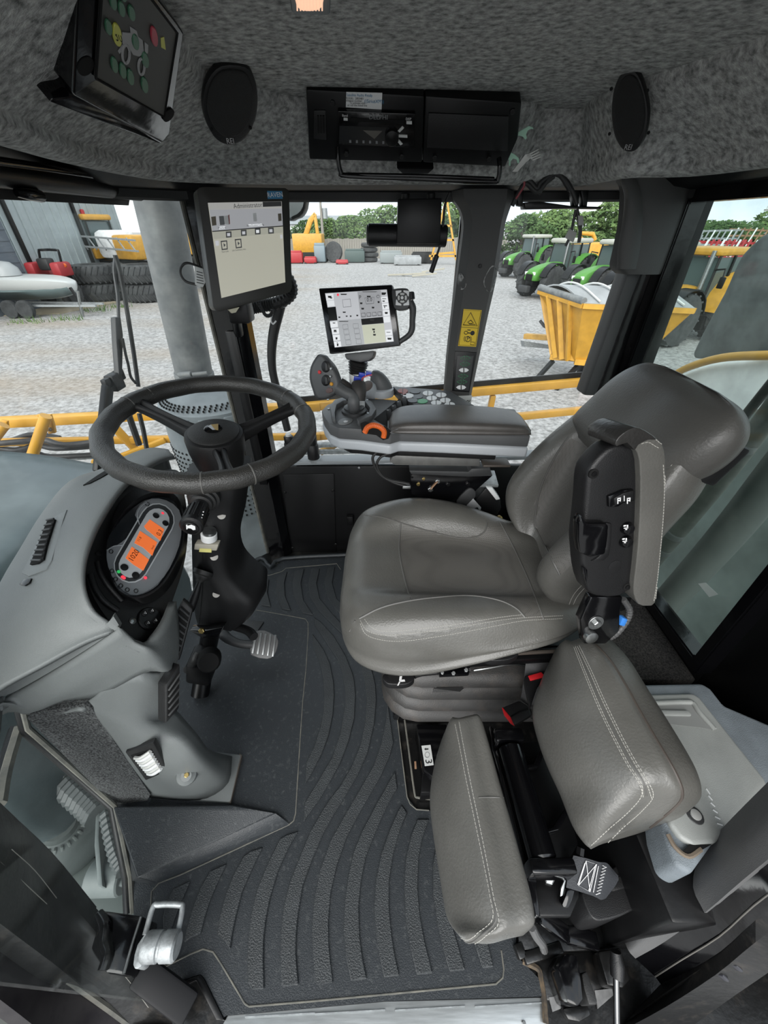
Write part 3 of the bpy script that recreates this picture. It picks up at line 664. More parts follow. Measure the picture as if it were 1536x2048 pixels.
def perf_mat():
    m = bpy.data.materials.new('perforated_leather'); m.use_nodes = True; n = m.node_tree; b = n.nodes['Principled BSDF']; b.inputs['Roughness'].default_value = .45
    t = n.nodes.new('ShaderNodeTexCoord'); mp = n.nodes.new('ShaderNodeMapping'); mp.inputs['Rotation'].default_value = (0, 0, .785); vr = n.nodes.new('ShaderNodeTexVoronoi'); vr.inputs['Scale'].default_value = 260; vr.inputs['Randomness'].default_value = 0
    r = n.nodes.new('ShaderNodeValToRGB'); r.color_ramp.elements[0].position = .12; r.color_ramp.elements[0].color = (.03, .029, .027, 1); r.color_ramp.elements[1].position = .35; r.color_ramp.elements[1].color = (.084, .08, .073, 1)
    L = n.links.new; L(t.outputs['Object'], mp.inputs[0]); L(mp.outputs[0], vr.inputs['Vector']); L(vr.outputs['Distance'], r.inputs['Fac']); L(r.outputs[0], b.inputs['Base Color'])
    bp = n.nodes.new('ShaderNodeBump'); bp.inputs['Strength'].default_value = .5; bp.inputs['Distance'].default_value = .001; L(vr.outputs['Distance'], bp.inputs['Height']); L(bp.outputs[0], b.inputs['Normal'])
    return m
perf = perf_mat()
secs = []
#        x     near   far   top   bN    bF    bottom
for (x, n_, f_, zt_, bN, bF, zb_) in ((-.128, .72, .96, .475, .0, .0, .445), (-.112, .65, 1.03, .512, .0, .0, .415), (-.072, .597, 1.082, .546, .006, .012, .40), (.005, .567, 1.115, .550, .022, .036, .40),
                                    (.10, .556, 1.128, .545, .036, .056, .42), (.22, .556, 1.115, .541, .040, .056, .468), (.34, .568, 1.07, .543, .030, .04, .50), (.44, .59, 1.02, .553, .008, .01, .508), (.52, .63, .98, .55, 0, 0, .51)):
    w_ = f_ - n_
    secs.append([Vector((x, n_ + .03, zb_)), Vector((x, n_ - .004, zb_ + (zt_ - zb_) * .35)), Vector((x, n_ + .004, zt_ - .018)), Vector((x, n_ + .045, zt_ + bN)), Vector((x, n_ + w_ * .2, zt_ + bN * .9)), Vector((x, n_ + w_ * .3, zt_ - .002)),
                 Vector((x, n_ + w_ * .5, zt_ - .004)), Vector((x, n_ + w_ * .68, zt_ - .002)), Vector((x, n_ + w_ * .79, zt_ + bF * .9)), Vector((x, f_ - .045, zt_ + bF)), Vector((x, f_ - .002, zt_ - .01 + bF * .3)), Vector((x, f_ + .002, zb_ + (zt_ - zb_) * .3)), Vector((x, f_ - .04, zb_))])
VV, FF = gloft(secs, 6, 10)
cS5 = crop(660, 950, .390625)
far_b = cS5([(165, 205), (260, 215), (350, 240), (430, 265), (540, 295), (660, 322), (740, 318), (790, 290), (805, 245), (760, 195), (600, 130), (420, 95), (250, 100), (180, 150)])
near_b = cS5([(150, 735), (260, 680), (400, 645), (560, 625), (720, 618), (860, 640), (950, 680), (1000, 730), (860, 750), (640, 790), (440, 815), (280, 828), (190, 800)])
center = cS5([(362, 255), (430, 265), (540, 295), (660, 322), (740, 318), (800, 270), (870, 240), (930, 350), (1000, 500), (1050, 620), (1100, 745), (1000, 735), (950, 680), (860, 640), (720, 618), (560, 625), (415, 640), (375, 500), (355, 380)])
rear_p = cS5([(870, 240), (930, 350), (1000, 500), (1050, 620), (1100, 745), (1230, 735), (1200, 560), (1080, 300), (960, 230)])
parts = split(VV, FF, [far_b, near_b, center, rear_p])
whole = BVHTree.FromPolygons(VV, FF)
cu = mk('seat_cushion', *parts[4], leather, st, 180)
mk('side_bolster', *parts[0], leather, st, 180); mk('side_bolster', *parts[1], leather, st, 180); mk('center_panel', *parts[2], perf, st, 180)
if parts[3][1]: mk('cushion_panel', *parts[3], leather, st, 180)
def seams(B, lines, par, r=.0028, m=seamm, off=-.0004):
    for L in lines: piping('seam_piping', B, L, r, m, par, 4, off)
seams(whole, [far_b[:9], cS5([(150, 735), (260, 680), (400, 645), (560, 625), (720, 618), (860, 640), (950, 680), (1000, 730)]), cS5([(362, 250), (355, 380), (375, 500), (412, 640)]), cS5([(870, 240), (930, 350), (1000, 500), (1050, 620), (1095, 740)]), cS5([(130, 745), (100, 800)])], cu)
stitches('stitching', whole, [cS5([(150, 735), (190, 795), (280, 820), (440, 808), (640, 782), (860, 745), (1000, 730), (1190, 720)]), cS5([(170, 730), (215, 780), (290, 800), (440, 790), (640, 765), (860, 730), (985, 715)]), cS5([(150, 750), (185, 815), (270, 845), (400, 848), (640, 812), (860, 770), (1000, 745), (1190, 735)])], cu)
# backrest
BO = Vector((.475, .82, .55)); BU = Vector((.30, 0, .954)).normalized(); BF_ = Vector((-BU.z, 0, BU.x))
def bsec(s, hw, dc, dN, dF, back, cy=0.0):
    o = BO + BU * s
    def q(y, d): return o + Vector((0, y * hw + cy, 0)) + BF_ * d
    return [q(-.80, -back), q(-1.0, -back * .4), q(-1.0, dN * .55), q(-.86, dN), q(-.62, dN * .9), q(-.45, dc + .004), q(0, dc), q(.45, dc + .004), q(.62, dF * .9), q(.86, dF), q(1.0, dF * .55), q(1.0, -back * .4), q(.80, -back), q(0, -back * 1.05)]
BS = [bsec(-.02, .16, .0, .03, .03, .05, .02), bsec(.03, .195, .0, .085, .085, .08, .03), bsec(.10, .214, .005, .11, .115, .09, .035), bsec(.19, .218, .01, .10, .11, .09, .035), bsec(.29, .212, .015, .075, .085, .085, .035), bsec(.38, .206, .02, .045, .05, .08, .03), bsec(.46, .188, .02, .03, .03, .07, .03), bsec(.515, .172, .012, .012, .012, .055, .016), bsec(.545, .15, -.01, -.012, -.012, .03, .0), bsec(.552, .10, -.016, -.018, -.018, .02, .0)]
VV, FF = gloft(BS, 5, 8)
c4 = crop(980, 720, .362)
cen_b = c4([(435, 425), (520, 455), (620, 520), (700, 560), (700, 900), (560, 1050), (385, 1185), (320, 1060), (248, 925), (262, 780), (330, 590)])
bp = split(VV, FF, [cen_b]); wb = BVHTree.FromPolygons(VV, FF)
br = mk('backrest', *bp[1], leather, st, 180); mk('backrest_panel', *bp[0], perf, st, 180)
seams(wb, [c4([(435, 425), (380, 500), (330, 590), (285, 690), (262, 780), (250, 860), (248, 925)]), c4([(248, 925), (320, 1060), (385, 1185)])], br)
stitches('stitching', wb, [c4([(420, 1400), (460, 1300), (530, 1220)]), c4([(440, 1400), (480, 1310), (545, 1235)]), c4([(985, 600), (1040, 540), (1055, 490)])], br)
# upper cover pulled over the top of the backrest
US = []
for s, hw, d, back, cy in ((.335, .15, .045, .05, .065), (.37, .180, .068, .075, .052), (.43, .190, .056, .082, .034), (.49, .188, .042, .078, .020), (.53, .172, .025, .066, .012), (.556, .142, .0, .042, .008), (.566, .085, -.015, .02, .006)):
    o = BO + BU * s; q = lambda y, dd: o + Vector((0, y * hw + cy, 0)) + BF_ * dd
    US.append([q(-.8, -back), q(-1.05, -back * .5), q(-1.06, d * .2), q(-.85, d * .85), q(-.4, d), q(0, d * .92), q(.4, d), q(.85, d * .85), q(1.02, d * .2), q(1.02, -back * .5), q(.8, -back), q(0, -back * 1.05)])
uc = loft('head_cover', US, leatherd, st, 5, 7, ang=180)
box('side_pocket', V(1437, 925, .66), (.05, .03, .09), blackp, st, .008, (0, .35, 0))
# bellows and base
bl = []
def rrect(cx, cy, hx, hy, r, z, n=4):
    P = []
    for sx, sy, a0 in ((1, 1, 0), (-1, 1, 90), (-1, -1, 180), (1, -1, 270)):
        for k in range(n + 1):
            a = math.radians(a0 + 90 * k / n); P.append(Vector((cx + sx * (hx - r) + r * math.cos(a), cy + sy * (hy - r) + r * math.sin(a), z)))
    return P
zl = []
for k in range(4): 
    z = .325 - k * .057; zl += [(z, 0.0 + k * .004), (z - .012, .02 + k * .005), (z - .036, .026 + k * .005), (z - .046, .010 + k * .005), (z - .050, -.026 + k * .005), (z - .055, -.026 + k * .005)]
secs = [rrect(.295, .86, .262 + e, .252 + e, .09 + e * .5, z) for z, e in zl]
be = mk('bellows', *gloft(secs, 1, 1), rubber, st, 50)
BB = bvh(be); cB = crop(660, 950, .390625)
P = casts(BB, cB([(530, 1092), (545, 1085), (680, 1083), (685, 1090), (665, 1108), (525, 1112)]), .001)
if len(P) > 3: prism('maker_plate', P, (0, -.001, 0), rubberb, be)
box('base_frame', (.31, .87, .05), (.56, .5, .09), gloss, st, .01)
box('seat_frame', (.30, .85, .385), (.50, .46, .10), satin, st, .008)
for yy in (.585, 1.10): bar('slide_rail', (.06, yy, .405), (.52, yy, .455), .03, .022, satin, st, .003)
bar('rail_lip', (.16, .572, .455), (.50, .575, .485), .008, .008, mat('dull_rail', (.05, .042, .035), .5), st, .002)
# levers with seat pictograms
for L, zz, arm in ((cB([(268, 1035), (290, 1012), (350, 1003), (410, 1010), (432, 1030), (425, 1052), (390, 1070), (330, 1072), (290, 1065)]), .375, cB([(430, 1030), (470, 1015), (620, 1000), (715, 995)])), (cB([(782, 920), (800, 900), (850, 888), (900, 870), (945, 864), (968, 880), (965, 915), (930, 940), (870, 950), (810, 945)]), .49, cB([(965, 900), (1010, 890), (1060, 880)]))):
    lv = prism('adjust_lever', [G(x, y, zz) for x, y in sp2(L, 3, True)], (0, 0, -.022), blackp, st, .007, 3)
    LB = bvh(lv); c = sum((G(x, y, zz) for x, y in L), Vector()) / len(L)
    ctr = [(sum(x for x, y in L) / len(L), sum(y for x, y in L) / len(L))][0]
    prism('finger_recess', [G(ctr[0] + (x - ctr[0]) * .5 - 6, ctr[1] + (y - ctr[1]) * .45 - 3, zz + .0006) for x, y in L], (0, 0, -.002), blackm, lv)
    sx, sy = (ctr[0] + 3, ctr[1] + 3) if zz < .4 else (ctr[0] + 17, ctr[1] - 8)
    mk('pictogram', *join([gprism([G(sx + a, sy + b, zz + .0012) for a, b in q], (0, 0, -.0006)) for q in ([(-2, -6), (3, -7), (2, 1), (-3, 1)], [(-3, 1), (8, 0), (9, 4), (-2, 5)], [(-3, 4), (0, 4), (-4, 12), (-7, 12)], [(-2, -10), (1, -10), (1, -8), (-2, -8)], [(3, -10), (6, -10), (6, -8), (3, -8)])]), printw, lv, None)
    tube('lever_arm', [G(x, y, zz - .012) for x, y in arm], .008, satin, st, 6, 2)
bk = cB([(560, 992), (715, 990), (712, 1022), (560, 1030)])
prism('lever_bracket', [G(x, y, .385) for x, y in bk], (0, .003, -.012), gloss, st, .002)
for q in cB([(575, 1012), (632, 1015), (697, 998)]): bolt('bracket_bolt', G(*q, .386), (0, -.4, 1), .006 if q[0] > 900 else .005, steel, st)
tube('release_cable', [G(x, y, z) for (x, y), z in zip(cB([(735, 1000), (830, 985), (920, 970), (995, 975)]), (.385, .387, .385, .37))], .003, steel, st, 6, 4)
tube('release_cable', [G(x, y, z) for (x, y), z in zip(cB([(1040, 890), (1120, 850), (1200, 790), (1290, 730)]), (.42, .44, .46, .48))], .0035, clearw, st, 6, 4)
# round dial under the front of the cushion
p0 = G(684, 1150, .46); lathe('height_dial', [(.024, 0), (.026, .006), (.026, .016), (.02, .02)], p0 + Vector((.03, 0, 0)), (-1, 0, .1), chrome, st, 20)
p0 = G(690, 1215, .44); lathe('height_dial', [(.018, 0), (.02, .004), (.02, .014), (.016, .018)], p0 + Vector((.03, 0, 0)), (-1, 0, .1), chrome, st, 20)
# folded near armrest, standing upright
c4s = c4([(700, 470), (640, 500), (570, 575), (540, 640), (530, 740), (518, 860), (500, 1000), (505, 1090), (512, 1180), (540, 1280), (600, 1310), (720, 1310), (790, 1240), (810, 1100), (815, 900), (828, 700), (830, 520), (790, 470)])
ar_pl = Pl(W(1200, 1150, .50), W(1300, 1150, .512), W(1240, 900, .545))
am = prism('armrest', ar_pl.ps(sp2(c4s, 2, True), .0), -ar_pl.n * .042, blackp, st, .017, 3)
c4p = c4([(700, 440), (730, 405), (800, 372), (870, 395), (935, 445), (965, 500), (972, 620), (965, 830), (955, 1000), (930, 1200), (915, 1340), (870, 1360), (820, 1350), (795, 1290), (800, 1200), (820, 1020), (832, 760), (828, 560), (800, 490), (760, 460)])
pad = prism('pad', ar_pl.ps(sp2(c4p, 2, True), .012), -ar_pl.n * .075, leather, am, .020, 4)
pdB = bvh(pad, am)
stitches('stitching', pdB, [c4([(955, 560), (962, 700), (957, 850), (945, 1000), (925, 1200), (905, 1330)]), c4([(965, 620), (966, 760), (960, 900), (948, 1040), (915, 1310)]), c4([(800, 440), (850, 425), (900, 430), (940, 460)]), c4([(815, 470), (870, 455), (920, 480)])], pad)
prism('vinyl_tip', ar_pl.ps(sp2(c4([(698, 445), (735, 405), (800, 372), (860, 392), (925, 440), (880, 440), (820, 470), (800, 500), (760, 458), (700, 478)]), 2, True), .018), -ar_pl.n * .07, mat('dark_vinyl', (.02, .019, .018), .35, bump=.3, bs=200), pad, .010, 3)
def onarm(L, off, th, m, name, par, bev=.0): return prism(name, ar_pl.ps(c4(L), off), ar_pl.n * -th, m, par, bev)
onarm([(655, 755), (740, 720), (798, 715), (800, 780), (740, 790), (710, 812), (658, 815)], .006, .008, gloss, 'switch_bezel', am, .002)
onarm([(685, 765), (740, 735), (795, 722), (796, 775), (735, 788), (690, 808)], .010, .006, blackp, 'rocker_switch', am, .002)
pic = []
for cx in (712, 765): pic += [[(cx - 8, 765), (cx - 3, 765), (cx - 3, 795), (cx - 8, 795)], [(cx - 8, 763), (cx + 10, 760), (cx + 10, 766), (cx - 8, 769)], [(cx + 6, 760), (cx + 12, 760), (cx + 10, 782), (cx + 5, 782)], [(cx - 3, 775), (cx + 6, 773), (cx + 6, 779), (cx - 3, 780)]]
pic.append([(740, 750), (744, 750), (744, 780), (740, 780)])
mk('pictogram', *join([gprism(ar_pl.ps(c4(q), .0108), ar_pl.n * -.0005) for q in pic]), printw, am, None)
for x, y in ((752, 925), (745, 998)):
    o = ar_pl.p(*c4([(x, y)])[0]); k = lathe('round_knob', [(.0115, -.002), (.0115, .005), (.0095, .009), (.0085, .010)], o, ar_pl.n, gloss, am, 20)
    mk('pictogram', *join([gprism(ar_pl.ps(c4([(x + a, y + b) for a, b in q]), .0106), ar_pl.n * -.0004) for q in ([(-14, -12), (0, -14), (0, -6), (-14, -4)], [(4, -14), (12, -14), (12, -2), (4, -2)], [(-12, 2), (12, 0), (12, 5), (-12, 7)], [(-4, 8), (6, 8), (6, 14), (-4, 14)])]), printw, am, None)
onarm([(492, 900), (510, 860), (540, 905), (640, 905), (660, 915), (650, 1000), (640, 1075), (560, 1095), (500, 1070), (490, 1000)], .016, .02, gloss, 'clip_holder', am, .005)
onarm([(640, 900), (675, 905), (672, 1000), (660, 1080), (630, 1110), (560, 1115), (600, 1090), (640, 1040), (650, 960)], .004, .006, blackp, 'clip_pocket', am, .002)
onarm([(510, 1140), (540, 1160), (540, 1250), (515, 1180)], .004, .006, gloss, 'end_cap', am, .002)
for x, y in ((572, 628), (757, 1252)):
    o = ar_pl.p(*c4([(x, y)])[0]); lathe('screw_well', [(.0085, -.002), (.0085, .0012), (.006, .0016)], o, ar_pl.n, blackm, am, 16); lathe('screw', [(.0045, 0), (.0045, .003), (.002, .0032)], o, ar_pl.n, satin, am, 10)
lathe('embossed_ring', [(.013, -.001), (.013, .0006), (.012, .0008)], ar_pl.p(*c4([(690, 1140)])[0]), ar_pl.n, blackp, am, 20)
# armrest hinge bracket
ab = prism('armrest_bracket', [ar_pl.p(x, y, -.03) for x, y in c4([(560, 1310), (735, 1310), (720, 1380), (715, 1500), (640, 1570), (520, 1570), (500, 1440), (530, 1370)])], -ar_pl.n * .02, gloss, st, .003)
o = ar_pl.p(*c4([(583, 1450)])[0], -.03); lathe('washer', [(.017, 0), (.017, .002), (.0165, .0025)], o, ar_pl.n, steel, ab, 20); bolt('hinge_bolt', o, ar_pl.n, .009, steel, ab, .009)
o = ar_pl.p(*c4([(548, 1520)])[0], -.03); lathe('washer', [(.014, 0), (.014, .01), (.008, .012)], o, ar_pl.n, steel, ab, 16)
corrugated('wiring_conduit', [ar_pl.p(x, y, -.05) for x, y in c4([(735, 1320), (770, 1380), (755, 1440), (700, 1510), (650, 1540)])], .007, mat('grey_conduit', (.06, .06, .06), .5), st)
corrugated('wiring_conduit', [ar_pl.p(x, y, -.055) for x, y in c4([(700, 1380), (712, 1430), (690, 1490), (645, 1520)])], .006, blackp, st)
onp = c4([(735, 1425), (765, 1435), (745, 1475), (715, 1468)]); prism('blue_tape', [ar_pl.p(x, y, -.04) for x, y in onp], -ar_pl.n * .016, mat('blue_tape', (.03, .18, .55), .5), st, .003)
prism('plastic_bracket', [ar_pl.p(x, y, -.09) for x, y in c4([(640, 1310), (790, 1310), (760, 1380), (640, 1420)])], -ar_pl.n * .05, satin, st, .004)
# ================================================================== STEERING WHEEL
c8 = crop(150, 740, .32552)
WC = Vector((-.382, .80, .995)); WN = Vector((.10, -.10, 1)).normalized(); WR = .229
M = frame(Vector((0, 1, 0)), Vector((-1, 0, .1))); 
wu = (Vector((1, 0, 0)) - WN * WN.x).normalized(); wv = WN.cross(wu)
sw = thing('steering_wheel', WC - WN * .08, 'black three-spoke steering wheel with round centre cap', 'steering wheel')
rr = .0205
def wp(a, r, h=0.0): return WC + (wu * math.cos(a) + wv * math.sin(a)) * r + WN * h
N = 72; ring = []; rad = []
for k in range(N):
    a = 2 * math.pi * k / N; ring.append(wp(a, WR - rr + .0012 * math.cos(18 * a))); rad.append(rr)
mk('rim', *gtube(ring, rr, 14, 1, True), rimrub, sw, 180)
wpl = Pl(WC, WC + wu, WC + wv)
def wang(x, y):
    p = wpl.p(x, y) - WC; return math.atan2(p.dot(wv), p.dot(wu))
for x, y in c8([(795, 640), (1085, 640), (200, 190), (385, 125), (1190, 215), (1320, 270)]):
    a = wang(x, y); o = wp(a, WR - rr); t = (wu * -math.sin(a) + wv * math.cos(a))
    lathe('rim_joint', [(rr + .0002, -.0016), (rr + .0009, -.0008), (rr + .0009, .0008), (rr + .0002, .0016)], o, t, seamm, sw, 16)
hub0 = wpl.p(*c8([(850, 370)])[0])
HC = hub0 - WN * .035
# spokes: two broad arms and a short one towards the driver
for (x, y), wd in ((c8([(330, 190)])[0], .050), (c8([(1230, 250)])[0], .050), (c8([(940, 640)])[0], .042)):
    e = wpl.p(x, y); e = WC + (e - WC).normalized() * (WR - rr); d = (e - HC).normalized(); sdv = WN.cross(d).normalized(); S = []
    for t, w2, th, dr in ((.12, .85, .022, 0), (.35, .62, .018, .004), (.6, .5, .014, .002), (.85, .62, .011, 0), (1.0, .95, .008, -.004)):
        p = HC.lerp(e, t); ww = wd * w2 / 2 * 1.1
        S.append([p - sdv * ww + WN * th * .3, p - sdv * ww * .5 + WN * (th - dr), p + WN * (th * .35 if .2 < t < .9 else th * .8), p + sdv * ww * .5 + WN * (th - dr), p + sdv * ww + WN * th * .3, p + sdv * ww * .6 - WN * th, p - sdv * ww * .6 - WN * th])
    loft('spoke', S, blackp, sw, 3, 4, ang=50)
hb = lathe('hub', [(.045, -.055), (.052, -.05), (.060, -.01), (.062, .02), (.060, .028), (.054, .030)], HC, WN, blackp, sw, 40)
cap = lathe('centre_cap', [(.054, .020), (.053, .033), (.045, .037), (.02, .039), (.0, .039)], HC, WN, mat('cap_plastic', (.012, .012, .012), .5, bump=.4, bs=500), sw, 40)
CBV = bvh(cap)
lathe('emblem', [(.0185, .0385), (.0185, .040), (.016, .0408), (.0, .0408)], HC, WN, gloss, sw, 28)
eo = HC + WN * .0412
pe = Pl(eo, eo + wu, eo + wv)
prism('emblem_mark', pe.ps(c8([(832, 335), (880, 330), (880, 368), (862, 366)])), WN * -.0005, mat('gold_foil', (.55, .4, .18), .35, metal=.6), sw)
prism('emblem_mark', pe.ps(c8([(815, 345), (835, 335), (860, 366), (845, 366)])), WN * -.0005, silver, sw)
# little driver-side wedge of the hub
lathe('boss', [(.030, -.10), (.034, -.05), (.045, -.04)], HC, WN, blackp, sw, 28)

# ================================================================== DASHBOARD
da = thing('dashboard', (-.62, .62, 0), 'grey moulded dash console with oval instrument hood', 'dashboard')
CP = Pl((-.546, .66, .779), (-.546, 1.0, .779), (-.546 - .6, .66, .779 + .8))
c0 = crop(0, 880, .27344)
A = [(338, 903, -.60), (300, 897, -.66), (255, 910, -.71), (205, 935, -.75), (140, 957, -.78), (85, 1020, -.78), (40, 1092, -.775), (0, 1158, -.765), (-50, 1260, -.745), (-70, 1390, -.70), (-75, 1430, -.69)]
Bt = [(345, 915), (318, 922), (283, 942), (240, 980), (203, 1035), (180, 1082), (166, 1130), (166, 1180), (185, 1225), (222, 1252), (224, 1266)]
rows = []
for (ax, ay, X), (bx, by) in zip(A, Bt):
    a_ = V(ax, ay, X); b_ = CP.p(bx, by, .045); b2 = CP.p(bx + 7, by + 3, .02)
    mid = a_.lerp(b_, .5) + Vector((.0, .0, .012)); q1 = a_.lerp(b_, .22) + Vector((-.002, 0, .010)); q3 = a_.lerp(b_, .82) + Vector((0, 0, .012))
    dn = a_ + Vector((-.02, .01, -.10))
    rows.append([dn, a_ + Vector((-.008, 0, -.015)), q1, mid, q3, b_ + Vector((.004, 0, .004)), b2])
top = sheet('dash_top', rows, .012, dashg, da, su=4, sv=4, ang=180); DT = bvh(top)
# bottom trim strip and lower shell
e1 = c0([(-250, 1960), (-100, 1830), (80, 1770), (300, 1640), (560, 1490), (760, 1360), (830, 1290)])
e2 = c0([(-250, 2100), (-60, 1920), (120, 1835), (360, 1700), (620, 1540), (830, 1400), (880, 1370)])
e3 = c0([(-240, 2120), (-50, 1940), (130, 1850), (370, 1712), (630, 1552), (840, 1412), (895, 1380)])
Ys = [.33, .365, .385, .395, .41, .425, .432]
lo_ = [W(x, y, Y) for (x, y), Y in zip(e1, Ys)]; l2_ = [W(x, y, Y - .004) for (x, y), Y in zip(e2, Ys)]
sheet('trim_strip', [lo_, l2_], .012, dashg, da, su=4, sv=1)
cL = crop(0, 1300, .390625)
r0 = [W(x, y, Y) for (x, y), Y in zip(e3 + c0([(1010, 1480), (1140, 1440), (1230, 1330), (1290, 1180)]), [.325, .36, .378, .388, .402, .416, .424, .43, .45, .49, .55])]
r1 = [W(x, y, Y) for (x, y), Y in zip(cL([(-170, 400), (20, 270), (140, 300), (330, 215), (520, 120), (640, 60), (700, 25), (760, 0), (830, 20), (890, 0), (925, -60)]), [.325, .36, .375, .385, .40, .41, .415, .42, .44, .48, .53])]
r2 = [W(x, y, Y) for (x, y), Y in zip(cL([(-160, 440), (40, 320), (155, 332), (330, 262), (470, 250), (600, 190), (690, 140), (770, 110), (860, 110), (905, 60), (925, 20)]), [.335, .365, .385, .395, .405, .41, .415, .42, .435, .48, .52])]
sheet('knee_shell', [r0, r1, r2], .015, dashg, da, su=3, sv=4, ang=180)
ped = [cL([(300, 300), (440, 270), (560, 180), (700, 120), (820, 130), (920, 70)]), cL([(440, 280), (480, 300), (560, 300), (700, 300), (800, 330), (905, 290)]), cL([(520, 380), (560, 385), (640, 390), (740, 395), (850, 385), (925, 330)]), cL([(610, 500), (650, 505), (740, 510), (850, 500), (950, 470), (1010, 430)]), cL([(690, 630), (740, 640), (840, 645), (950, 620), (1050, 570), (1075, 510)]), cL([(755, 755), (830, 762), (930, 770), (1060, 760), (1170, 680), (1190, 545)])]
Yp = [[.40, .40, .41, .42, .44, .48], [.395, .395, .40, .41, .43, .47], [.39, .39, .39, .40, .42, .46], [.39, .385, .38, .385, .40, .44], [.395, .388, .375, .375, .40, .46], None]
rows = [[W(x, y, Y) for (x, y), Y in zip(L, Yv)] if Yv else [G(x, y, .018) for x, y in L] for L, Yv in zip(ped, Yp)]
pdl = sheet('pedestal', rows, .012, dashg, da, su=3, sv=4, ang=180); PDB = bvh(pdl)
fp_ = cL([(760, 750), (1180, 780), (1235, 535), (1080, 515), (900, 560)]); prism('pedestal_foot', [G(x, y, .020) for x, y in fp_], (0, 0, -.018), dashg, da, .004)
prism('foot_edge', [G(x, y, .019) for x, y in cL([(1180, 785), (1238, 538), (1226, 530), (1168, 778)])], (0, 0, -.02), mat('dirty_foot_edge', (.06, .05, .042), .8), da)
# screw boss
o = cast(PDB, *cL([(955, 640)])[0], 0)
if o: 
    d = (EYE - o).normalized(); lathe('screw_boss', [(.026, -.01), (.022, .004), (.013, .010), (.012, .011)], o, (d + Vector((.1, -.4, .3))).normalized(), dashg, da, 20); bolt('boss_screw', o + d * .012, d, .006, brass, da)
# footwell outlet with a coiled hose showing
def on(B, L, off): return [p for p in casts(B, L, off)]
fv0 = on(PDB, cL([(680, 540), (780, 520), (750, 640)]), .006); fvq = Pl(*fv0); fvp = fvq.ps(cL([(640, 525), (785, 475), (862, 620), (745, 670)]))
if len(fvp) == 4:
    cc = sum(fvp, Vector()) / 4; nrm = (fvp[1] - fvp[0]).cross(fvp[3] - fvp[0]).normalized()
    if nrm.dot(EYE - cc) < 0: nrm = -nrm
    fv = prism('footwell_outlet', fvp, -nrm * .012, blackp, da, .003); q = Pl(fvp[0], fvp[1], fvp[3])
    prism('outlet_opening', q.ps(cL([(670, 540), (775, 508), (832, 615), (750, 645)]), .0008), -nrm * .002, blackm, fv)
    for k in range(8):
        t = k / 7; a, b = q.p(*cL([(692 + t * 65, 552 + t * 80)])[0], .003), q.p(*cL([(770 + t * 55, 520 + t * 88)])[0], .003)
        tube('hose_coil', [a, a.lerp(b, .5) + nrm * .006, b], .0042, white if k % 2 else clearw, fv, 6, 4)
# black instrument panel let into the hood
ip = c8([(560, 610), (400, 650), (280, 740), (190, 850), (110, 990), (60, 1130), (62, 1230), (100, 1370), (170, 1490), (250, 1590), (340, 1660), (430, 1672), (510, 1630), (560, 1550), (610, 1400), (660, 1250), (690, 1100), (690, 950), (670, 700), (640, 620)])
pn = prism('instrument_panel', CP.ps(sp2(ip, 3, True), .004), -CP.n * .02, blackp, da, .004)
# raised ring around the cluster, then dial glass
ro = c8([(620, 690), (480, 690), (350, 740), (270, 830), (215, 960), (190, 1080), (195, 1200), (230, 1310), (310, 1400), (420, 1435), (520, 1400), (600, 1310), (660, 1180), (690, 1060), (690, 900), (670, 760)])
ri = c8([(600, 800), (520, 780), (430, 800), (330, 870), (260, 950), (205, 1030), (193, 1120), (205, 1220), (250, 1330), (330, 1385), (420, 1375), (510, 1320), (580, 1230), (640, 1110), (665, 990), (650, 880)])
ro3, ri3 = sp2(ro, 3, True), sp2(ri, 3, True); n = len(ro3)
VV = CP.ps(ro3, .004) + CP.ps(ro3, .020) + CP.ps([(x * .35 + u * .65, y * .35 + v * .65) for (x, y), (u, v) in zip(ro3, ri3)], .026) + CP.ps(ri3, .007)
FF = [[k * n + i, k * n + (i + 1) % n, (k + 1) * n + (i + 1) % n, (k + 1) * n + i] for k in range(3) for i in range(n)]
mk('cluster_ring', VV, FF, satin, pn, 60)
cl = prism('cluster_face', CP.ps(ri3, .0075), -CP.n * .006, mat('cluster_dark', (.012, .014, .016), .12), da)
gz = c8([(370, 890), (400, 830), (470, 790), (560, 800), (640, 860), (655, 960), (640, 1080), (580, 1220), (510, 1310), (420, 1370), (340, 1380), (260, 1320), (205, 1210), (195, 1110), (250, 1080), (320, 1030), (385, 930)])
prism('grey_field', CP.ps(sp2(gz, 2, True), .0085), -CP.n * .001, mat('cluster_grey', (.2, .21, .22), .35), cl)
def capsule(x0, y0, x1, y1, w, n=8):
    a = math.atan2(y1 - y0, x1 - x0); P = []
    for k in range(n + 1): t = a - math.pi / 2 + math.pi * k / n; P.append((x1 + w * math.cos(t), y1 + w * math.sin(t)))
    for k in range(n + 1): t = a + math.pi / 2 + math.pi * k / n; P.append((x0 + w * math.cos(t), y0 + w * math.sin(t)))
    return P
a0, b0 = (345, 1200), (505, 925)
clsil = mat('cluster_silver', (.55, .57, .58), .4)
for w_, mm, off, nm in ((108, clsil, .0095, 'pale_outline'), (100, mat('cluster_ring_dark', (.03, .032, .034), .3), .0105, 'dark_track'), (76, clsil, .0115, 'display_surround')):
    prism(nm, CP.ps(c8(capsule(*a0, *b0, w_)), off), -CP.n * .001, mm, cl)
tube('chrome_line', CP.ps(c8([(395, 950), (383, 885), (410, 835), (440, 815)]), .0100), .0012, silver, cl, 5, 4); tube('chrome_line', CP.ps(c8([(195, 1108), (240, 1082), (290, 1078)]), .0100), .0012, silver, cl, 5, 4)
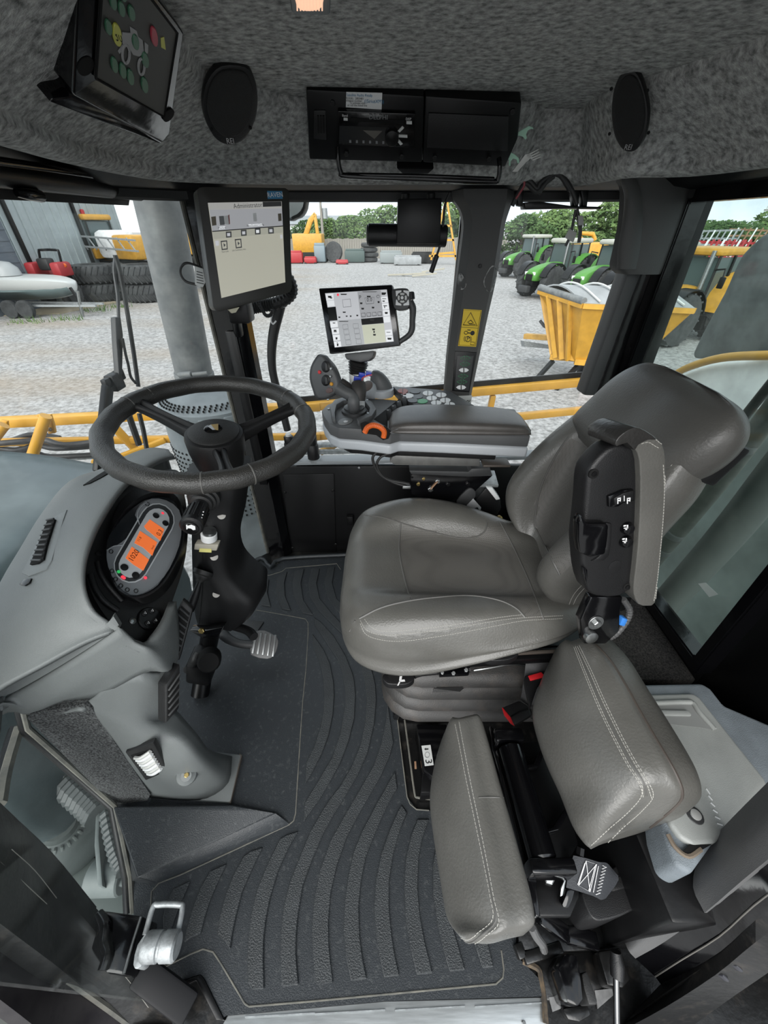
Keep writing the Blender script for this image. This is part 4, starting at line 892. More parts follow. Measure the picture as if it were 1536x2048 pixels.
lcds = [([(460, 918), (548, 978), (525, 1048), (440, 980), (425, 960)],), ([(400, 988), (505, 1058), (475, 1140), (420, 1090), (365, 1062)],), ([(350, 1085), (410, 1130), (455, 1165), (420, 1232), (360, 1195), (312, 1155)],)]
for (L,) in lcds: prism('lcd_window', CP.ps(c8(L), .0122), -CP.n * .0008, scr_orange, cl)
tu = CP.p(*c8([(520, 940)])[0]) - CP.p(*c8([(340, 1210)])[0]); tvv = CP.p(*c8([(300, 1100)])[0]) - CP.p(*c8([(380, 1150)])[0])
for s, (x, y), sz in (('1020', (362, 1140), .016), ('0.3', (520, 1000), .015), ('11.8', (395, 1040), .008), ('km/h', (478, 1090), .006)):
    lettering('lcd_digits', s, CP.p(*c8([(x, y)])[0], .0126), tu, tvv, sz, printb, cl)
for x, y in ((302, 1213), (372, 1262), (497, 895), (555, 942)): lathe('cluster_button', [(.0075, 0), (.0075, .0015), (.006, .002)], CP.p(*c8([(x, y)])[0], .012), CP.n, blackp, cl, 16)
for (x, y), mm in zip(c8([(292, 1272), (300, 1278), (432, 1277), (538, 880), (268, 1240)]), (led_red, led_red, led_red, led_red, led_green)): lathe('warning_lamp', [(.0035, 0), (.0035, .001), (.002, .0012)], CP.p(x, y, .011), CP.n, mm, cl, 10)
icons = [gtube([CP.p(*c8([(x + 12 * math.cos(t), y + 12 * math.sin(t))])[0], .0098) for t in [k * math.pi / 4 for k in range(8)]], .0008, 4, 1, True) for x, y in ((228, 1235), (250, 1285), (282, 1325), (322, 1350), (375, 1357), (222, 1115), (445, 825))]
mk('dial_icons', *join(icons), printb, cl, None)
# two pen grooves, round key pad and jack
for L in ([(140, 1180), (160, 1250), (210, 1330), (290, 1420)], [(95, 1255), (125, 1340), (180, 1420), (262, 1480)]):
    tube('rib_groove', CP.ps(c8(L), .006), .006, blackp, pn, 8, 5)
lathe('lid_pin', [(.006, 0), (.006, .003), (.004, .004)], CP.p(*c8([(143, 1130)])[0], .004), CP.n, blackm, pn, 12)
kc = CP.p(*c8([(455, 1530)])[0], .004); kp = lathe('key_disc', [(.024, 0), (.024, .003), (.022, .005), (.0, .005)], kc, CP.n, satin, pn, 32)
for x, y in ((427, 1495), (472, 1480), (447, 1555), (493, 1540)):
    o = CP.p(*c8([(x, y)])[0], .009); lathe('key', [(.0062, 0), (.0062, .0012), (.005, .002)], o, CP.n, blackp, kp, 14)
    mk('key_symbol', *gtube([o + CP.n * .0022 + tu.normalized() * .0028 * math.cos(t) + tvv.normalized() * .0028 * math.sin(t) for t in (0.5, 2.6, 4.7)], .0006, 4, 1, True), printw, kp, None)
lathe('jack_socket', [(.0065, 0), (.0065, .002), (.004, .003), (.003, .001)], CP.p(*c8([(352, 1543)])[0], .004), CP.n, steel, pn, 14)
# demister outlet let into the dash top
def onto(B, L, off, th, m, nm, par, bev=0):
    P = casts(B, L, off)
    if len(P) < 3: return None
    c = sum(P, Vector()) / len(P); nn = Vector()
    for i in range(len(P)): nn += (P[i] - c).cross(P[(i + 1) % len(P)] - c)
    nn.normalize(); nn = nn if nn.dot(EYE - c) > 0 else -nn
    return prism(nm, P, -nn * th, m, par, bev)
dv = onto(DT, c0([(495, 510), (470, 580), (385, 880), (345, 950), (215, 1000), (160, 975), (240, 830), (345, 600), (440, 540)]), .002, .012, mat('vent_frame_grey', (.13, .14, .14), .45), 'demister_outlet', da, .002)
onto(DT, c0([(420, 590), (360, 780), (340, 880), (300, 910), (240, 920), (290, 800), (345, 650), (370, 590)]), .006, .010, blackm, 'outlet_mouth', dv or da)
for k in range(9):
    t = k / 8; a, b = c0([(365 - t * 105, 600 + t * 290), (418 - t * 90, 590 + t * 300)])
    pa, pb = cast(DT, *a, .0075), cast(DT, *b, .0075)
    if pa and pb: bar('outlet_slat', pa, pb, .004, .003, darkp, dv or da, .0005)
onto(DT, c0([(150, 1060), (180, 1020), (240, 1015), (225, 1050), (190, 1070)]), .003, .006, gloss, 'latch', da, .001)
onto(DT, c0([(610, 335), (720, 260), (860, 175), (900, 150), (870, 200), (740, 280), (660, 320)]), .002, .004, blackm, 'seam_gap', da)
# side air outlets facing the footwell
def sidevent(L, slats, X, par):
    P = [V(x, y, X0) for (x, y), X0 in zip(L, X)]; nn = (P[1] - P[0]).cross(P[3] - P[0]).normalized(); c = sum(P, Vector()) / 4
    nn = nn if nn.dot(EYE - c) > 0 else -nn
    f = prism('air_outlet', P, -nn * .03, blackp, par, .004); q = Pl(P[0], P[1], P[3])
    inn = [c.lerp(p, .8) + nn * .0006 for p in P]; prism('outlet_mouth', inn, -nn * .001, blackm, f)
    for k in range(slats):
        t = (k + .5) / slats; a = inn[0].lerp(inn[3], t) + nn * .003; b = inn[1].lerp(inn[2], t) + nn * .003; bar('outlet_slat', a, b, .004, .002, darkp, f, .0005)
    return f
sidevent(c8([(660, 1410), (725, 1470), (640, 1790), (510, 1700)]), 7, (-.455, -.435, -.46, -.50), da)
sidevent(cL([(850, 180), (925, 70), (920, 300), (850, 380)]), 5, (-.44, -.425, -.425, -.44), da)
# carpeted kick panel beside the pedestal
kk = cL([(140, 350), (155, 325), (430, 278), (470, 300), (770, 740), (755, 770), (580, 795)]); kz = [.365, .365, .40, .40, .392, .385, .36]
P = [W(x, y, Y) for (x, y), Y in zip(kk, kz)]
prism('carpet_kick_panel', [W(x, y, .392 + (.0 if i not in (0, 1) else -.01)) if i < 5 else W(x, y, .388) for i, (x, y) in enumerate(kk)], (0, .02, 0), carpet, da)

# ================================================================== STEERING COLUMN
sc_ = thing('steering_shroud', (-.62, .78, 0), 'black steering column shroud with stalk switch and tilt lever', 'steering column')
rowsC = [(955, 368, 478, .745, .86), (985, 372, 478, .745, .87), (1020, 378, 472, .75, .87), (1060, 383, 466, .75, .88), (1110, 384, 456, .75, .88), (1150, 385, 464, .745, .88), (1180, 386, 490, .74, .88), (1205, 388, 512, .735, .89), (1228, 390, 505, .735, .89), (1250, 396, 482, .74, .88), (1258, 402, 470, .745, .87)]
S = []
for y, a, b, Y, Y2 in rowsC:
    l, r = W(a, y, Y + .02), W(b, y, Y + .03); m_ = W(a * .55 + b * .45, y, Y); d = Vector((0, Y2 - Y, 0))
    S.append([l, l.lerp(m_, .6) + Vector((0, -.006, 0)), m_, m_.lerp(r, .5) + Vector((0, -.004, 0)), r, r + d * .9, l + d])
sh = loft('shroud', S, blackp, sc_, 2, 4, ang=50); SB = bvh(sh)
tube('column_tube', [W(425, 1245, .80), W(415, 1300, .80), G(400, 1390, .02)], .03, satin, sc_, 12, 3)
hubb = HC - WN * .06; tube('shaft', [hubb, W(430, 965, .80)], .03, satin, sc_, 12, 1)
for q in c8([(900, 893), (855, 1148), (868, 1377)]):
    o = cast(SB, *q, 0)
    if o: d = (EYE - o).normalized(); lathe('screw_recess', [(.010, -.003), (.010, .0008), (.007, .001)], o, d, mat('recess_steel', (.25, .24, .22), .4, metal=.6), sc_, 14)
piping('shroud_seam', SB, c8([(785, 1130), (785, 1300), (770, 1500), (765, 1560)]), .0012, blackm, sc_, 3)
# stalk with collar bellows and horn button
o = W(*c8([(790, 790)])[0], .735); tip = W(*c8([(715, 960)])[0], .64); d = (tip - o).normalized()
stk = lathe('stalk_boot', [(.036, -.01), (.036, .002), (.030, .004), (.030, .012), (.025, .014), (.024, .022), (.018, .024), (.017, .034), (.008, .038), (.007, .06)], o, d, rubberb, sc_, 24)
L0 = (tip - o).length
kn = lathe('stalk_knob', [(.012, L0 - .065), (.0215, L0 - .060), (.0225, L0 - .03), (.0225, L0 - .012), (.024, L0 - .011), (.0245, L0), (.021, L0 + .004), (.017, L0 + .0045)], o, d, blackp, sc_, 28)
for k in range(14):
    a = 2 * math.pi * k / 14; fr_ = frame(d.orthogonal(), d); u = fr_.col[0]; v = d.cross(u); s_ = u * math.cos(a) + v * math.sin(a)
    bar('grip_ridge', o + s_ * .0225 + d * (L0 - .056), o + s_ * .0228 + d * (L0 - .014), .0025, .0025, blackp, kn, .0006)
hn = lathe('horn_button', [(.016, L0 + .004), (.016, L0 + .007), (.013, L0 + .0085)], o, d, satin, sc_, 24)
ph = Pl(o + d * (L0 + .0092), o + d * (L0 + .0092) + u, o + d * (L0 + .0092) + v)
mk('horn_symbol', *join([gprism(ph.ps(c8(L)), d * -.0004) for L in ([(682, 952), (690, 950), (692, 978), (684, 980)], [(690, 958), (712, 952), (714, 974), (692, 972)], [(712, 950), (738, 960), (740, 982), (726, 984), (714, 976)])]), printw, hn, None)
mk('speed_marks', *join([gprism([p + (EYE - p).normalized() * .0008 for p in [W(*c8([(x + a, y + b)])[0], .655) for a, b in ((-3, -3), (4, -3), (4, 3), (-3, 3))]], (0, .0004, 0)) for x, y in ((778, 908), (784, 890), (788, 872))]), printw, kn, None)
# cup-like bracket with a yellow fuse tag
cyl('switch_cup', W(*c8([(825, 1040)])[0], .735), W(*c8([(822, 1000)])[0], .735), .019, white, sc_, 20, .002)
cyl('cup_liner', W(*c8([(826, 1010)])[0], .735), W(*c8([(826, 985)])[0], .735), .016, steel, sc_, 18)
prism('label_block', [W(*q, .725) for q in c8([(735, 1070), (880, 1075), (870, 1112), (730, 1105)])], (0, .02, 0), mat('beige_plastic', (.33, .31, .26), .5), sc_, .002)
prism('yellow_tag', [W(*q, .7235) for q in c8([(765, 1098), (838, 1102), (838, 1122), (762, 1118)])], (0, .004, 0), ylabel, sc_)
# tilt lever
o = W(*c8([(785, 1250)])[0], .735); lathe('lever_boot', [(.026, -.008), (.026, .003), (.021, .006), (.019, .012), (.013, .016), (.009, .024)], o, (W(*c8([(740, 1350)])[0], .70) - o), rubberb, sc_, 24)
tube('tilt_lever', [o, W(*c8([(760, 1320)])[0], .71), W(*c8([(735, 1390)])[0], .69), W(*c8([(706, 1465)])[0], .665)], [.006, .007, .0115, .0125], blackp, sc_, 14, 4)
e = W(*c8([(704, 1468)])[0], .663); lathe('lever_cap', [(.0125, -.004), (.0125, .004), (.010, .006)], e, (e - W(*c8([(735, 1390)])[0], .69)), satin, sc_, 16)
# ================================================================== PEDAL
pd_ = thing('brake_pedal', G(500, 1300, 0), 'ribbed steel brake pedal on a bent arm beneath the column', 'pedal')
cp8 = c8
zt_ = .10
pad_ = c8([(1100, 1610), (1165, 1600), (1240, 1640), (1247, 1690), (1225, 1750), (1180, 1775), (1080, 1750), (1085, 1680)])
ppl = Pl(G(505, 1310, .095), G(560, 1310, .075), G(520, 1260, .13))
pb_ = prism('pedal_pad', ppl.ps(sp2(pad_, 2, True)), -ppl.n * .012, mat('worn_pedal', (.12, .12, .12), .5, metal=.3), pd_, .003)
for k in range(5):
    x = 1108 + k * 29; a, b = ppl.p(*c8([(x + 8, 1612 + k * 4)])[0], .004), ppl.p(*c8([(x - 18 + k * 2, 1742 + k * 5)])[0], .004)
    bar('pad_rib', a, b, .008, .008, mat('polished_rib', (.34, .35, .35), .35, metal=.8), pb_, .002, up=ppl.n)
tube('pedal_arm', [ppl.p(*c8([(1100, 1690)])[0], -.01), ppl.p(*c8([(1010, 1680)])[0], -.012), ppl.p(*c8([(940, 1650)])[0], -.02), ppl.p(*c8([(900, 1610)])[0], -.03)], [.016, .015, .018, .02], darkp, pd_, 10, 4)
prism('heel_plate', [G(x, y, .012) for x, y in c8([(1060, 1535), (1160, 1545), (1120, 1605), (1090, 1640), (985, 1590)])], (0, 0, -.008), darkp, pd_, .002)
tube('return_link', [W(*c8([(960, 1570)])[0], .80), W(*c8([(1060, 1600)])[0], .76), W(*c8([(1100, 1640)])[0], .73)], .014, blackp, pd_, 8, 3)
# steering valve hardware under the column
sv_ = thing('steering_valve', G(405, 1380, 0), 'oily steering valve and bracket under the column', 'valve')
box('valve_body', W(405, 1330, .74), (.08, .09, .11), satin, sv_, .012, (0, .3, 0))
prism('bracket_plate', [W(*q, .70) for q in c8([(700, 1600), (790, 1605), (910, 1580), (880, 1640), (780, 1650)])], (0, .03, -.01), gloss, sv_, .003)
bolt('mount_bolt', W(*c8([(780, 1600)])[0], .698), (0, -1, .5), .009, brass, sv_)
lathe('hydraulic_port', [(.03, 0), (.034, .01), (.034, .05), (.028, .06)], W(*c8([(830, 1760)])[0], .70) , (.3, -.6, .5), blackm, sv_, 18)
tube('oil_hose', [W(*c8([(760, 1740)])[0], .70), W(*c8([(730, 1790)])[0], .69), G(*c8([(690, 1840)])[0], .02)], .014, rubberb, sv_, 10, 4)
# ================================================================== ARMREST CONSOLE
k1 = crop(620, 700, .22135); k7 = crop(560, 560, .35156)
CZ = .845
ac = thing('armrest_console', (.1, 1.18, .5), 'grey right armrest console with joystick and orange thumbwheel', 'armrest console')
near = [(643, 820), (647, 832), (658, 847), (676, 855), (720, 858), (780, 866), (800, 860), (890, 863), (1000, 868), (1062, 871)]
far = [Vector((.45, 1.27, CZ)), Vector((.2, 1.31, CZ)), Vector((0, 1.365, CZ)), Vector((-.10, 1.375, CZ)), Vector((-.165, 1.35, CZ)), Vector((-.2, 1.31, CZ))]
outl = [G(x, y, CZ) for x, y in near] + far
cn = sum(outl, Vector()) / len(outl)
prism('console_body', [p for p in outl], (0, 0, -.040), midp, ac, .006, 2)
lowo = [cn + (p - cn) * 1.006 + Vector((0, -.002, -.040)) for p in outl]; prism('silver_skirt', lowo, (0, 0, -.036), silver, ac, .010, 3)
cn2 = [cn + (p - cn) * .8 + Vector((0, 0, -.07)) for p in outl]; prism('tray', cn2, (0, 0, -.03), blackp, ac, .005)
# padded arm top
S = []
for x, yn, yf, h in ((.015, 1.09, 1.18, .006), (.03, 1.075, 1.205, .022), (.07, 1.068, 1.222, .034), (.16, 1.064, 1.225, .038), (.27, 1.062, 1.222, .036), (.37, 1.06, 1.21, .032), (.42, 1.06, 1.19, .026), (.437, 1.062, 1.165, .014)):
    b = CZ + .004; S.append([Vector((x, yn, b)), Vector((x, yn - .003, b + h * .5)), Vector((x, yn + .012, b + h * .88)), Vector((x, (yn + yf) / 2, b + h)), Vector((x, yf - .015, b + h * .9)), Vector((x, yf, b + h * .5)), Vector((x, yf, b))])
ap_ = loft('arm_pad', S, armpad, ac, 4, 5, ang=180)
prism('pad_base', [Vector((x, y, CZ + .001)) for x, y in ((.01, 1.075), (.06, 1.062), (.43, 1.052), (.445, 1.08), (.44, 1.18), (.38, 1.22), (.05, 1.23), (.012, 1.19))], (0, 0, .008), midp, ac, .002)
# far keypad panel
kz = .872
kp_ = prism('keypad_panel', [G(x, y, kz) for x, y in k1([(745, 325), (1240, 362), (1285, 380), (1490, 500), (1300, 505), (950, 505), (820, 400)])], (0, 0, -.03), darkp, ac, .004)
def lens(x, y, w, h, m, par, nm, z, split=True):
    for s in ((-1, 1) if split else (0,)):
        P = []
        for k in range(9):
            t = math.pi * k / 8; 
            if s == 0: continue
            P.append((x + s * (w * .06 + w * .9 * math.sin(t) ** 1.0 * 1.0), y + h * math.cos(t)))
        if s == 0: P = [(x + w * math.cos(2 * math.pi * k / 14), y + h * math.sin(2 * math.pi * k / 14)) for k in range(14)]
        prism(nm, [G(a, b, z) for a, b in k1(P)], (0, 0, .002), m, par, .0006, 1)
for x, y, m_, sp in ((1065, 392, white, True), (1185, 408, white, True), (1100, 437, white, True), (1222, 456, white, True), (1140, 480, white, True), (1262, 495, white, True), (838, 372, redd, True), (890, 416, white, False), (950, 378, satin, False), (970, 425, satin, False), (1015, 465, printgr, False), (930, 460, satin, False)):
    lens(x, y, 50, 20, m_, kp_, 'keypad_button', kz, sp)
prism('keypad_button', [G(x, y, kz) for x, y in k1([(835, 392), (870, 388), (865, 425), (845, 425)])], (0, 0, .002), redd, kp_)
# joystick
jb = G(*k1([(400, 560)])[0], CZ)
lathe('joystick_gaiter', [(.042, 0), (.042, .008), (.034, .012), (.034, .018), (.026, .022)], jb, (0, 0, 1), darkp, ac, 28)
g2 = [G(x, y, CZ + .018) for x, y in k1([(180, 500), (220, 445), (330, 415), (460, 420), (560, 460), (600, 530), (560, 590), (440, 640), (420, 615), (530, 560), (540, 520), (500, 465), (420, 450), (300, 455), (240, 490), (225, 560), (230, 620), (195, 600)])]
prism('joystick_collar', g2, (0, 0, -.022), midp, ac, .004)
for q in k1([(162, 452), (168, 535), (518, 455), (522, 575)]): lathe('collar_screw', [(.0042, 0), (.0042, .0025), (.002, .003)], G(*q, CZ + .017 if q[0] > 700 else CZ), (0, 0, 1), steel, ac, 12)
prism('icon_key', [G(x, y, CZ) for x, y in sp2(k1([(255, 650), (300, 622), (375, 625), (380, 650), (330, 675), (265, 675)]), 3, True)], (0, 0, .003), mat('icon_key_grey', (.16, .165, .165), .5), ac, .001)
prism('key_symbol', [G(x, y, CZ + .0034) for x, y in k1([(300, 645), (318, 636), (345, 640), (335, 652), (312, 655)])], (0, 0, .0003), printw, ac)
JP = Pl(W(640, 715, 1.215), W(672, 745, 1.185), W(640, 795, 1.185))
js = [jb + Vector((0, 0, .01)), G(*k1([(395, 460)])[0], CZ + .05)]
head = k1([(95, 35), (50, 80), (15, 150), (3, 220), (10, 290), (35, 370), (62, 435), (130, 440), (185, 415), (235, 370), (252, 310), (240, 250), (215, 185), (185, 130), (140, 80)])
jo = prism('joystick', JP.ps(sp2(head, 2, True), 0), -JP.n * .035, midp, ac, .008, 3)
mk('joystick_rim', *gprism(JP.ps([(x - 3 + (x - 645) * .03, y + (y - 752) * .03) for x, y in sp2(head, 2, True)], -.006), -JP.n * .026, .008, 2), darkp, jo, 50)
def jk(x, y, r, h, m, nm): return lathe(nm, [(r, -.001), (r, h * .7), (r * .75, h)], JP.p(*k1([(x, y)])[0]), JP.n, m, jo, 16)
jk(88, 200, .0055, .004, red, 'red_button'); jk(197, 307, .0055, .005, amber, 'amber_button'); jk(195, 168, .004, .006, steel, 'thumb_button'); jk(190, 238, .004, .006, steel, 'thumb_button')
for x, y, a, b in ((140, 150, 40, 55), (140, 275, 40, 52)):
    prism('rocker', JP.ps(k1([(x + a * math.cos(t), y + b * math.sin(t)) for t in [k * math.pi / 6 for k in range(12)]]), .003), -JP.n * .004, satin, jo, .001); prism('rocker_ridge', JP.ps(k1([(x - 8, y - b * .7), (x + 14, y - b * .5), (x + 20, y + b * .6), (x - 2, y + b * .7)]), .007), -JP.n * .005, darkp, jo, .001)
prism('foot_button', JP.ps(k1([(140, 360), (165, 340), (200, 345), (205, 375), (170, 392), (145, 385)]), .003), -JP.n * .004, mat('brownish_button', (.1, .06, .055), .5), jo, .001)
tube('joystick_stem', [jb + Vector((0, 0, .012)), W(*k1([(395, 500)])[0], 1.165), W(*k1([(385, 420)])[0], 1.17), W(*k1([(310, 380)])[0], 1.18), W(*k1([(235, 330)])[0], 1.195)], [.021, .019, .018, .018, .020], midp, ac, 14, 5)
tube('grip_back', [W(*k1([(380, 420)])[0], 1.19), W(*k1([(330, 340)])[0], 1.21), W(*k1([(270, 285)])[0], 1.215)], [.022, .018, .014], mat('soft_grip', (.028, .025, .024), .6), ac, 12, 4)
tube('palm_rest', [W(*k1([(440, 460)])[0], 1.18), W(*k1([(440, 380)])[0], 1.19), W(*k1([(440, 310)])[0], 1.21), W(*k1([(440, 285)])[0], 1.215)], [.020, .024, .023, .018], mat('soft_grip', (.028, .025, .024), .6), ac, 14, 5)
# domed palm support with silver foot
dc = G(*k1([(650, 405)])[0], CZ)
lathe('dome_foot', [(.044, 0), (.046, .01), (.043, .024), (.036, .028)], dc, (0, 0, 1), silver, ac, 32)
S = []
for h, r, ox in ((.022, .040, 0), (.04, .038, -.004), (.06, .032, -.010), (.078, .022, -.017), (.088, .010, -.022)):
    c_ = dc + Vector((ox, 0, h)); S.append([c_ + Vector((r * math.cos(t), r * .8 * math.sin(t), 0)) for t in [k * math.pi / 4 for k in range(8)]])
loft('palm_dome', S, midp, ac, 3, 4, ang=180)
c_ = G(*k1([(540, 345)])[0], CZ + .03); lathe('selector_dial', [(.028, -.02), (.03, .0), (.03, .02), (.024, .028)], c_ + Vector((.0, 0, -.01)), (-.35, -.5, .8), silver, ac, 26)
lathe('dial_inlay', [(.024, .020), (.022, .030), (.015, .032)], c_ + Vector((.0, 0, -.01)), (-.35, -.5, .8), mat('dial_brown', (.1, .075, .065), .5), ac, 22)
bw = W(*k1([(440, 250)])[0], 1.24)
for q, sz in (((430, 255), .016), ((470, 220), .014), ((530, 212), .012)): box('blue_connector', W(*k1([q])[0], 1.25), (sz * 1.5, .02, sz), bluep, ac, .002, (0, .2, 0))
tube('red_wire', [W(*k1([q])[0], 1.235) for q in ((470, 280), (480, 250), (520, 232), (560, 225))], .0022, mat('red_wire', (.45, .04, .06), .5), ac, 6, 4)
# four paddle switches
prism('paddle_well', [G(x, y, CZ + .0006) for x, y in k1([(575, 625), (820, 430), (905, 545), (745, 705), (690, 690)])], (0, 0, -.002), blackm, ac)
for k in range(4):
    x, y = 705 + k * 47, 588 - k * 38
    p1 = G(*k1([(x + 20, y + 60)])[0], CZ + .004); p2 = G(*k1([(x, y - 45)])[0], CZ + .026)
    pa = bar('paddle_switch', p1, p2, .014, .016, blackp, ac, .003, up=(1, .2, 0)); p3 = G(*k1([(x + 60, y + 75)])[0], CZ + .006)
    bar('paddle_toe', p1 + Vector((.002, 0, .004)), p3, .014, .012, blackp, ac, .002, up=(.3, .4, 0))
    q = k1([(x - 2, y - 45)])[0]; mk('paddle_mark', *gbox(G(*q, CZ + .0345), (.006, .004, .001)), printg, pa, None)
# thumb wheel
nb = Pl(W(700, 860, 1.085), W(800, 866, 1.07), W(750, 890, 1.075))
prism('wheel_well', nb.ps(k1([(455, 665), (500, 650), (690, 695), (735, 740), (710, 800), (660, 815), (600, 770), (470, 750)]), .0035), -nb.n * .003, blackm, ac)
arc = k1([(495, 745), (520, 700), (570, 680), (630, 695), (670, 735), (665, 790)])
tw = tube('thumb_wheel', [nb.p(x, y, .004) for x, y in arc], .0085, orange, ac, 10, 5)
for k, (x, y) in enumerate(sp2(arc, 4)[1:-1]): 
    if k % 1 == 0: box('wheel_tooth', nb.p(x, y, .012), (.002, .004, .010), orange, tw, .0005, (0, (k - 10) * .09, 0))
prism('edge_notch', nb.ps(k1([(715, 745), (800, 705), (790, 755), (740, 765)]), .004), -nb.n * .006, midp, ac, .002)
# controller box, bracket and cables below
k3b = crop(550, 850, .3581)
cb = prism('controller_box', [W(x, y, 1.13) for x, y in k3b([(640, 205), (660, 170), (1145, 190), (1145, 232), (670, 225)])], (0, .12, 0), mat('cast_aluminium', (.13, .13, .125), .5, metal=.4, var=.15, vs=20), ac, .003)
br_ = prism('mount_bracket', [W(x, y, 1.14) for x, y in k3b([(755, 260), (1080, 275), (1215, 285), (1130, 360), (1050, 450), (880, 440), (760, 385)])], (0, .05, 0), gloss, ac, .003)
prism('bracket_flange', [W(x, y, 1.135) for x, y in k3b([(750, 255), (1080, 262), (1100, 245), (1200, 240), (1215, 285), (1080, 290), (760, 275)])], (0, .05, 0), darkp, ac, .002)
for x, y, r, m_ in ((908, 313, .009, steel), (868, 357, .010, steel), (967, 330, .008, satin), (1078, 328, .008, satin), (800, 330, .007, brass), (830, 300, .006, brass)): bolt('bracket_bolt', W(*k3b([(x, y)])[0], 1.139), (0, -1, 0), r, m_, br_)
bar('bracket_link', W(*k3b([(868, 357)])[0], 1.134), W(*k3b([(908, 313)])[0], 1.134), .010, .004, rust, br_, .001)
for i, L in enumerate(([(570, 150), (545, 190), (580, 270), (660, 320), (745, 345)], [(650, 155), (590, 180), (570, 230), (620, 300), (750, 330)])): tube('control_cable', [W(x, y, 1.10) for x, y in k3b(L)], .0045, rubberb, ac, 8, 5)
box('cable_end', W(*k3b([(735, 346)])[0], 1.10), (.028, .010, .012), steel, ac, .002)
box('strap_plate', W(*k3b([(1230, 210)])[0], 1.13), (.09, .05, .008), mat('dull_brown_steel', (.06, .05, .042), .5), ac, .002); box('strap_plate', W(*k3b([(1160, 300)])[0], 1.2), (.10, .08, .012), galv, ac, .003, (.2, 0, 0))

# ================================================================== CONSOLE TOUCHSCREEN
k3 = crop(620, 560, .14323)
dt = thing('touchscreen', W(715, 740, 1.28), 'black tilted touchscreen with grab handle above the armrest console', 'monitor')
DP = Pl(W(632, 578, 1.285), W(790, 570, 1.25), W(655, 708, 1.235))
bz = k3([(118, 112), (1148, 60), (1255, 915), (272, 1035)])
shell = prism('monitor_case', DP.ps(bz, -.004), -DP.n * .030, darkp, dt, .004, 2)
prism('bezel', DP.ps(k3([(122, 118), (1144, 66), (1250, 908), (275, 1028)]), 0), -DP.n * .006, gloss, dt, .002)
scn = prism('screen', DP.ps(k3([(210, 185), (1072, 132), (1170, 858), (345, 942)]), .0008), -DP.n * .002, scr_grey, dt)
def dq(nm, L, m, off=.0012): return prism(nm, DP.ps(k3(L), off), -DP.n * .0003, m, scn)
dq('work_panel', [(345, 190), (658, 165), (705, 535), (390, 560)], scr_grey, .0011)
dq('section_panel', [(275, 575), (708, 540), (760, 900), (345, 942)], mat('lit_pale_panel', (.46, .48, .50), .4, emit=.16))
dq('black_panel', [(242, 385), (358, 372), (384, 562), (270, 570)], scr_dark); dq('black_panel', [(712, 542), (1018, 515), (1030, 602), (724, 628)], scr_dark)
dq('status_panel', [(662, 165), (988, 140), (1018, 505), (708, 535)], mat('lit_status_panel', (.42, .43, .45), .4, emit=.15))
dq('view_panel', [(726, 630), (1032, 604), (1060, 865), (762, 895)], scr_green)
for L in ([(214, 195), (325, 188), (332, 275), (228, 288)], [(238, 292), (335, 284), (345, 362), (250, 370)], [(276, 582), (382, 575), (392, 655), (290, 668)], [(300, 680), (400, 672), (408, 750), (312, 760)], [(316, 770), (414, 762), (422, 840), (328, 850)], [(332, 862), (428, 855), (438, 932), (346, 942)], [(990, 240), (1080, 232), (1090, 310), (1002, 318)], [(1004, 332), (1095, 324), (1105, 405), (1015, 412)], [(1018, 425), (1108, 418), (1112, 495), (1026, 502)], [(1022, 515), (1112, 508), (1122, 588), (1032, 595)], [(1048, 700), (1142, 690), (1150, 765), (1058, 775)], [(1060, 790), (1152, 782), (1162, 855), (1068, 862)]): dq('soft_key', L, scr_white, .0014)
def ring2(L, r=.0006, off=.0016): return gtube(DP.ps(k3(L), off), r, 4, 1, True)
lines = [ring2([(452, 275), (560, 265), (575, 370), (465, 380)])]
for c in range(2):
    for r_ in range(4):
        x, y = 455 + c * 145 + r_ * 14, 625 + r_ * 73 - c * 12; lines.append(ring2([(x, y), (x + 72, y - 6), (x + 78, y + 55), (x + 7, y + 62)], .0004))
for x in range(4): lines.append(ring2([(714 + x * 76, 465 - x * 6), (768 + x * 76, 461 - x * 6), (776 + x * 76, 510 - x * 6), (722 + x * 76, 515 - x * 6)], .0008))
lines += [ring2([(762, 250), (895, 240), (890, 325), (785, 335)], .0006), ring2([(950 + 20 * math.cos(t), 230 + 20 * math.sin(t)) for t in [k * math.pi / 5 for k in range(10)]], .0006)]
tag(mk('screen_lines', *join(lines), mat('screen_line_grey', (.12, .12, .13), .5), scn, None), kind='stuff')
ico = []
def ic(x, y, w, h): ico.append(gprism(DP.ps(k3([(x - w, y - h), (x + w, y - h * .9), (x + w * .8, y + h), (x - w * .8, y + h)]), .0018), -DP.n * .0003))
for x, y, w, h in ((275, 235, 26, 14), (295, 250, 16, 8), (350, 705, 20, 10), (352, 722, 24, 6), (370, 815, 14, 16), (386, 905, 12, 18), (380, 875, 6, 6), (1030, 185, 34, 12), (1025, 200, 28, 8), (1035, 262, 30, 4), (1028, 295, 18, 8), (1050, 360, 28, 6), (1042, 380, 6, 12), (1065, 460, 22, 14), (1095, 730, 30, 4), (1110, 820, 30, 14), (820, 230, 28, 10), (715, 325, 18, 12), (958, 308, 14, 14), (478, 450, 22, 9), (410, 520, 14, 10), (512, 505, 14, 8), (568, 505, 12, 10), (660, 495, 14, 10), (888, 690, 20, 12), (895, 725, 10, 14), (900, 765, 20, 12), (866, 552, 34, 18), (335, 600, 20, 6), (470, 578, 70, 5), (470, 200, 46, 8), (830, 165, 110, 4), (735, 400, 20, 12), (880, 385, 18, 12)): ic(x, y, w, h)
tag(mk('screen_icons', *join(ico), printb, scn, None), kind='stuff')
tuD = DP.p(1000, 600) - DP.p(900, 607); tvD = DP.p(700, 560) - DP.p(713, 640)
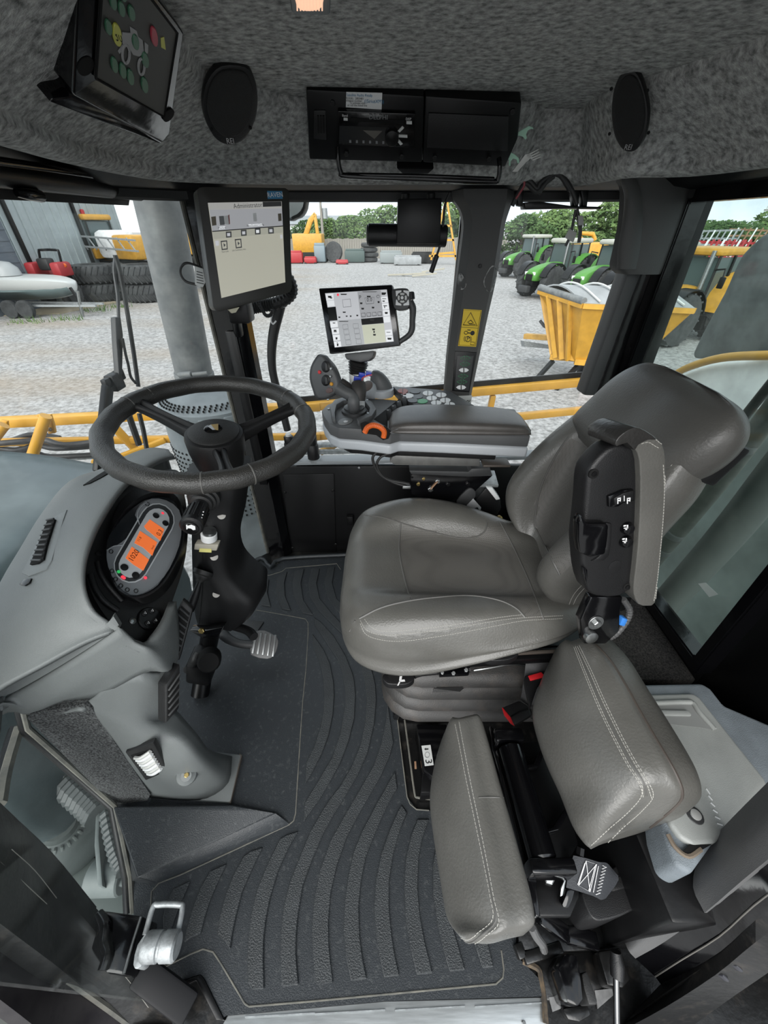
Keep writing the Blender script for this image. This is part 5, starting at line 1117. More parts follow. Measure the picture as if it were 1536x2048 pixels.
lettering('gear_letter', 'P', DP.p(*k3([(700, 245)])[0], .0016), tuD, tvD, .014, printb, scn); lettering('speed_digits', '0.0', DP.p(*k3([(830, 278)])[0], .0016), tuD, tvD, .0135, printb, scn)
lathe('alert_dot', [(.0033, 0), (.0033, .0004), (.002, .0005)], DP.p(*k3([(390, 207)])[0], .0014), DP.n, led_red, scn, 14)
# joypad and handle
jp_ = prism('joypad', DP.ps(sp2(k3([(1140, 150), (1180, 122), (1290, 112), (1370, 125), (1392, 200), (1395, 330), (1360, 395), (1270, 415), (1190, 405), (1160, 330)]), 2, True), .006), -DP.n * .03, darkp, dt, .004)
for a0 in (45, 135, 225, 315):
    x, y = 1290 + 66 * math.cos(math.radians(a0)) * 1.05, 250 + 80 * math.sin(math.radians(a0)); sx, sy = (1 if math.cos(math.radians(a0)) > 0 else -1), (1 if math.sin(math.radians(a0)) > 0 else -1)
    q = [(1290 + sx * 14, 250 + sy * 108), (1290 + sx * 96, 250 + sy * 100), (1290 + sx * 88, 250 + sy * 22), (1290 + sx * 74, 250 + sy * 26), (1290 + sx * 60, 250 + sy * 62), (1290 + sx * 14, 250 + sy * 84)]
    prism('joypad_key', DP.ps(k3(q), .008), -DP.n * .003, white, jp_, .0005, 1)
for a0 in (0, 90, 180, 270):
    P = [(1288 + r * math.cos(math.radians(a)), 248 + r * 1.08 * math.sin(math.radians(a))) for r, rg in ((38, range(a0 - 32, a0 + 33, 16)), (64, range(a0 + 32, a0 - 33, -16))) for a in rg]
    prism('joypad_key', DP.ps(k3(P), .008), -DP.n * .003, offwhite, jp_, .0004, 1)
lathe('joypad_key', [(.0042, 0), (.0042, .003), (.003, .004)], DP.p(*k3([(1288, 248)])[0], .005), DP.n, white, jp_, 14)
lathe('side_encoder', [(.010, -.008), (.010, .008), (.008, .010)], DP.p(*k3([(1412, 225)])[0], -.005), tvD, blackp, dt, 16)
tube('grab_handle', DP.ps(k3([(1390, 310), (1435, 400), (1430, 560), (1425, 680), (1380, 770), (1250, 865)]), -.010), [.012, .010, .0085, .009, .008, .007], darkp, dt, 10, 5)
# neck and bellows
nk = W(*k3([(690, 1050)])[0], 1.275); prism('tilt_mount', DP.ps(k3([(470, 1030), (900, 985), (880, 1080), (820, 1130), (700, 1150), (500, 1110)]), -.015), -DP.n * .045, midp, dt, .006)
b0, b1 = W(*k3([(680, 1130)])[0], 1.265), W(*k3([(650, 1310)])[0], 1.265)
pr_ = []
for k in range(5): h = (b0 - b1).length * k / 5; pr_ += [(.026 + k * .0016, h), (.020 + k * .0016, h + (b0 - b1).length / 10)]
lathe('neck_bellows', pr_ + [(.03, (b0 - b1).length)], b1, b0 - b1, rubberb, dt, 24)
cyl('neck_tube', Vector((b1.x, b1.y, CZ)), b1 + Vector((0, 0, .004)), .024, white, dt, 20)

# ================================================================== FIELD COMPUTER MONITOR
k2 = crop(380, 360, .14323)
rv = thing('field_monitor', W(500, 620, 1.1), 'large dark monitor with a blue logo and cream screen near the steering wheel', 'monitor')
RP = Pl(W(395, 378, .98), W(575, 376, 1.09), W(432, 620, .95))
co = k2([(105, 150), (130, 105), (180, 95), (1330, 110), (1375, 140), (1385, 190), (1425, 1500), (1400, 1560), (1340, 1585), (420, 1835), (360, 1825), (325, 1770)])
prism('monitor_case', RP.ps(sp2(co, 1, True), 0), -RP.n * .042, mat('gunmetal_case', (.05, .049, .044), .42), rv, .006, 2)
prism('bezel', RP.ps(co, .0006), -RP.n * .004, mat('bezel_dark', (.014, .0135, .011), .5), rv, .001)
rs = prism('screen', RP.ps(k2([(250, 318), (1280, 298), (1332, 1428), (440, 1648)]), .0016), -RP.n * .002, scr_cream, rv)
def rq(nm, L, m, off=.0022): return prism(nm, RP.ps(k2(L), off), -RP.n * .0003, m, rs)
rq('title_bar', [(250, 318), (1280, 298), (1284, 392), (268, 412)], scr_mid); rq('tab_strip', [(268, 414), (1284, 394), (1297, 638), (312, 715)], scr_tab); rq('tool_strip', [(312, 722), (1298, 646), (1302, 735), (335, 828)], mat('lit_tan_strip', (.50, .50, .42), .4, emit=.15))
rq('rule', [(308, 712), (1296, 636), (1298, 648), (312, 724)], scr_dark, .0026); rq('corner_icons', [(1015, 305), (1275, 300), (1278, 365), (1018, 375)], mat('screen_dark_grey', (.06, .06, .06), .5), .0026)
tuR = RP.p(560, 400) - RP.p(460, 405); tvR = RP.p(480, 420) - RP.p(490, 500)
lettering('title_text', 'Administrator', RP.p(*k2([(810, 358)])[0], .0026), tuR, tvR, .011, mat('screen_text_grey', (.14, .14, .13), .5), rs)
lg = rq('logo_badge', [(1078, 152), (1288, 155), (1294, 262), (1085, 265)], printbl, .0014); lettering('logo_text', 'RAVEN', RP.p(*k2([(1188, 210)])[0], .0018), tuR, tvR, .0115, printw, rv)
for L in ([(405, 652), (490, 645), (492, 682), (408, 690)], [(815, 618), (1010, 608), (1014, 640), (820, 650)]): rq('tab_caption', L, scr_white, .0026)
lettering('caption_text', 'Machine', RP.p(*k2([(448, 668)])[0], .003), tuR, tvR, .0048, printb, rs); lettering('caption_text', 'New Product Config', RP.p(*k2([(912, 630)])[0], .003), tuR, tvR, .0045, printb, rs)
for L, m_ in (([(405, 505), (470, 500), (485, 625), (420, 630)], printg), ([(470, 505), (545, 490), (555, 625), (485, 615)], white), ([(530, 495), (550, 480), (560, 610), (545, 620)], mat('pale_red_icon', (.4, .15, .15), .5)), ([(295, 515), (360, 505), (370, 630), (310, 640)], mat('brown_icon', (.14, .12, .09), .5)), ([(880, 465), (925, 460), (935, 575), (888, 580)], white), ([(1228, 470), (1275, 465), (1280, 570), (1235, 575)], mat('brown_icon', (.14, .12, .09), .5))): rq('tab_icon', L, m_, .0028)
for x, y in ((540, 762), (750, 738), (945, 718), (1130, 708)): rq('tool_icon', [(x - 40, y - 42), (x + 38, y - 46), (x + 42, y + 38), (x - 36, y + 44)], mat('icon_grey', (.15, .15, .15), .5), .0026); rq('tool_glyph', [(x - 22, y - 20), (x + 20, y - 22), (x + 22, y + 20), (x - 20, y + 22)], scr_grey if x != 945 else scr_white, .003)
for x, y in ((478, 912), (675, 888)): rq('job_icon', [(x - 50, y - 62), (x + 40, y - 70), (x + 50, y + 58), (x - 34, y + 68)], mat('icon_grey', (.15, .15, .15), .5), .0026); rq('job_glyph', [(x - 36, y - 45), (x + 28, y - 52), (x + 36, y + 42), (x - 22, y + 50)], scr_cream, .003); rq('job_mark', [(x - 10, y - 30), (x + 20, y - 5), (x - 5, y + 25)], printg, .0033)
for L in ([(352, 850), (400, 845), (405, 915), (360, 920)], [(1258, 765), (1290, 762), (1292, 815), (1262, 818)]): rq('side_tab', L, scr_grey, .0026)
lettering('job_text', 'Start Job', RP.p(*k2([(490, 1000)])[0], .0026), tuR, tvR, .0042, printg, rs); lettering('job_text', 'Job Summary Info', RP.p(*k2([(685, 975)])[0], .0026), tuR, tvR, .0042, printg, rs)
box('mount_plate', RP.p(*k2([(700, 1790)])[0], -.05), (.05, .05, .06), satin, rv, .006); tube('mount_arm', [RP.p(490, 500, -.04), Vector((-.47, 1.36, 1.12)), Vector((-.50, 1.43, 1.05))], .016, satin, rv, 10, 4)
prism('cream_tab', RP.ps(k2([(540, 1810), (690, 1775), (640, 1850), (590, 1860)]), -.004), -RP.n * .01, mat('cream_plastic', (.42, .4, .3), .5), rv)
# hanging data tag behind it
tg = thing('data_tag', W(400, 590, 1.16), 'white printed tag on a black loop beside the large monitor', 'tag')
prism('tag_card', [W(x, y, 1.16) for x, y in k2([(60, 1200), (180, 1240), (215, 1430), (175, 1500), (70, 1460)])], (0, .002, 0), offwhite, tg, .0006)
mk('tag_print', *join([gprism([W(x, y, 1.1588) for x, y in k2([(90, 1270 + k * 38), (175 + k * 4, 1295 + k * 38), (176 + k * 4, 1305 + k * 38), (92, 1282 + k * 38)])], (0, .0004, 0)) for k in range(5)]), printb, tg, None)['kind'] = 'stuff'
tube('tag_loop', [W(x, y, 1.165) for x, y in [(405, 536), (375, 526), (362, 535), (362, 550), (372, 563), (392, 569)]], .003, rubberb, tg, 6, 5)
# corrugated conduit bundle on the corner post
cc = thing('wiring_loom', (-.47, 1.40, .9), 'black corrugated conduit coiled below the large monitor', 'wiring')
corrugated('conduit', [W(x, y, 1.38) for x, y in [(485, 620), (520, 612), (555, 606), (580, 590), (582, 570), (565, 540)]], .020, rubberb, cc, .007, 12)
corrugated('thin_conduit', [W(x, y, 1.33) for x, y in k2([(940, 1700), (1000, 1800), (1060, 1890), (1130, 1880), (1150, 1800)])], .006, rubberb, cc, .004, 8)
tube('harness', [W(x, y, 1.41) for x, y in [(560, 610), (545, 680), (545, 740), (560, 800), (575, 860)]], [.018, .016, .014, .014, .014], rubberb, cc, 10, 5)
tube('white_wire', [W(x, y, 1.36) for x, y in [(546, 625), (542, 640), (546, 648), (552, 642)]], .0025, white, cc, 6, 4)
# fluid bottles by the corner post
for nm, x0, y0, x1, y1, r, lab in (('washer_bottle', 582, 905, 582, 868, .024, 'small black cylinder with pale cap nearest the corner post'), ('washer_bottle', 628, 918, 626, 862, .026, 'taller black cylinder on the ledge right of the steering wheel rim')):
    b = W(x0, y0, 1.50); t_ = W(x1, y1, 1.50); t_.x = b.x; h = t_.z - b.z
    o = thing(nm, b, lab, 'cylinder', 'cylinders by the corner post')
    lathe('body', [(r * .9, 0), (r, .006), (r, h * .5), (r * .8, h * .55), (r * .85, h * .6), (r * .85, h * .85), (r * .7, h * .9)], b, (0, 0, 1), blackp, o, 20); lathe('foot_ring', [(r * 1.3, 0), (r * 1.3, .006), (r, .01)], b - Vector((0, 0, .004)), (0, 0, 1), galv, o, 20); lathe('cap', [(r * .5, h * .88), (r * .5, h), (r * .3, h * 1.03)], b, (0, 0, 1), offwhite, o, 14)
# ================================================================== FOLDING BUDDY SEAT
k9 = crop(780, 1250, .416667)
bs = thing('folding_seat', (.3, .32, 0), 'grey leather folding passenger seat with two pads on a black steel frame', 'seat')
def tracks(T):
    """T: list of (pixel track, z); gives one loop per station"""
    n = len(T[0][0]); return [[G(*L[i], z[i] if isinstance(z, (list, tuple)) else z) for L, z in T] for i in range(n)]
Lt = k9([(318, 452), (285, 480), (235, 590), (200, 740), (192, 870), (215, 1060), (245, 1250), (272, 1400), (330, 1490), (380, 1530)])
St = k9([(330, 446), (335, 470), (352, 590), (385, 770), (425, 960), (462, 1150), (490, 1310), (515, 1430), (500, 1490), (480, 1530)])
Rt = k9([(425, 436), (440, 455), (475, 570), (530, 770), (585, 960), (632, 1130), (670, 1270), (692, 1380), (690, 1440), (640, 1490)])
zS = [.455, .463, .47, .47, .47, .47, .47, .468, .46, .43]
loops = []
for i in range(len(Lt)):
    S_ = G(*St[i], zS[i]); R_ = G(*Rt[i], zS[i] - .012); L_ = G(*Lt[i], .345 if 1 < i < 8 else .39); mid = L_.lerp(S_, .5) + Vector((-.012, 0, .008))
    Bk = R_ + Vector((.004, .01, -.12)); Lb = L_ + Vector((.03, .01, -.035))
    loops.append([L_, mid, S_, S_.lerp(R_, .5) + Vector((0, 0, .006)), R_, Bk, Lb])
VV, FF = gloft(loops, 4, 4); b1_ = BVHTree.FromPolygons(VV, FF)
sp1 = mk('seat_pad', VV, FF, leather, bs, 60)
stitches('stitching', b1_, [k9([(310, 465), (330, 560), (365, 740), (405, 930), (445, 1120), (478, 1290), (492, 1410), (420, 1480), (370, 1510), (315, 1490)]), k9([(330, 455), (355, 590), (390, 770), (430, 960), (468, 1150), (498, 1310), (520, 1430), (450, 1500), (390, 1540)])], sp1)
seams(b1_, [k9([(320, 460), (343, 580), (377, 760), (418, 950), (455, 1135), (486, 1300), (505, 1420), (430, 1495), (380, 1525), (330, 1495)])], sp1, .0016)
piping('cross_seam', b1_, k9([(425, 828), (480, 826), (545, 828)]), .0012, seamm, sp1, 3)
# back pad
Lb_ = k9([(850, 82), (800, 115), (745, 220), (700, 340), (688, 440), (720, 570), (765, 690), (820, 810), (880, 960), (930, 1040), (962, 1075)])
Sb_ = k9([(870, 78), (890, 110), (935, 220), (985, 340), (1035, 440), (1090, 560), (1150, 670), (1200, 755), (1225, 810), (1200, 870), (1120, 930)])
R1_ = k9([(950, 64), (985, 85), (1060, 170), (1130, 280), (1190, 390), (1255, 500), (1320, 610), (1370, 700), (1400, 790), (1390, 850), (1320, 920)])
R2_ = k9([(1035, 66), (1075, 88), (1150, 170), (1225, 290), (1290, 390), (1365, 510), (1430, 620), (1475, 710), (1496, 790), (1480, 850), (1400, 920)])
loops = []; n = len(Lb_)
zz_ = [.57, .60, .615, .62, .62, .62, .62, .615, .60, .57, .53]
for i in range(n):
    S_ = G(*Sb_[i], zz_[i]); R1 = G(*R1_[i], zz_[i] + .012); R2 = G(*R2_[i], zz_[i] - .035); L_ = G(*Lb_[i], .47 if 0 < i < 8 else .48); mid = L_.lerp(S_, .5) + Vector((-.015, -.004, .015))
    loops.append([L_, mid, S_, S_.lerp(R1, .55) + Vector((0, 0, .008)), R1, R2, R2 + Vector((-.01, .01, -.13)), L_ + Vector((.05, .02, -.06))])
VV, FF = gloft(loops, 4, 4); b2_ = BVHTree.FromPolygons(VV, FF)
bkp = mk('back_pad', VV, FF, leather, bs, 60)
e1_ = [(880, 100), (925, 215), (978, 345), (1025, 450), (1080, 560), (1135, 665), (1195, 760), (1205, 820), (1150, 890), (1060, 970), (965, 1058)]
e2_ = [(905, 92), (965, 215), (1020, 340), (1070, 445), (1125, 555), (1180, 655), (1235, 745), (1262, 820), (1210, 890), (1110, 980), (1005, 1085)]
stitches('stitching', b2_, [k9(e1_), k9(e2_), k9([(x + 8, y - 3) for x, y in e1_[:8]]), k9([(x - 9, y + 4) for x, y in e2_[:8]])], bkp)
seams(b2_, [k9([(960, 66), (1058, 170), (1130, 285), (1190, 395), (1255, 510), (1320, 620), (1375, 720), (1402, 800), (1380, 860), (1250, 970), (1120, 1075)])], bkp, .003, mat('brown_seam', (.045, .036, .03), .5))
seams(b2_, [k9([(893, 96), (945, 215), (998, 342), (1047, 447), (1102, 557), (1157, 660), (1215, 752), (1232, 820)])], bkp, .0016)
# steel frame
t0, t1 = G(*k9([(575, 585)])[0], .33), G(*k9([(735, 1130)])[0], .33)
cyl('frame_tube', t0, t1, .028, gloss, bs, 24, .004)
box('tube_lug', t0 + Vector((.0, .02, 0)), (.07, .03, .05), gloss, bs, .006); box('tube_lug', t1 + Vector((.01, -.012, -.005)), (.09, .025, .06), gloss, bs, .006)
prism('hinge_plate', [G(x, y, .27) for x, y in k9([(600, 560), (760, 560), (860, 880), (905, 1050), (850, 1160), (760, 1150)])], (0, 0, -.02), satin, bs, .004)
for q in ([(640, 670), (690, 665), (730, 570), (760, 570), (715, 680), (640, 690)], [(730, 980), (780, 970), (840, 880), (870, 880), (810, 985), (735, 1005)]): prism('hook_tab', [G(x, y, .31) for x, y in k9(q)], (0, 0, -.03), gloss, bs, .003)
prism('end_plate', [G(x, y, .25) for x, y in k9([(700, 1150), (900, 1150), (910, 1300), (870, 1400), (720, 1400), (690, 1250)])], (0, 0, -.02), satin, bs, .004)
bolt('pivot_bolt', G(*k9([(760, 1208)])[0], .252), (-.1, -.3, 1), .012, steel, bs); bolt('pivot_bolt', G(*k9([(670, 1190)])[0], .3), (-1, -.2, .4), .008, satin, bs)
prism('side_rail', [G(x, y, .30) for x, y in k9([(480, 480), (520, 520), (640, 980), (700, 1180), (720, 1400), (700, 1400), (640, 1150), (560, 820), (490, 580)])], (0, 0, -.05), gloss, bs, .003)
bar('floor_brace', G(*k9([(715, 1390)])[0], .14), G(*k9([(845, 1485)])[0], .10), .03, .02, gloss, bs, .004); bar('floor_brace', G(*k9([(845, 1485)])[0], .10), G(*k9([(990, 1520)])[0], .08), .03, .02, gloss, bs, .004)
prism('frame_foot', [G(x, y, .02) for x, y in k9([(560, 1240), (700, 1200), (1000, 1400), (1100, 1520), (1000, 1560), (800, 1570), (620, 1560), (610, 1400)])], (0, 0, -.015), worn, bs, .003)
corrugated('wiring_conduit', [G(*q, z) for q, z in zip(k9([(680, 1450), (700, 1490), (730, 1530), (740, 1560)]), (.16, .12, .08, .05))], .009, mat('grey_conduit', (.06, .06, .06), .5), bs, .005)
# front leg of seat box with the height label
sb = thing('seat_pedestal', G(840, 1520, 0), 'black steel pedestal beside the bellows carrying a white arrow label', 'pedestal')
pf = [G(x, y, .10) for x, y in B_([(1310, 470), (1600, 470), (1640, 1000), (1480, 1000), (1375, 900)])]
prism('pedestal_side', pf, (0, 0, -.095), gloss, sb, .004)
prism('pedestal_toe', [G(x, y, .07) for x, y in B_([(1375, 905), (1500, 930), (1480, 1130), (1350, 1130)])], (0, 0, -.065), satin, sb, .003)
q = [G(x, y, .1008) for x, y in B_([(1358, 680), (1445, 672), (1475, 865), (1390, 875)])]; lb = prism('height_label', q, (0, 0, .0008), offwhite, sb)
u_ = (q[3] - q[0]).normalized(); v_ = (q[1] - q[0]).normalized()
o_ = lambda x, y: G(*B_([(x, y)])[0], .1020)
lettering('label_figure', '3', o_(1425, 832), u_, v_, .028, printb, sb)
mk('label_arrow', *join([gprism([o_(x, y) for x, y in L], (0, 0, .0003)) for L in ([(1384, 712), (1400, 700), (1400, 724)], [(1400, 707), (1424, 705), (1425, 717), (1400, 718)])]), printb, sb, None)
mk('label_ring', *gtube([o_(1413 + 22 * math.cos(t), 768 + 26 * math.sin(t)) for t in [k * math.pi / 7 for k in range(14)]], .0006, 4, 1, True), printg, sb, None)
tube('mat_lip', [G(x, y, .014) for x, y in B_([(1190, 380), (1240, 750), (1290, 1120), (1320, 1175), (1440, 1190)])], .003, rubedge, sb, 6, 3)
box('rust_chip', G(*B_([(1300, 865)])[0], .02), (.006, .02, .002), rust, sb)
# ================================================================== BELTS
k5 = crop(960, 1280, .13021)
def buckle(name, lab, body, btn, z, teeth=True):
    t = thing(name, G(*k5([(body[0][0], body[0][1])])[0], z - .05), lab, 'belt buckle', 'red-button belt buckles')
    prism('buckle_case', [G(x, y, z) for x, y in k5(body)], (.01, .012, -.035), blackp, t, .004)
    bt = prism('release_button', [G(x, y, z + .003) for x, y in k5(btn)], (.006, .006, -.012), red, t, .0015)
    return t, bt
t, bt = buckle('belt_buckle', 'upright buckle with wide red button between bellows and folding seat', [(690, 545), (980, 470), (960, 600), (880, 720), (820, 900), (770, 1050), (730, 900), (700, 760), (670, 620)], [(735, 550), (940, 490), (985, 540), (960, 580), (770, 630)], .42)
for k in range(4): prism('button_tooth', [G(x, y, .4212) for x, y in k5([(778 + k * 44, 632 - k * 12), (806 + k * 44, 624 - k * 12), (804 + k * 44, 648 - k * 12), (776 + k * 44, 656 - k * 12)])], (0, 0, -.002), blackm, t)
sheet('buckle_strap', [[G(x, y, z) for (x, y), z in zip(k5(L), zz)] for L, zz in (([(715, 190), (700, 380), (660, 700), (620, 920)], (.42, .42, .36, .27)), ([(950, 260), (900, 420), (840, 720), (760, 1010)], (.43, .425, .36, .27)), ([(1190, 130), (1060, 340), (1000, 700), (900, 1020)], (.42, .42, .36, .27)))], .004, mat('webbing_grey', (.035, .035, .036), .7, bump=.4, bs=300), t, 4, 3)
t, bt = buckle('belt_buckle', 'tilted glossy buckle lying with its red end towards the mat', [(335, 1040), (600, 930), (750, 1020), (800, 1150), (520, 1320), (460, 1220)], [(332, 1035), (350, 1040), (470, 1190), (530, 1325), (470, 1290), (370, 1160)], .30)
tube('case_highlight', [G(x, y, .302) for x, y in k5([(480, 1175), (600, 1110), (740, 1060)])], .002, satin, t, 5, 3)
tube('buckle_stalk', [G(*k5([(780, 1120)])[0], .28), G(*k5([(860, 1180)])[0], .25), G(*k5([(930, 1260)])[0], .22)], .012, rubberb, t, 8, 4)
# far belt with retractor and tongue
k3b = crop(550, 850, .3581)
t = thing('seat_belt', W(1000, 1030, 1.2), 'black belt retractor with steel tongue at far rear of seat', 'seat belt')
prism('retractor', [W(x, y, 1.16) for x, y in k3b([(1120, 420), (1180, 350), (1260, 420), (1265, 470), (1230, 520), (1170, 510)])], (0, .06, 0), blackp, t, .006)
prism('belt_fold', [W(x, y, 1.15) for x, y in k3b([(1180, 350), (1215, 352), (1258, 415), (1235, 420)])], (0, .02, 0), white, t, .002)
prism('tongue_grip', [W(x, y, 1.135) for x, y in sp2(k3b([(1015, 425), (1070, 365), (1100, 355), (1122, 380), (1110, 420), (1060, 455), (1025, 450)]), 2, True)], (0, .016, 0), darkp, t, .003)
tp = [W(x, y, 1.13) for x, y in k3b([(1070, 450), (1108, 412), (1152, 462), (1145, 485), (1128, 495)])]
prism('tongue', tp, (0, .003, 0), mat('bright_steel', (.65, .66, .68), .25, metal=.6), t, .0008)
prism('tongue_slot', [W(x, y, 1.1285) for x, y in k3b([(1115, 465), (1132, 460), (1138, 472), (1124, 480)])], (0, .001, 0), blackm, t)
lathe('anchor_bolt', [(.012, 0), (.012, .008), (.006, .01)], W(*k3b([(1250, 520)])[0], 1.16), (0, -1, .3), brass, t, 12)
# lap belt webbing with zigzag stitching
k4 = crop(1080, 1600, .16927)
t = thing('lap_belt', G(1180, 1760, .2), 'folded black lap belt end with white zigzag stitching', 'seat belt')
LP = Pl(G(1130, 1720, .31), G(1230, 1740, .30), G(1170, 1790, .285))
sheet('webbing', [[LP.p(x, y, o) for (x, y), o in zip(k4(L), (0, .004, .004, 0, -.012))] for L in ([(395, 655), (550, 690), (700, 735), (790, 745), (860, 820)], [(340, 850), (500, 900), (680, 950), (790, 950), (930, 940)], [(310, 1035), (460, 1080), (640, 1140), (720, 1180), (780, 1160)])], .004, mat('belt_webbing', (.016, .018, .022), .7, bump=.5, bs=400), t, 3, 3)
def thread(L, c=False, r=.00065): return gtube([LP.p(x, y, .0062) for x, y in k4(L)], r, 4, 1, c)
zz_ = []
for k in range(19): zz_.append((740 + (k % 2) * 50 - k * 4.5, 775 + k * 19))
tag(mk('box_stitching', *join([thread([(545, 720), (670, 760), (590, 1085), (455, 1010)], True), thread([(530, 745), (445, 1000)]), thread([(655, 770), (575, 1070)]), thread([(545, 720), (590, 1085)]), thread([(670, 760), (455, 1010)]), thread([(690, 780), (630, 1090)]), thread(zz_)]), printw, t, None), kind='stuff')
prism('belt_latch', [LP.p(x, y, -.006) for x, y in k4([(330, 1045), (420, 1065), (385, 1190), (345, 1290), (290, 1290), (260, 1240), (300, 1140)])], -LP.n * .02, gloss, t, .004)
prism('latch_plate', [LP.p(x, y, -.002) for x, y in k4([(300, 920), (315, 925), (270, 1130), (240, 1145), (250, 1050)])], -LP.n * .004, steel, t, .001)
tube('belt_guide', [LP.p(x, y, -.004) for x, y in k4([(470, 650), (480, 560)])], .008, satin, t, 6, 1)
# ================================================================== SIDE CONSOLE (storage top) and bins
cE = crop(1000, 1300, .36512)
tr = thing('storage_console', (.72, .35, 0), 'pale grey moulded storage console lid behind the folding seat', 'console')
bO = [G(x, y, .44) for x, y in cE([(780, 185), (1110, 178), (1160, 210), (1230, 300), (1560, 440), (1560, 850), (1250, 950), (1050, 1230), (960, 1180), (900, 1000)])]
prism('console_rim', bO, (0, 0, -.30), bluegrey, tr, .012, 3)
lz = .452
lid = prism('console_lid', [G(x, y, lz) for x, y in cE([(800, 240), (1060, 232), (1100, 260), (1455, 705), (1480, 760), (1180, 1060), (1060, 1070), (990, 1030), (930, 950)])], (0, 0, -.02), greyp, tr, .008, 3)
prism('handle_recess', [G(x, y, lz + .0008) for x, y in sp2(cE([(830, 290), (1040, 280), (1075, 300), (1100, 340), (1180, 440), (1100, 425), (890, 402), (840, 350)]), 1)], (0, 0, -.001), mat('recess_grey', (.17, .175, .17), .55), lid)
tube('recess_lip', [G(x, y, lz + .002) for x, y in cE([(830, 292), (1020, 285), (1060, 295), (1090, 340), (1175, 435)])], .006, greyp, lid, 8, 4)
bar('recess_step', G(*cE([(850, 345)])[0], lz + .004), G(*cE([(1040, 348)])[0], lz + .004), .012, .008, greyp, lid, .003)
sc0 = G(*cE([(1068, 905)])[0], lz); lathe('screw_well', [(.015, 0), (.014, .0015), (.010, .002)], sc0, (0, 0, 1), darkp, lid, 20); lathe('lid_screw', [(.009, 0), (.009, .005), (.006, .006)], sc0, (0, 0, 1), mat('zinc_screw', (.3, .3, .29), .5), lid, 16)
for k in range(6): tube('scratch', [G(*cE([(1130 + k * 12, 760 + k * 38)])[0], lz + .0006), G(*cE([(1150 + k * 14, 790 + k * 34)])[0], lz + .0006)], .0012, white, lid, 4, 1)
prism('latch_mouth', [G(x, y, lz - .004) for x, y in cE([(1000, 1105), (1040, 1065), (1160, 1065), (1080, 1110), (1040, 1130)])], (0, 0, -.003), blackm, tr)
tube('dirty_groove', [G(x, y, .446) for x, y in cE([(920, 1010), (960, 1080), (1030, 1130), (1100, 1090)])], .004, mat('dirt_brown', (.12, .095, .07), .9), tr, 6, 4)
bn = thing('plastic_bin', (.47, .17, 0), 'small black moulded bin with a hand slot below the belt', 'bin')
bo_ = k4([(490, 1110), (560, 1020), (900, 770), (1130, 750), (1200, 800), (1300, 1130), (1290, 1200), (960, 1370), (720, 1430), (640, 1410), (580, 1340)])
prism('bin_body', [G(x, y, .22) for x, y in sp2(bo_, 2, True)], (0, 0, -.2), blackp, bn, .012, 3)
prism('hand_slot', [G(x, y, .2212) for x, y in sp2(k4([(880, 890), (1080, 850), (1160, 890), (1150, 980), (860, 1080), (840, 1000)]), 2, True)], (0, 0, -.003), blackp, bn, .001)
prism('slot_opening', [G(x, y, .2225) for x, y in sp2(k4([(930, 910), (1060, 880), (1090, 920), (1070, 950), (950, 985)]), 2, True)], (0, 0, -.001), blackm, bn)
box('side_wall', (.56, .22, .18), (.10, .22, .36), satin, bn, .008)
# ================================================================== DOOR SIDE HARDWARE
k6 = crop(1000, 1850, .19531)
lt = thing('door_latch', G(1150, 1960, 0), 'worn black door latch body on the sill beside the tread plate', 'latch')
prism('latch_body', [G(x, y, .10) for x, y in k6([(580, 430), (660, 290), (790, 300), (830, 500), (860, 770), (800, 840), (690, 800)])], (0, 0, -.09), gloss, lt, .006)
prism('rubber_buffer', [G(x, y, .09) for x, y in k6([(835, 500), (890, 470), (1000, 780), (990, 820), (910, 820), (860, 650)])], (0, 0, -.06), rubberb, lt, .004)
prism('latch_base', [G(x, y, .02) for x, y in k6([(630, 850), (900, 800), (940, 930), (820, 1000), (700, 980)])], (0, 0, -.03), worn, lt, .006)
sbx = thing('sill_floor_frame', G(1060, 1930, 0), 'rusty floor frame corner under the folding seat end', 'frame')
prism('frame_plate', [G(x, y, .0) for x, y in k6([(160, 200), (420, 310), (640, 260), (1000, 240), (1080, 640), (960, 740), (480, 780), (420, 520), (220, 360)])], (0, 0, -.03), worn, sbx, .004)
bar('frame_edge', G(*k6([(170, 190)])[0], .01), G(*k6([(230, 350)])[0], .01), .02, .03, worn, sbx, .003); bar('frame_edge', G(*k6([(240, 350)])[0], .01), G(*k6([(620, 230)])[0], .01), .02, .03, worn, sbx, .003)
prism('worn_pad', [G(x, y, .0012) for x, y in k6([(500, 740), (650, 720), (690, 830), (540, 890)])], (0, 0, -.004), mat('scuffed_grey', (.16, .16, .16), .7, var=.3, vs=30), sbx)
prism('worn_pad', [G(x, y, .0012) for x, y in k6([(970, 670), (1150, 650), (1160, 720), (1000, 860), (990, 790)])], (0, 0, -.004), mat('scuffed_grey', (.16, .16, .16), .7, var=.3, vs=30), sbx)
tube('rust_edge', [G(x, y, .004) for x, y in k6([(230, 370), (390, 450), (420, 560), (450, 740), (470, 1010)])], .006, mat('muddy_rust', (.12, .085, .05), .9, vs=40, col2=(.03, .025, .02)), sbx, 6, 4)
gs = thing('gas_strut', G(1233, 2048, .02), 'slim chrome-rod gas strut with black socket beside the door post', 'gas strut')
ss, se = G(*k6([(1200, 400)])[0], .12), G(1228, 2120, .06)
tube('socket', [G(*k6([(1185, 270)])[0], .13), ss, G(*k6([(1200, 540)])[0], .11)], [.010, .014, .0125], blackp, gs, 12, 3)
tube('rod', [G(*k6([(1190, 520)])[0], .11), G(*k6([(1195, 1000)])[0], .07), se], .006, mat('strut_rod', (.12, .12, .12), .2, metal=.9), gs, 10, 1)
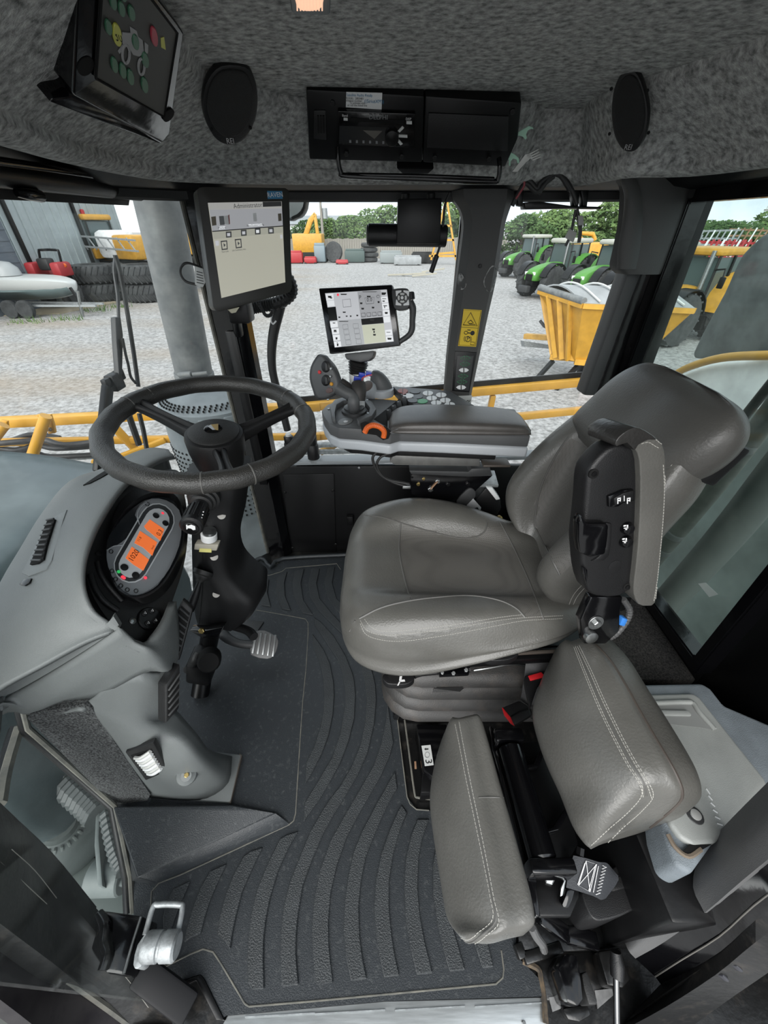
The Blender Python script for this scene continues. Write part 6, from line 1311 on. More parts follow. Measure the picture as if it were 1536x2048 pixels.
prism('socket_mount', [G(x, y, .06) for x, y in k6([(1000, 270), (1240, 230), (1340, 560), (1260, 650), (1100, 620)])], (0, 0, -.05), worn, gs, .005)
# striker on the front post
sk = thing('door_striker', G(310, 1900, .02), 'galvanised door striker loop and pin on a black block', 'striker')
bk = [G(x, y, z) for (x, y), z in zip(E_([(80, 910), (370, 950), (235, 1365), (110, 1350), (0, 1180)]), [.16] * 5)]
prism('striker_block', bk, (0, 0, -.10), gloss, sk, .006)
tube('block_edge', [G(x, y, .163) for x, y in E_([(355, 955), (290, 1160), (235, 1350)])], .003, steel, sk, 6, 2)
tube('weld_bead', [G(x, y, .163) for x, y in E_([(60, 930), (110, 1020), (95, 1140), (120, 1220), (85, 1330)])], [.008, .012, .008, .011, .009], gloss, sk, 8, 4)
prism('striker_plate', [G(x, y, .165) for x, y in sp2(E_([(410, 1050), (440, 1060), (430, 1100), (380, 1180), (375, 1270), (330, 1320), (300, 1290), (330, 1150)]), 2, True)], (.004, 0, -.03), galv, sk, .002)
tube('striker_loop', [G(x, y, .17) for x, y in E_([(385, 1080), (440, 890), (480, 870), (620, 872), (645, 900), (600, 1130)])], .0055, galv, sk, 10, 4)
lathe('striker_pin', [(.022, 0), (.024, .004), (.024, .03), (.0215, .032), (.0215, .036), (.024, .038), (.024, .062), (.020, .066)], G(*E_([(385, 1165)])[0], .175), (1, .02, .0), galv, sk, 28)
bar('hinge_bar', G(*E_([(340, 1330)])[0], .08), G(*E_([(700, 1600)])[0], .03), .05, .03, mat('dull_black_bar', (.008, .008, .009), .6, spec=.25), sk, .006)
prism('cover_frame', [G(x, y, .01) for x, y in E_([(620, 1410), (770, 1355), (800, 1390), (940, 1680), (880, 1680), (740, 1400), (660, 1440)])], (0, 0, -.02), satin, sk, .003)
# ================================================================== OVERHEAD
m0 = crop(0, 0, .333333); m1 = crop(400, 0, .455729); m3 = crop(1000, 0, .348958)
# work-light switch box
def nearc(x, y, k): p = cast(CB, x, y); return EYE + (p - EYE) * k
LB_ = Pl(nearc(147, 187, .895), nearc(325, 285, .80), nearc(368, 70, .90))
lx = thing('light_switch_box', LB_.p(240, 280, -.03), 'glossy black work-light switch box with a vehicle diagram on the headliner', 'switch box')
fc = m0([(480, -260), (465, 0), (440, 560), (450, 580), (975, 858), (1020, 800), (1105, 200), (1060, 130), (760, -260)])
prism('box_case', LB_.ps(fc), -LB_.n * .05, gloss, lx, .010, 3)
lpn = prism('label_panel', LB_.ps(m0([(630, -200), (608, 0), (575, 470), (985, 702), (1065, 200), (905, 0), (760, -200)]), .0025), -LB_.n * .003, mat('label_panel_grey', (.028, .028, .026), .5), lx)
tube('panel_edge', LB_.ps(m0([(608, -20), (575, 470), (985, 702), (1065, 200), (905, -10)]), .003), .0016, blackm, lpn, 5, 1)
prism('flange', LB_.ps(m0([(300, 615), (320, 590), (420, 580), (440, 560), (975, 855), (960, 865)]), -.012), -LB_.n * .02, gloss, lx, .003)
for q in m0([(512, 395), (1010, 690)]): lathe('fixing_hole', [(.011, 0), (.011, .001), (.009, .0012)], LB_.p(*q), LB_.n, blackm, lx, 16)
led_g = mat('green_indicator', (.03, .10, .055), .35); led_y = mat('yellow_indicator', (.38, .38, .06), .4); led_r = mat('red_indicator', (.30, .03, .05), .4)
def led(x, y, rx, ry, m, nm='indicator_button'):
    prism(nm, LB_.ps(m0([(x + rx * math.cos(t) + ry * .12 * math.sin(t), y + ry * math.sin(t)) for t in [k * math.pi / 8 for k in range(16)]]), .005), -LB_.n * .003, m, lpn, .0008, 1)
for x, y in ((685, 20), (735, 60), (795, 85), (657, 170), (692, 395), (742, 430), (788, 468), (872, 515), (818, 258), (876, 365), (680, -60), (745, -30)): led(x, y, 20, 48, led_g)
led(708, 215, 26, 70, led_y, 'yellow_lamp'); led(930, 225, 20, 60, led_r, 'red_lamp')
prism('warning_triangle', LB_.ps(m0([(965, 230), (985, 222), (995, 300), (968, 285)]), .003), -LB_.n * .001, led_y, lpn)
dg = []
for L in ([(735, 195), (785, 200), (780, 160), (820, 185), (830, 220), (855, 240), (865, 320), (835, 340), (800, 330), (770, 280), (740, 270), (730, 235)], [(870, 255), (890, 270), (888, 320), (870, 325)], [(710, 310), (738, 270), (745, 280), (718, 325)]): dg.append(gprism(LB_.ps(m0(L), .0034), -LB_.n * .0008))
for x, y, rx, ry in ((755, 325, 22, 55), (848, 400, 18, 48)): dg.append(gtube(LB_.ps(m0([(x + rx * math.cos(t), y + ry * math.sin(t)) for t in [k * math.pi / 8 for k in range(16)]]), .0034), .0014, 5, 1, True))
tag(mk('vehicle_diagram', *join(dg), mat('diagram_grey', (.25, .25, .25), .6), lpn, None), kind='stuff')
lettering('lamp_symbol', '30', LB_.p(*m0([(708, 222)])[0], .0062), LB_.p(*m0([(740, 232)])[0]) - LB_.p(*m0([(680, 212)])[0]), Vector((0, 0, 1)), .012, printb, lpn)
# speakers
def castpl(B, a, b, c, off=0.0): return Pl(cast(B, *a, off), cast(B, *b, off), cast(B, *c, off))
def speaker(lab, L, Pn, txt):
    P = sp2(L, 3, True); cx = sum(x for x, y in P) / len(P); cy = sum(y for x, y in P) / len(P)
    s = thing('speaker', Pn.p(cx, cy), lab, 'speaker', 'headliner speakers')
    prism('speaker_rim', Pn.ps(P, .008), -Pn.n * .014, blackp, s, .004, 2)
    prism('speaker_grille', Pn.ps([(cx + (x - cx) * .84, cy + (y - cy) * .84 - 3) for x, y in P], .0115), -Pn.n * .006, mat('speaker_mesh', (.004, .004, .004), .7, bump=1, bs=900), s, .003, 2)
    q = Pn.p(*txt, .0125); u = Pn.p(txt[0] + 20, txt[1], .0125) - q; lettering('maker_logo', 'REI', q, u, Vector((0, 0, 1)), .0115, mat('logo_silver', (.35, .35, .35), .4), s)
    for a in (.6, 2.5, 3.9, 5.6): lathe('rim_screw', [(.003, 0), (.003, .001), (.001, .0012)], Pn.p(cx + 48 * math.cos(a), cy + 70 * math.sin(a), .008), Pn.n, blackm, s, 8)
    return s
SL = Pl(nearc(410, 200, .965), nearc(515, 205, .93), nearc(460, 285, .90))
speaker('oval black speaker on the headliner left of the radio', m1([(95, 290), (200, 295), (240, 350), (256, 430), (245, 530), (200, 610), (150, 637), (105, 635), (58, 600), (20, 520), (12, 440), (35, 350)]), SL, m1([(133, 620)])[0])
SR = Pl(nearc(1222, 220, .95), nearc(1292, 220, .965), nearc(1258, 300, .965))
speaker('narrow oval black speaker above the right rear pillar', m3([(740, 400), (790, 430), (830, 540), (846, 660), (825, 790), (780, 860), (735, 875), (690, 850), (650, 770), (635, 640), (650, 510), (690, 430)]), SR, m3([(735, 845)])[0])
# radio panel
RPn = Pl(nearc(612, 182, .975), nearc(1040, 205, .93), nearc(620, 320, .94))
rd = thing('radio_panel', RPn.p(820, 330, 0), 'black overhead radio panel with a blank right half and wire bar', 'radio panel')
prism('panel_half', RPn.ps(m1([(465, 392), (985, 422), (975, 715), (480, 702)]), .0), -RPn.n * .05, satin, rd, .004)
prism('panel_half', RPn.ps(m1([(988, 422), (1412, 450), (1395, 610), (1340, 735), (978, 715)]), .0), -RPn.n * .05, satin, rd, .004)
prism('blank_cover', RPn.ps(m1([(1003, 497), (1355, 512), (1350, 665), (995, 648)]), .003), -RPn.n * .004, blackp, rd, .001)
prism('vent_slot', RPn.ps(m1([(500, 485), (552, 485), (555, 615), (500, 610)]), .002), -RPn.n * .004, blackp, rd, .001)
for k in range(3): prism('slot_louver', RPn.ps(m1([(515 + k * 12, 510), (521 + k * 12, 510), (523 + k * 12, 585), (517 + k * 12, 585)]), .005), -RPn.n * .003, blackm, rd)
for q in m1([(582, 450), (642, 672), (885, 685), (1030, 690), (1268, 695), (1372, 487)]): bolt('panel_screw', RPn.p(*q), RPn.n, .0055, blackp, rd)
ra = prism('radio', RPn.ps(m1([(605, 487), (945, 500), (940, 650), (608, 635)]), .010), -RPn.n * .012, gloss, rd, .002)
prism('cd_slot', RPn.ps(m1([(660, 517), (895, 527), (893, 545), (660, 533)]), .0108), -RPn.n * .001, blackm, ra)
uR = RPn.p(900, 250) - RPn.p(700, 245); vR = RPn.p(760, 200) - RPn.p(760, 300)
lettering('maker_name', 'DELPHI', RPn.p(*m1([(783, 514)])[0], .0112), uR, vR, .0125, printg, ra)
prism('radio_display', RPn.ps(m1([(612, 552), (830, 560), (835, 640), (612, 630)]), .0108), -RPn.n * .001, scr_dark, ra)
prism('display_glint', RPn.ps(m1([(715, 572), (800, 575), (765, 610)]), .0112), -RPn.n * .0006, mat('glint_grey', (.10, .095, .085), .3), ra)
lathe('volume_knob', [(.0155, 0), (.015, .010), (.012, .012)], RPn.p(*m1([(842, 595)])[0], .009), RPn.n, satin, ra, 24)
for L in ([(868, 575), (888, 555), (896, 562), (876, 582)], [(872, 592), (910, 594), (910, 605), (872, 603)], [(862, 618), (872, 612), (890, 632), (880, 638)], [(906, 532), (930, 533), (930, 546), (906, 545)], [(630, 518), (648, 519), (648, 530), (630, 529)]): prism('radio_key', RPn.ps(m1(L), .012), -RPn.n * .002, offwhite, ra)
lettering('radio_text', 'Band', RPn.p(*m1([(636, 507)])[0], .0112), uR, vR, .006, printw, ra); lettering('radio_text', 'DISP', RPn.p(*m1([(915, 522)])[0], .0112), uR, vR, .006, printw, ra)
for k in range(6): prism('preset_key', RPn.ps(m1([(655 + k * 29, 615 + k * 1), (664 + k * 29, 615 + k), (664 + k * 29, 627 + k), (655 + k * 29, 627 + k)]), .0115), -RPn.n * .001, printg, ra)
skr = prism('radio_sticker', RPn.ps(m1([(642, 404), (800, 408), (797, 481), (640, 471)]), .0012), -RPn.n * .0008, white, rd)
for s, x, y, z, m_ in (('Satellite Radio Ready', 700, 418, .0062, printbl), ('MODEL  2800481', 678, 432, .0052, printb), ('activation number', 672, 442, .005, printb), ('To activate visit', 690, 452, .005, printb), ('or call the listed line', 690, 462, .005, printb)): lettering('sticker_text', s, RPn.p(*m1([(x, y)])[0], .0016), uR, vR, z, m_, skr)
lettering('sticker_logo', '((SiriusXM))', RPn.p(*m1([(764, 445)])[0], .0016), uR, vR, .0082, printbl, skr)
tube('wire_bar', [RPn.p(x, y, o) for (x, y), o in zip(m1([(603, 645), (606, 700), (618, 755), (650, 772), (960, 784), (1270, 797), (1308, 785), (1315, 730), (1312, 695)]), (.006, .02, .03, .033, .033, .033, .03, .02, .006))], .0055, gloss, rd, 10, 4)
tube('wire_bar', [RPn.p(x, y, o) for (x, y), o in zip(m1([(640, 766), (960, 772), (1290, 785)]), (.03, .036, .03))], .004, gloss, rd, 8, 3)
prism('catch', RPn.ps(m1([(862, 740), (1028, 742), (1000, 765), (890, 765)]), .0), -RPn.n * .03, blackp, rd, .003)
# dome lamp
dl = thing('dome_lamp', G(617, 14, 1.59), 'warm lit dome lamp in the headliner', 'lamp')
Pd = Pl(cast(CB, 590, 5), cast(CB, 650, 5), cast(CB, 620, 40))
prism('lamp_housing', Pd.ps(m1([(385, -70), (580, -70), (572, 72), (404, 66)]), .012), -Pd.n * .016, mat('lamp_grey', (.1, .11, .115), .5), dl, .004)
prism('lamp_lens', Pd.ps(sp2(m1([(412, -60), (548, -60), (545, 10), (525, 48), (440, 50), (418, 10)]), 2, True), .0175), -Pd.n * .008, dome, dl, .003)
for k in range(9): x = 425 + k * 14; tube('lens_rib', Pd.ps(m1([(x, -50), (x + (2 - k * .4), 44)]), .0178), .0012, dome, dl, 4, 1)
# sun blind
sbd = thing('sun_blind', V(150, 390, -.72), 'rolled black sun blind across the top of the windscreen', 'sun blind')
ra_, rb_ = V(-120, 332, -.715), V(276, 383, -.715)
cyl('roller', ra_, rb_, .022, satin, sbd, 20, .003)
prism('hem_fabric', [V(-120, 340, -.73), V(262, 385, -.73), V(258, 411, -.73), V(-120, 393, -.73)], (-.006, 0, 0), mat('blind_fabric', (.012, .012, .012), .8, bump=.4, bs=300), sbd, .001)
tube('bracket_rail', [V(-120, 308, -.70), V(100, 338, -.70), V(270, 366, -.70)], .008, gloss, sbd, 8, 3)
tube('pull_handle', [V(32, 385, -.705), V(55, 388, -.70), V(80, 392, -.705)], [.007, .010, .011], gloss, sbd, 10, 3)
# floss picks and fork tucked in the headliner edge
def flat_thing(nm, lab, cat, L, pl, th, m, grp=None, bev=.0006):
    t = thing(nm, pl.p(*L[0]), lab, cat, grp); prism('body', pl.ps(L), -pl.n * th, m, t, bev, 1); return t
PK = Pl(W(1015, 270, 1.22), W(1090, 270, 1.22), W(1030, 340, 1.24))
flat_thing('floss_pick', 'upper mint green floss pick stuck beside the radio panel', 'floss pick', m3([(70, 795), (75, 775), (125, 745), (165, 722), (190, 730), (192, 742), (178, 738), (160, 748), (150, 770), (155, 790), (145, 802), (132, 785), (110, 778)]), PK, .002, mint, 'mint floss picks')
flat_thing('floss_pick', 'lower mint green floss pick beside the plastic fork', 'floss pick', m3([(42, 880), (55, 870), (85, 885), (108, 905), (112, 935), (100, 938), (95, 915), (75, 910), (62, 925), (60, 952), (50, 948), (52, 920), (40, 905)]), PK, .002, mint, 'mint floss picks')
fk = thing('plastic_fork', PK.p(*m3([(80, 985)])[0]), 'clear white plastic fork tucked beside the radio panel', 'fork')
prism('fork_handle', PK.ps(m3([(70, 985), (120, 920), (145, 885), (175, 880), (185, 900), (150, 930), (100, 985)]), .001), -PK.n * .002, clearw, fk, .0006)
for k in range(4):
    x, y = 150 + k * 11, 890 + k * 8; prism('tine', PK.ps(m3([(x, y), (x + 70 - k * 6, y - 36 + k * 6), (x + 72 - k * 6, y - 32 + k * 6), (x + 6, y + 7)]), .001), -PK.n * .0018, clearw, fk)
# camera unit hung from the header
cu_ = thing('camera_unit', W(838, 400, 1.42), 'black box camera unit with round tube hung in the side window', 'camera')
prism('unit_box', [W(x, y, 1.365) for x, y in [(796, 398), (884, 396), (880, 488), (793, 488)]], (0, .05, 0), satin, cu_, .003)
c0_, c1_ = W(736, 470, 1.405), W(893, 472, 1.405); cyl('unit_tube', c0_, c1_, .028, blackp, cu_, 24, .003)
lathe('tube_end', [(.025, 0), (.025, .004), (.02, .006)], c0_ + Vector((.002, 0, 0)), (-1, 0, 0), darkp, cu_, 20); prism('end_slit', [c0_ + Vector((-.005, -.008, z)) for z in (-.014, .014)] + [c0_ + Vector((-.005, -.004, z)) for z in (.014, -.014)], (-.001, 0, 0), offwhite, cu_)
for x in (811, 862): cyl('hang_knob', W(x, 402, 1.42), W(x, 386, 1.42), .012, blackp, cu_, 14, .002)
tube('cable', [W(x, y, 1.39) for x, y in [(900, 385), (890, 410), (886, 450), (880, 490), (872, 515)]], .0035, rubberb, cu_, 8, 5); cyl('cable_plug', W(874, 510, 1.39), W(862, 545, 1.39), .0075, blackp, cu_, 12, .002)
# aerial bracket at the next window with tags
ab_ = thing('aerial_bracket', W(1110, 400, 1.40), 'black flat bracket with wires in the window right of the pillar', 'bracket')
prism('bracket_bar', [W(x, y, 1.395) for x, y in m3([(140, 1160), (230, 1155), (410, 1180), (585, 1185), (575, 1198), (400, 1195), (145, 1200)])], (0, .05, 0), satin, ab_, .002)
for x in (120, 440, 490): prism('bracket_arm', [W(*q, 1.40) for q in m3([(x - 25, 1090), (x + 20, 1090), (x + 10, 1185), (x - 15, 1180)])], (0, .03, 0), satin, ab_, .002)
for L in ([(60, 1010), (160, 1030), (210, 1080), (230, 1050), (280, 1010), (330, 1000), (380, 1040), (420, 1110), (440, 1170)], [(70, 1180), (110, 1100), (150, 1050), (210, 1100), (260, 1050), (310, 1010)], [(220, 1110), (300, 1000), (350, 1010), (400, 1090)]): tube('wire', [W(x, y, 1.37) for x, y in m3(L)], .006, rubberb, ab_, 8, 4)
tube('red_wire', [W(x, y, 1.365) for x, y in m3([(100, 990), (140, 1050), (110, 1110), (90, 1140)])], .003, mat('dull_red_wire', (.2, .02, .03), .5), ab_, 6, 4)
tube('tag_cord', [W(x, y, 1.40) for x, y in m3([(435, 1200), (425, 1250), (410, 1320), (395, 1370), (375, 1410)])], .004, rubberb, ab_, 6, 4); tube('tag_cord', [W(x, y, 1.40) for x, y in m3([(440, 1200), (455, 1280), (460, 1330), (452, 1390)])], .005, rubberb, ab_, 6, 4)
for L in ([(448, 1235), (478, 1237), (480, 1290), (450, 1292)], [(398, 1310), (442, 1335), (420, 1390), (372, 1362)]): prism('cable_tag', [W(x, y, 1.39) for x, y in m3(L)], (0, .002, 0), mat('dull_tag', (.3, .3, .29), .6), ab_, .0006)
# stickers and membrane keys on the pillar
PS = Pl(W(900, 640, 1.437), W(970, 640, 1.437), W(930, 760, 1.437)); k1 = crop(620, 700, .22135)
ws = thing('warning_sticker', PS.p(935, 690), 'yellow warning sticker with triangle and key symbols on the pillar', 'sticker')
prism('sticker', PS.ps(k7([(1045, 165), (1148, 172), (1115, 380), (1013, 375)]), .001), -PS.n * .001, yellowst, ws)
def pt(nm, L, r, c=True, m=printb, off=.0016): return mk(nm, *gtube(PS.ps(k7(L), off), r, 4, 1, c), m, ws, None)
pt('border', [(1043, 170), (1143, 177), (1111, 375), (1018, 370)], .0008); pt('divider', [(1033, 268), (1128, 274)], .0008, False)
pt('warning_triangle', [(1085, 185), (1122, 262), (1042, 255)], .0018)
pt('wheel_symbol', [(1068, 240), (1085, 228), (1100, 245), (1080, 250)], .0014); pt('arrow_symbol', [(1075, 250), (1112, 254)], .0014, False)
pt('key_bow', [(1058 + 10 * math.cos(t), 300 + 9 * math.sin(t)) for t in [k * math.pi / 5 for k in range(10)]], .0012); lathe('key_head', [(.0075, 0), (.0075, .0004), (.005, .0005)], PS.p(*k7([(1095, 302)])[0], .0014), PS.n, printb, ws, 16); pt('key_shaft', [(1066, 301), (1090, 302)], .002, False); pt('key_arrow', [(1066, 284), (1084, 285)], .0016, False)
pt('brake_ring', [(1068 + 15 * math.cos(t), 336 + 15 * math.sin(t)) for t in [k * math.pi / 7 for k in range(14)]], .0012); pt('brake_arc', [(1068 + 22 * math.cos(t), 336 + 21 * math.sin(t)) for t in (2.4, 2.8, 3.2, 3.6, 4.0)], .001, False); pt('brake_arc', [(1068 + 22 * math.cos(t), 336 + 21 * math.sin(t)) for t in (-.8, -.4, 0, .4, .8)], .001, False)
uS = PS.p(970, 660) - PS.p(900, 660); lettering('letter', 'P', PS.p(*k7([(1069, 336)])[0], .0016), uS, Vector((0, 0, 1)), .020, printb, ws)
pt('book_symbol', [(1085, 352), (1107, 354), (1105, 370), (1083, 368)], .0012)
mb = thing('membrane_keypad', PS.p(930, 780), 'narrow black keypad of green and white arrows on the pillar', 'keypad')
prism('keypad_frame', PS.ps(k1([(1310, 12), (1508, 22), (1440, 385), (1285, 372)]), .003), -PS.n * .006, blackp, mb, .002); prism('keypad_face', PS.ps(k1([(1330, 50), (1480, 52), (1435, 372), (1305, 362)]), .0042), -PS.n * .002, darkp, mb, .001)
for i, (x, y, m_) in enumerate(((1405, 72, printgr), (1400, 127, printgr), (1390, 182, white), (1383, 236, printgr), (1374, 288, printgr), (1366, 338, white))):
    for s in (-1, 1):
        L = [(x + s * 8, y - 20), (x + s * 46, y), (x + s * 8, y + 20)] if m_ is printgr else [(x + s * 5, y - 20), (x + s * 28, y - 15), (x + s * 46, y), (x + s * 28, y + 15), (x + s * 5, y + 20)]
        if m_ is printgr: mk('arrow_key', *gtube(PS.ps(k1(L), .0048), .0013, 4, 1, True), m_, mb, None)
        else: prism('arrow_key', PS.ps(k1(L), .0052), -PS.n * .001, m_, mb)
ns = thing('note_sticker', PS.p(938, 800), 'small white sticker at the foot of the pillar behind the console', 'sticker'); prism('sticker', PS.ps(k1([(1340, 415), (1465, 410), (1452, 500), (1420, 480)]), .002), -PS.n * .001, offwhite, ns); mk('sticker_mark', *gtube(PS.ps(k1([(1415, 462), (1430, 455), (1435, 470), (1448, 452)]), .0028), .0016, 4, 1), printb, ns, None)
# ================================================================== OUTSIDE: PARTS OF THE MACHINE ITSELF
n4 = crop(0, 350, .333333); n6 = crop(850, 350, .446615)
# exhaust stack and cooling canister
ex = thing('exhaust_stack', W(393, 765, 1.95), 'tall dusty grey exhaust stack ahead of the windscreen', 'exhaust')
e0, e1_ = W(393, 768, 1.95), W(306, 360, 1.93); d = (e1_ - e0); e2_ = e0 + d * 1.5
cyl('stack_pipe', e0 + d * .06, e2_, .086, steelgrey, ex, 32); cyl('base_pipe', e0 - d * .02, e0 + d * .07, .089, mat('grimy_pipe', (.11, .095, .075), .7, vs=14, col2=(.16, .15, .13)), ex, 32)
lathe('band_clamp', [(.090, 0), (.092, .004), (.092, .03), (.090, .034)], e0 + d * .035, d, steelgrey, ex, 32)
cyl('clamp_barrel', W(358, 750, 1.83), W(383, 748, 1.82), .013, steelgrey, ex, 14, .002); cyl('clamp_bolt', W(385, 749, 1.82), W(414, 746, 1.83), .009, steelgrey, ex, 10)
ca = thing('air_canister', (-.80, 1.83, -.9), 'grey perforated intake canister behind the steering wheel', 'canister')
cc_ = Vector((W(425, 800, 1.83).x, 1.83, 0)); zt_ = W(425, 775, 1.83).z
lathe('drum', [(.235, -1.0), (.24, zt_ - .20), (.235, zt_ - .12), (.24, zt_ - .10), (.24, zt_ - .05), (.19, zt_ - .02), (.13, zt_), (.0, zt_)], cc_, (0, 0, 1), canm, ca, 40)
for k in range(14):
    a = 2 * math.pi * k / 14; u = Vector((math.cos(a), math.sin(a), 0)); box('vent_lug', cc_ + u * .236 + Vector((0, 0, zt_ - .085)), (.02, .07, .045), canm, ca, .006, (0, 0, a))
hl = []
for r_, z_, nn in ((.225, zt_ - .034, 60), (.212, zt_ - .028, 56), (.199, zt_ - .022, 52)):
    for k in range(nn): a = 2 * math.pi * k / nn; hl.append(glathe([(.0045, -.004), (.0045, .004)], cc_ + Vector((r_ * math.cos(a), r_ * math.sin(a), z_ + .002)), (0, 0, 1), 6))
for z_ in range(14):
    for k in range(30): a = math.pi * (1.0 + k / 29); hl.append(glathe([(.0055, -.002), (.0055, .004)], cc_ + Vector((.239 * math.cos(a), .239 * math.sin(a), zt_ - .24 - z_ * .028)), (math.cos(a), math.sin(a), 0), 6))
tag(mk('perforations', *join(hl), blackm, ca, None), kind='stuff')
for k in range(9): bar('louver_fin', W(428 + k * 7, 770, 1.80), W(446 + k * 6, 758, 1.95), .006, .006, canm, ca)
# bonnet
hd_ = thing('bonnet', (-1.7, .6, -.6), 'dark grey-green bonnet seen left of the dash', 'bonnet')
S = []
for x, yn, yf, z, r in ((-1.06, .50, 1.40, .44, .1), (-1.10, .42, 1.43, .545, .1), (-1.25, .38, 1.45, .575, .1), (-1.6, .35, 1.5, .60, .1), (-2.4, .3, 1.55, .62, .1)):
    S.append([Vector((x, yn, -.4)), Vector((x, yn - .01, z - .14)), Vector((x, yn + .04, z - .03)), Vector((x, yn + .2, z)), Vector((x, (yn + yf) / 2, z + .015)), Vector((x, yf - .2, z)), Vector((x, yf - .04, z - .03)), Vector((x, yf, z - .14)), Vector((x, yf, -.4))])
loft('bonnet_shell', S, hood, hd_, 3, 4, ang=50)
loft('bonnet_bulge', [[Vector((x, y0_, .57)), Vector((x, y0_ + .05, z)), Vector((x, y1_ - .05, z)), Vector((x, y1_, .57))] for x, y0_, y1_, z in ((-1.5, .75, 1.1, .59), (-1.6, .7, 1.15, .66), (-1.9, .68, 1.18, .68), (-2.4, .68, 1.18, .68))], hood, hd_, 3, 3)
# wipers
wp_ = thing('wiper', V(215, 900, -1.0), 'black pantograph wiper arm with blade on the windscreen', 'wiper')
bar('pivot_post', V(198, 945, -1.0), V(215, 775, -1.02), .02, .045, satin, wp_, .004)
tube('blade', [V(x, y, -1.0) for x, y in n4([(690, 480), (720, 580), (760, 800), (800, 1050), (830, 1270)])], .008, rubberb, wp_, 6, 2)
tube('arm', [V(x, y, -1.02) for x, y in n4([(690, 500), (685, 580), (705, 720), (712, 860)])], .006, darkp, wp_, 6, 3); tube('arm', [V(x, y, -1.02) for x, y in n4([(690, 500), (705, 640), (712, 780)])], .005, darkp, wp_, 6, 2)
prism('arm_channel', [V(x, y, -1.01) for x, y in n4([(693, 855), (725, 850), (740, 960), (735, 1200), (715, 1200), (700, 1000)])], (-.02, 0, 0), darkp, wp_, .003)
tube('washer_hose', [V(x, y, -1.0) for x, y in n4([(735, 980), (755, 1080), (770, 1140), (785, 1210), (815, 1250)])], .005, rubberb, wp_, 6, 4)
for q, s in ((( 690, 1240), .06), ((640, 1250), .035), ((715, 1200), .04)): box('pivot_knuckle', V(*n4([q])[0], -1.03), (s * .6, s, s), blackp, wp_, .005)
tube('blade', [V(x, y, -1.0) for x, y in n4([(765, 1420), (800, 1520), (835, 1620)])], .012, rubberb, wp_, 6, 1); tube('blade', [V(x, y, -1.0) for x, y in n4([(835, 1430), (860, 1530), (880, 1640)])], .009, rubberb, wp_, 6, 1)
# door mirror beyond the glass
mr_ = thing('wing_mirror', W(595, 430, 1.9), 'grey wing mirror just right of the large monitor', 'mirror')
prism('mirror_shell', [W(x, y, 1.9) for x, y in sp2([(570, 340), (612, 345), (613, 400), (606, 428), (590, 438), (572, 436)], 2, True)], (0, .08, 0), blackp, mr_, .008); prism('mirror_glass', [W(x, y, 1.895) for x, y in sp2([(570, 345), (607, 350), (608, 400), (601, 422), (586, 432), (572, 430)], 2, True)], (0, .004, 0), mat('mirror_face', (.35, .38, .38), .25, metal=.3, bump=.4, bs=200), mr_, .001)
tube('mirror_arm', [W(590, 350, 1.94), Vector((-.50, 1.75, 1.52)), Vector((-.48, 1.52, 1.52))], .014, satin, mr_, 8, 3)
# spray boom: yellow beams, struts, hoses
bm_ = thing('spray_boom', (0, 2.7, .2), 'yellow spray boom frame running along the side of the machine', 'boom')
def bw(nm, a, b, Ya, Yb, w_, h_, m=yel, bev=.006): return bar(nm, W(*a, Ya), W(*b, Yb), h_, w_, m, bm_, bev)
bw('beam', (-60, 848), (640, 812), 2.35, 2.72, .06, .07); bw('beam', (600, 814), (1240, 757), 2.70, 3.10, .06, .065)
bw('beam', (-60, 886), (640, 872), 2.30, 2.65, .045, .045); bw('beam', (600, 876), (1250, 812), 2.65, 3.0, .05, .055)
bw('cap_strip', (600, 803), (1240, 746), 2.72, 3.12, .07, .01, satin, .0)
bw('post', (986, 790), (978, 830), 2.93, 2.93, .04, .05)
bw('diagonal', (225, 850), (300, 930), 2.4, 2.5, .05, .05); bw('diagonal', (640, 905), (745, 850), 2.6, 2.7, .04, .045); bw('diagonal', (170, 940), (330, 880), 2.25, 2.45, .035, .04)
cyl('ram', W(92, 832, 2.22), W(58, 930, 2.15), .03, yel, bm_, 18); cyl('ram', W(8, 850, 2.22), W(-30, 900, 2.15), .03, yel, bm_, 18)
prism('gusset', [W(x, y, 2.26) for x, y in n4([(215, 1440), (300, 1440), (320, 1500), (330, 1550), (290, 1555), (270, 1500)])], (0, .02, 0), yel, bm_, .003); prism('gusset', [W(x, y, 2.26) for x, y in n4([(0, 1470), (40, 1480), (45, 1530), (0, 1560)])], (0, .02, 0), yel, bm_, .003)
for q in n4([(262, 1452), (298, 1525)]): bolt('gusset_bolt', W(*q, 2.255), (0, -1, .2), .014, steel, bm_)
hz = [((0, 1610), (120, 1600), (260, 1590), (380, 1620), (600, 1600)), ((0, 1640), (100, 1650), (220, 1620), (340, 1640), (590, 1625)), ((0, 1670), (180, 1660), (300, 1690), (560, 1680)), ((30, 1700), (200, 1690), (420, 1700), (600, 1690)), ((60, 1600), (180, 1560), (280, 1565), (360, 1580))]
for i, L in enumerate(hz): tube('boom_hose', [W(x, y, 2.3 + .04 * i) for x, y in n4(list(L))], .02 if i != 3 else .014, [hose, hose, hose, galv, hose][i], bm_, 8, 4)
for i, (a, b) in enumerate((((585, 892), (1010, 878)), ((585, 905), (800, 900)))): cyl('boom_pipe', W(*a, 2.5), W(*b, 2.75), .02, galv, bm_, 12)
corrugated('yellow_hose', [W(x, y, 2.2) for x, y in n4([(560, 1725), (640, 1690), (720, 1690)])], .02, yel, bm_, .02, 8)
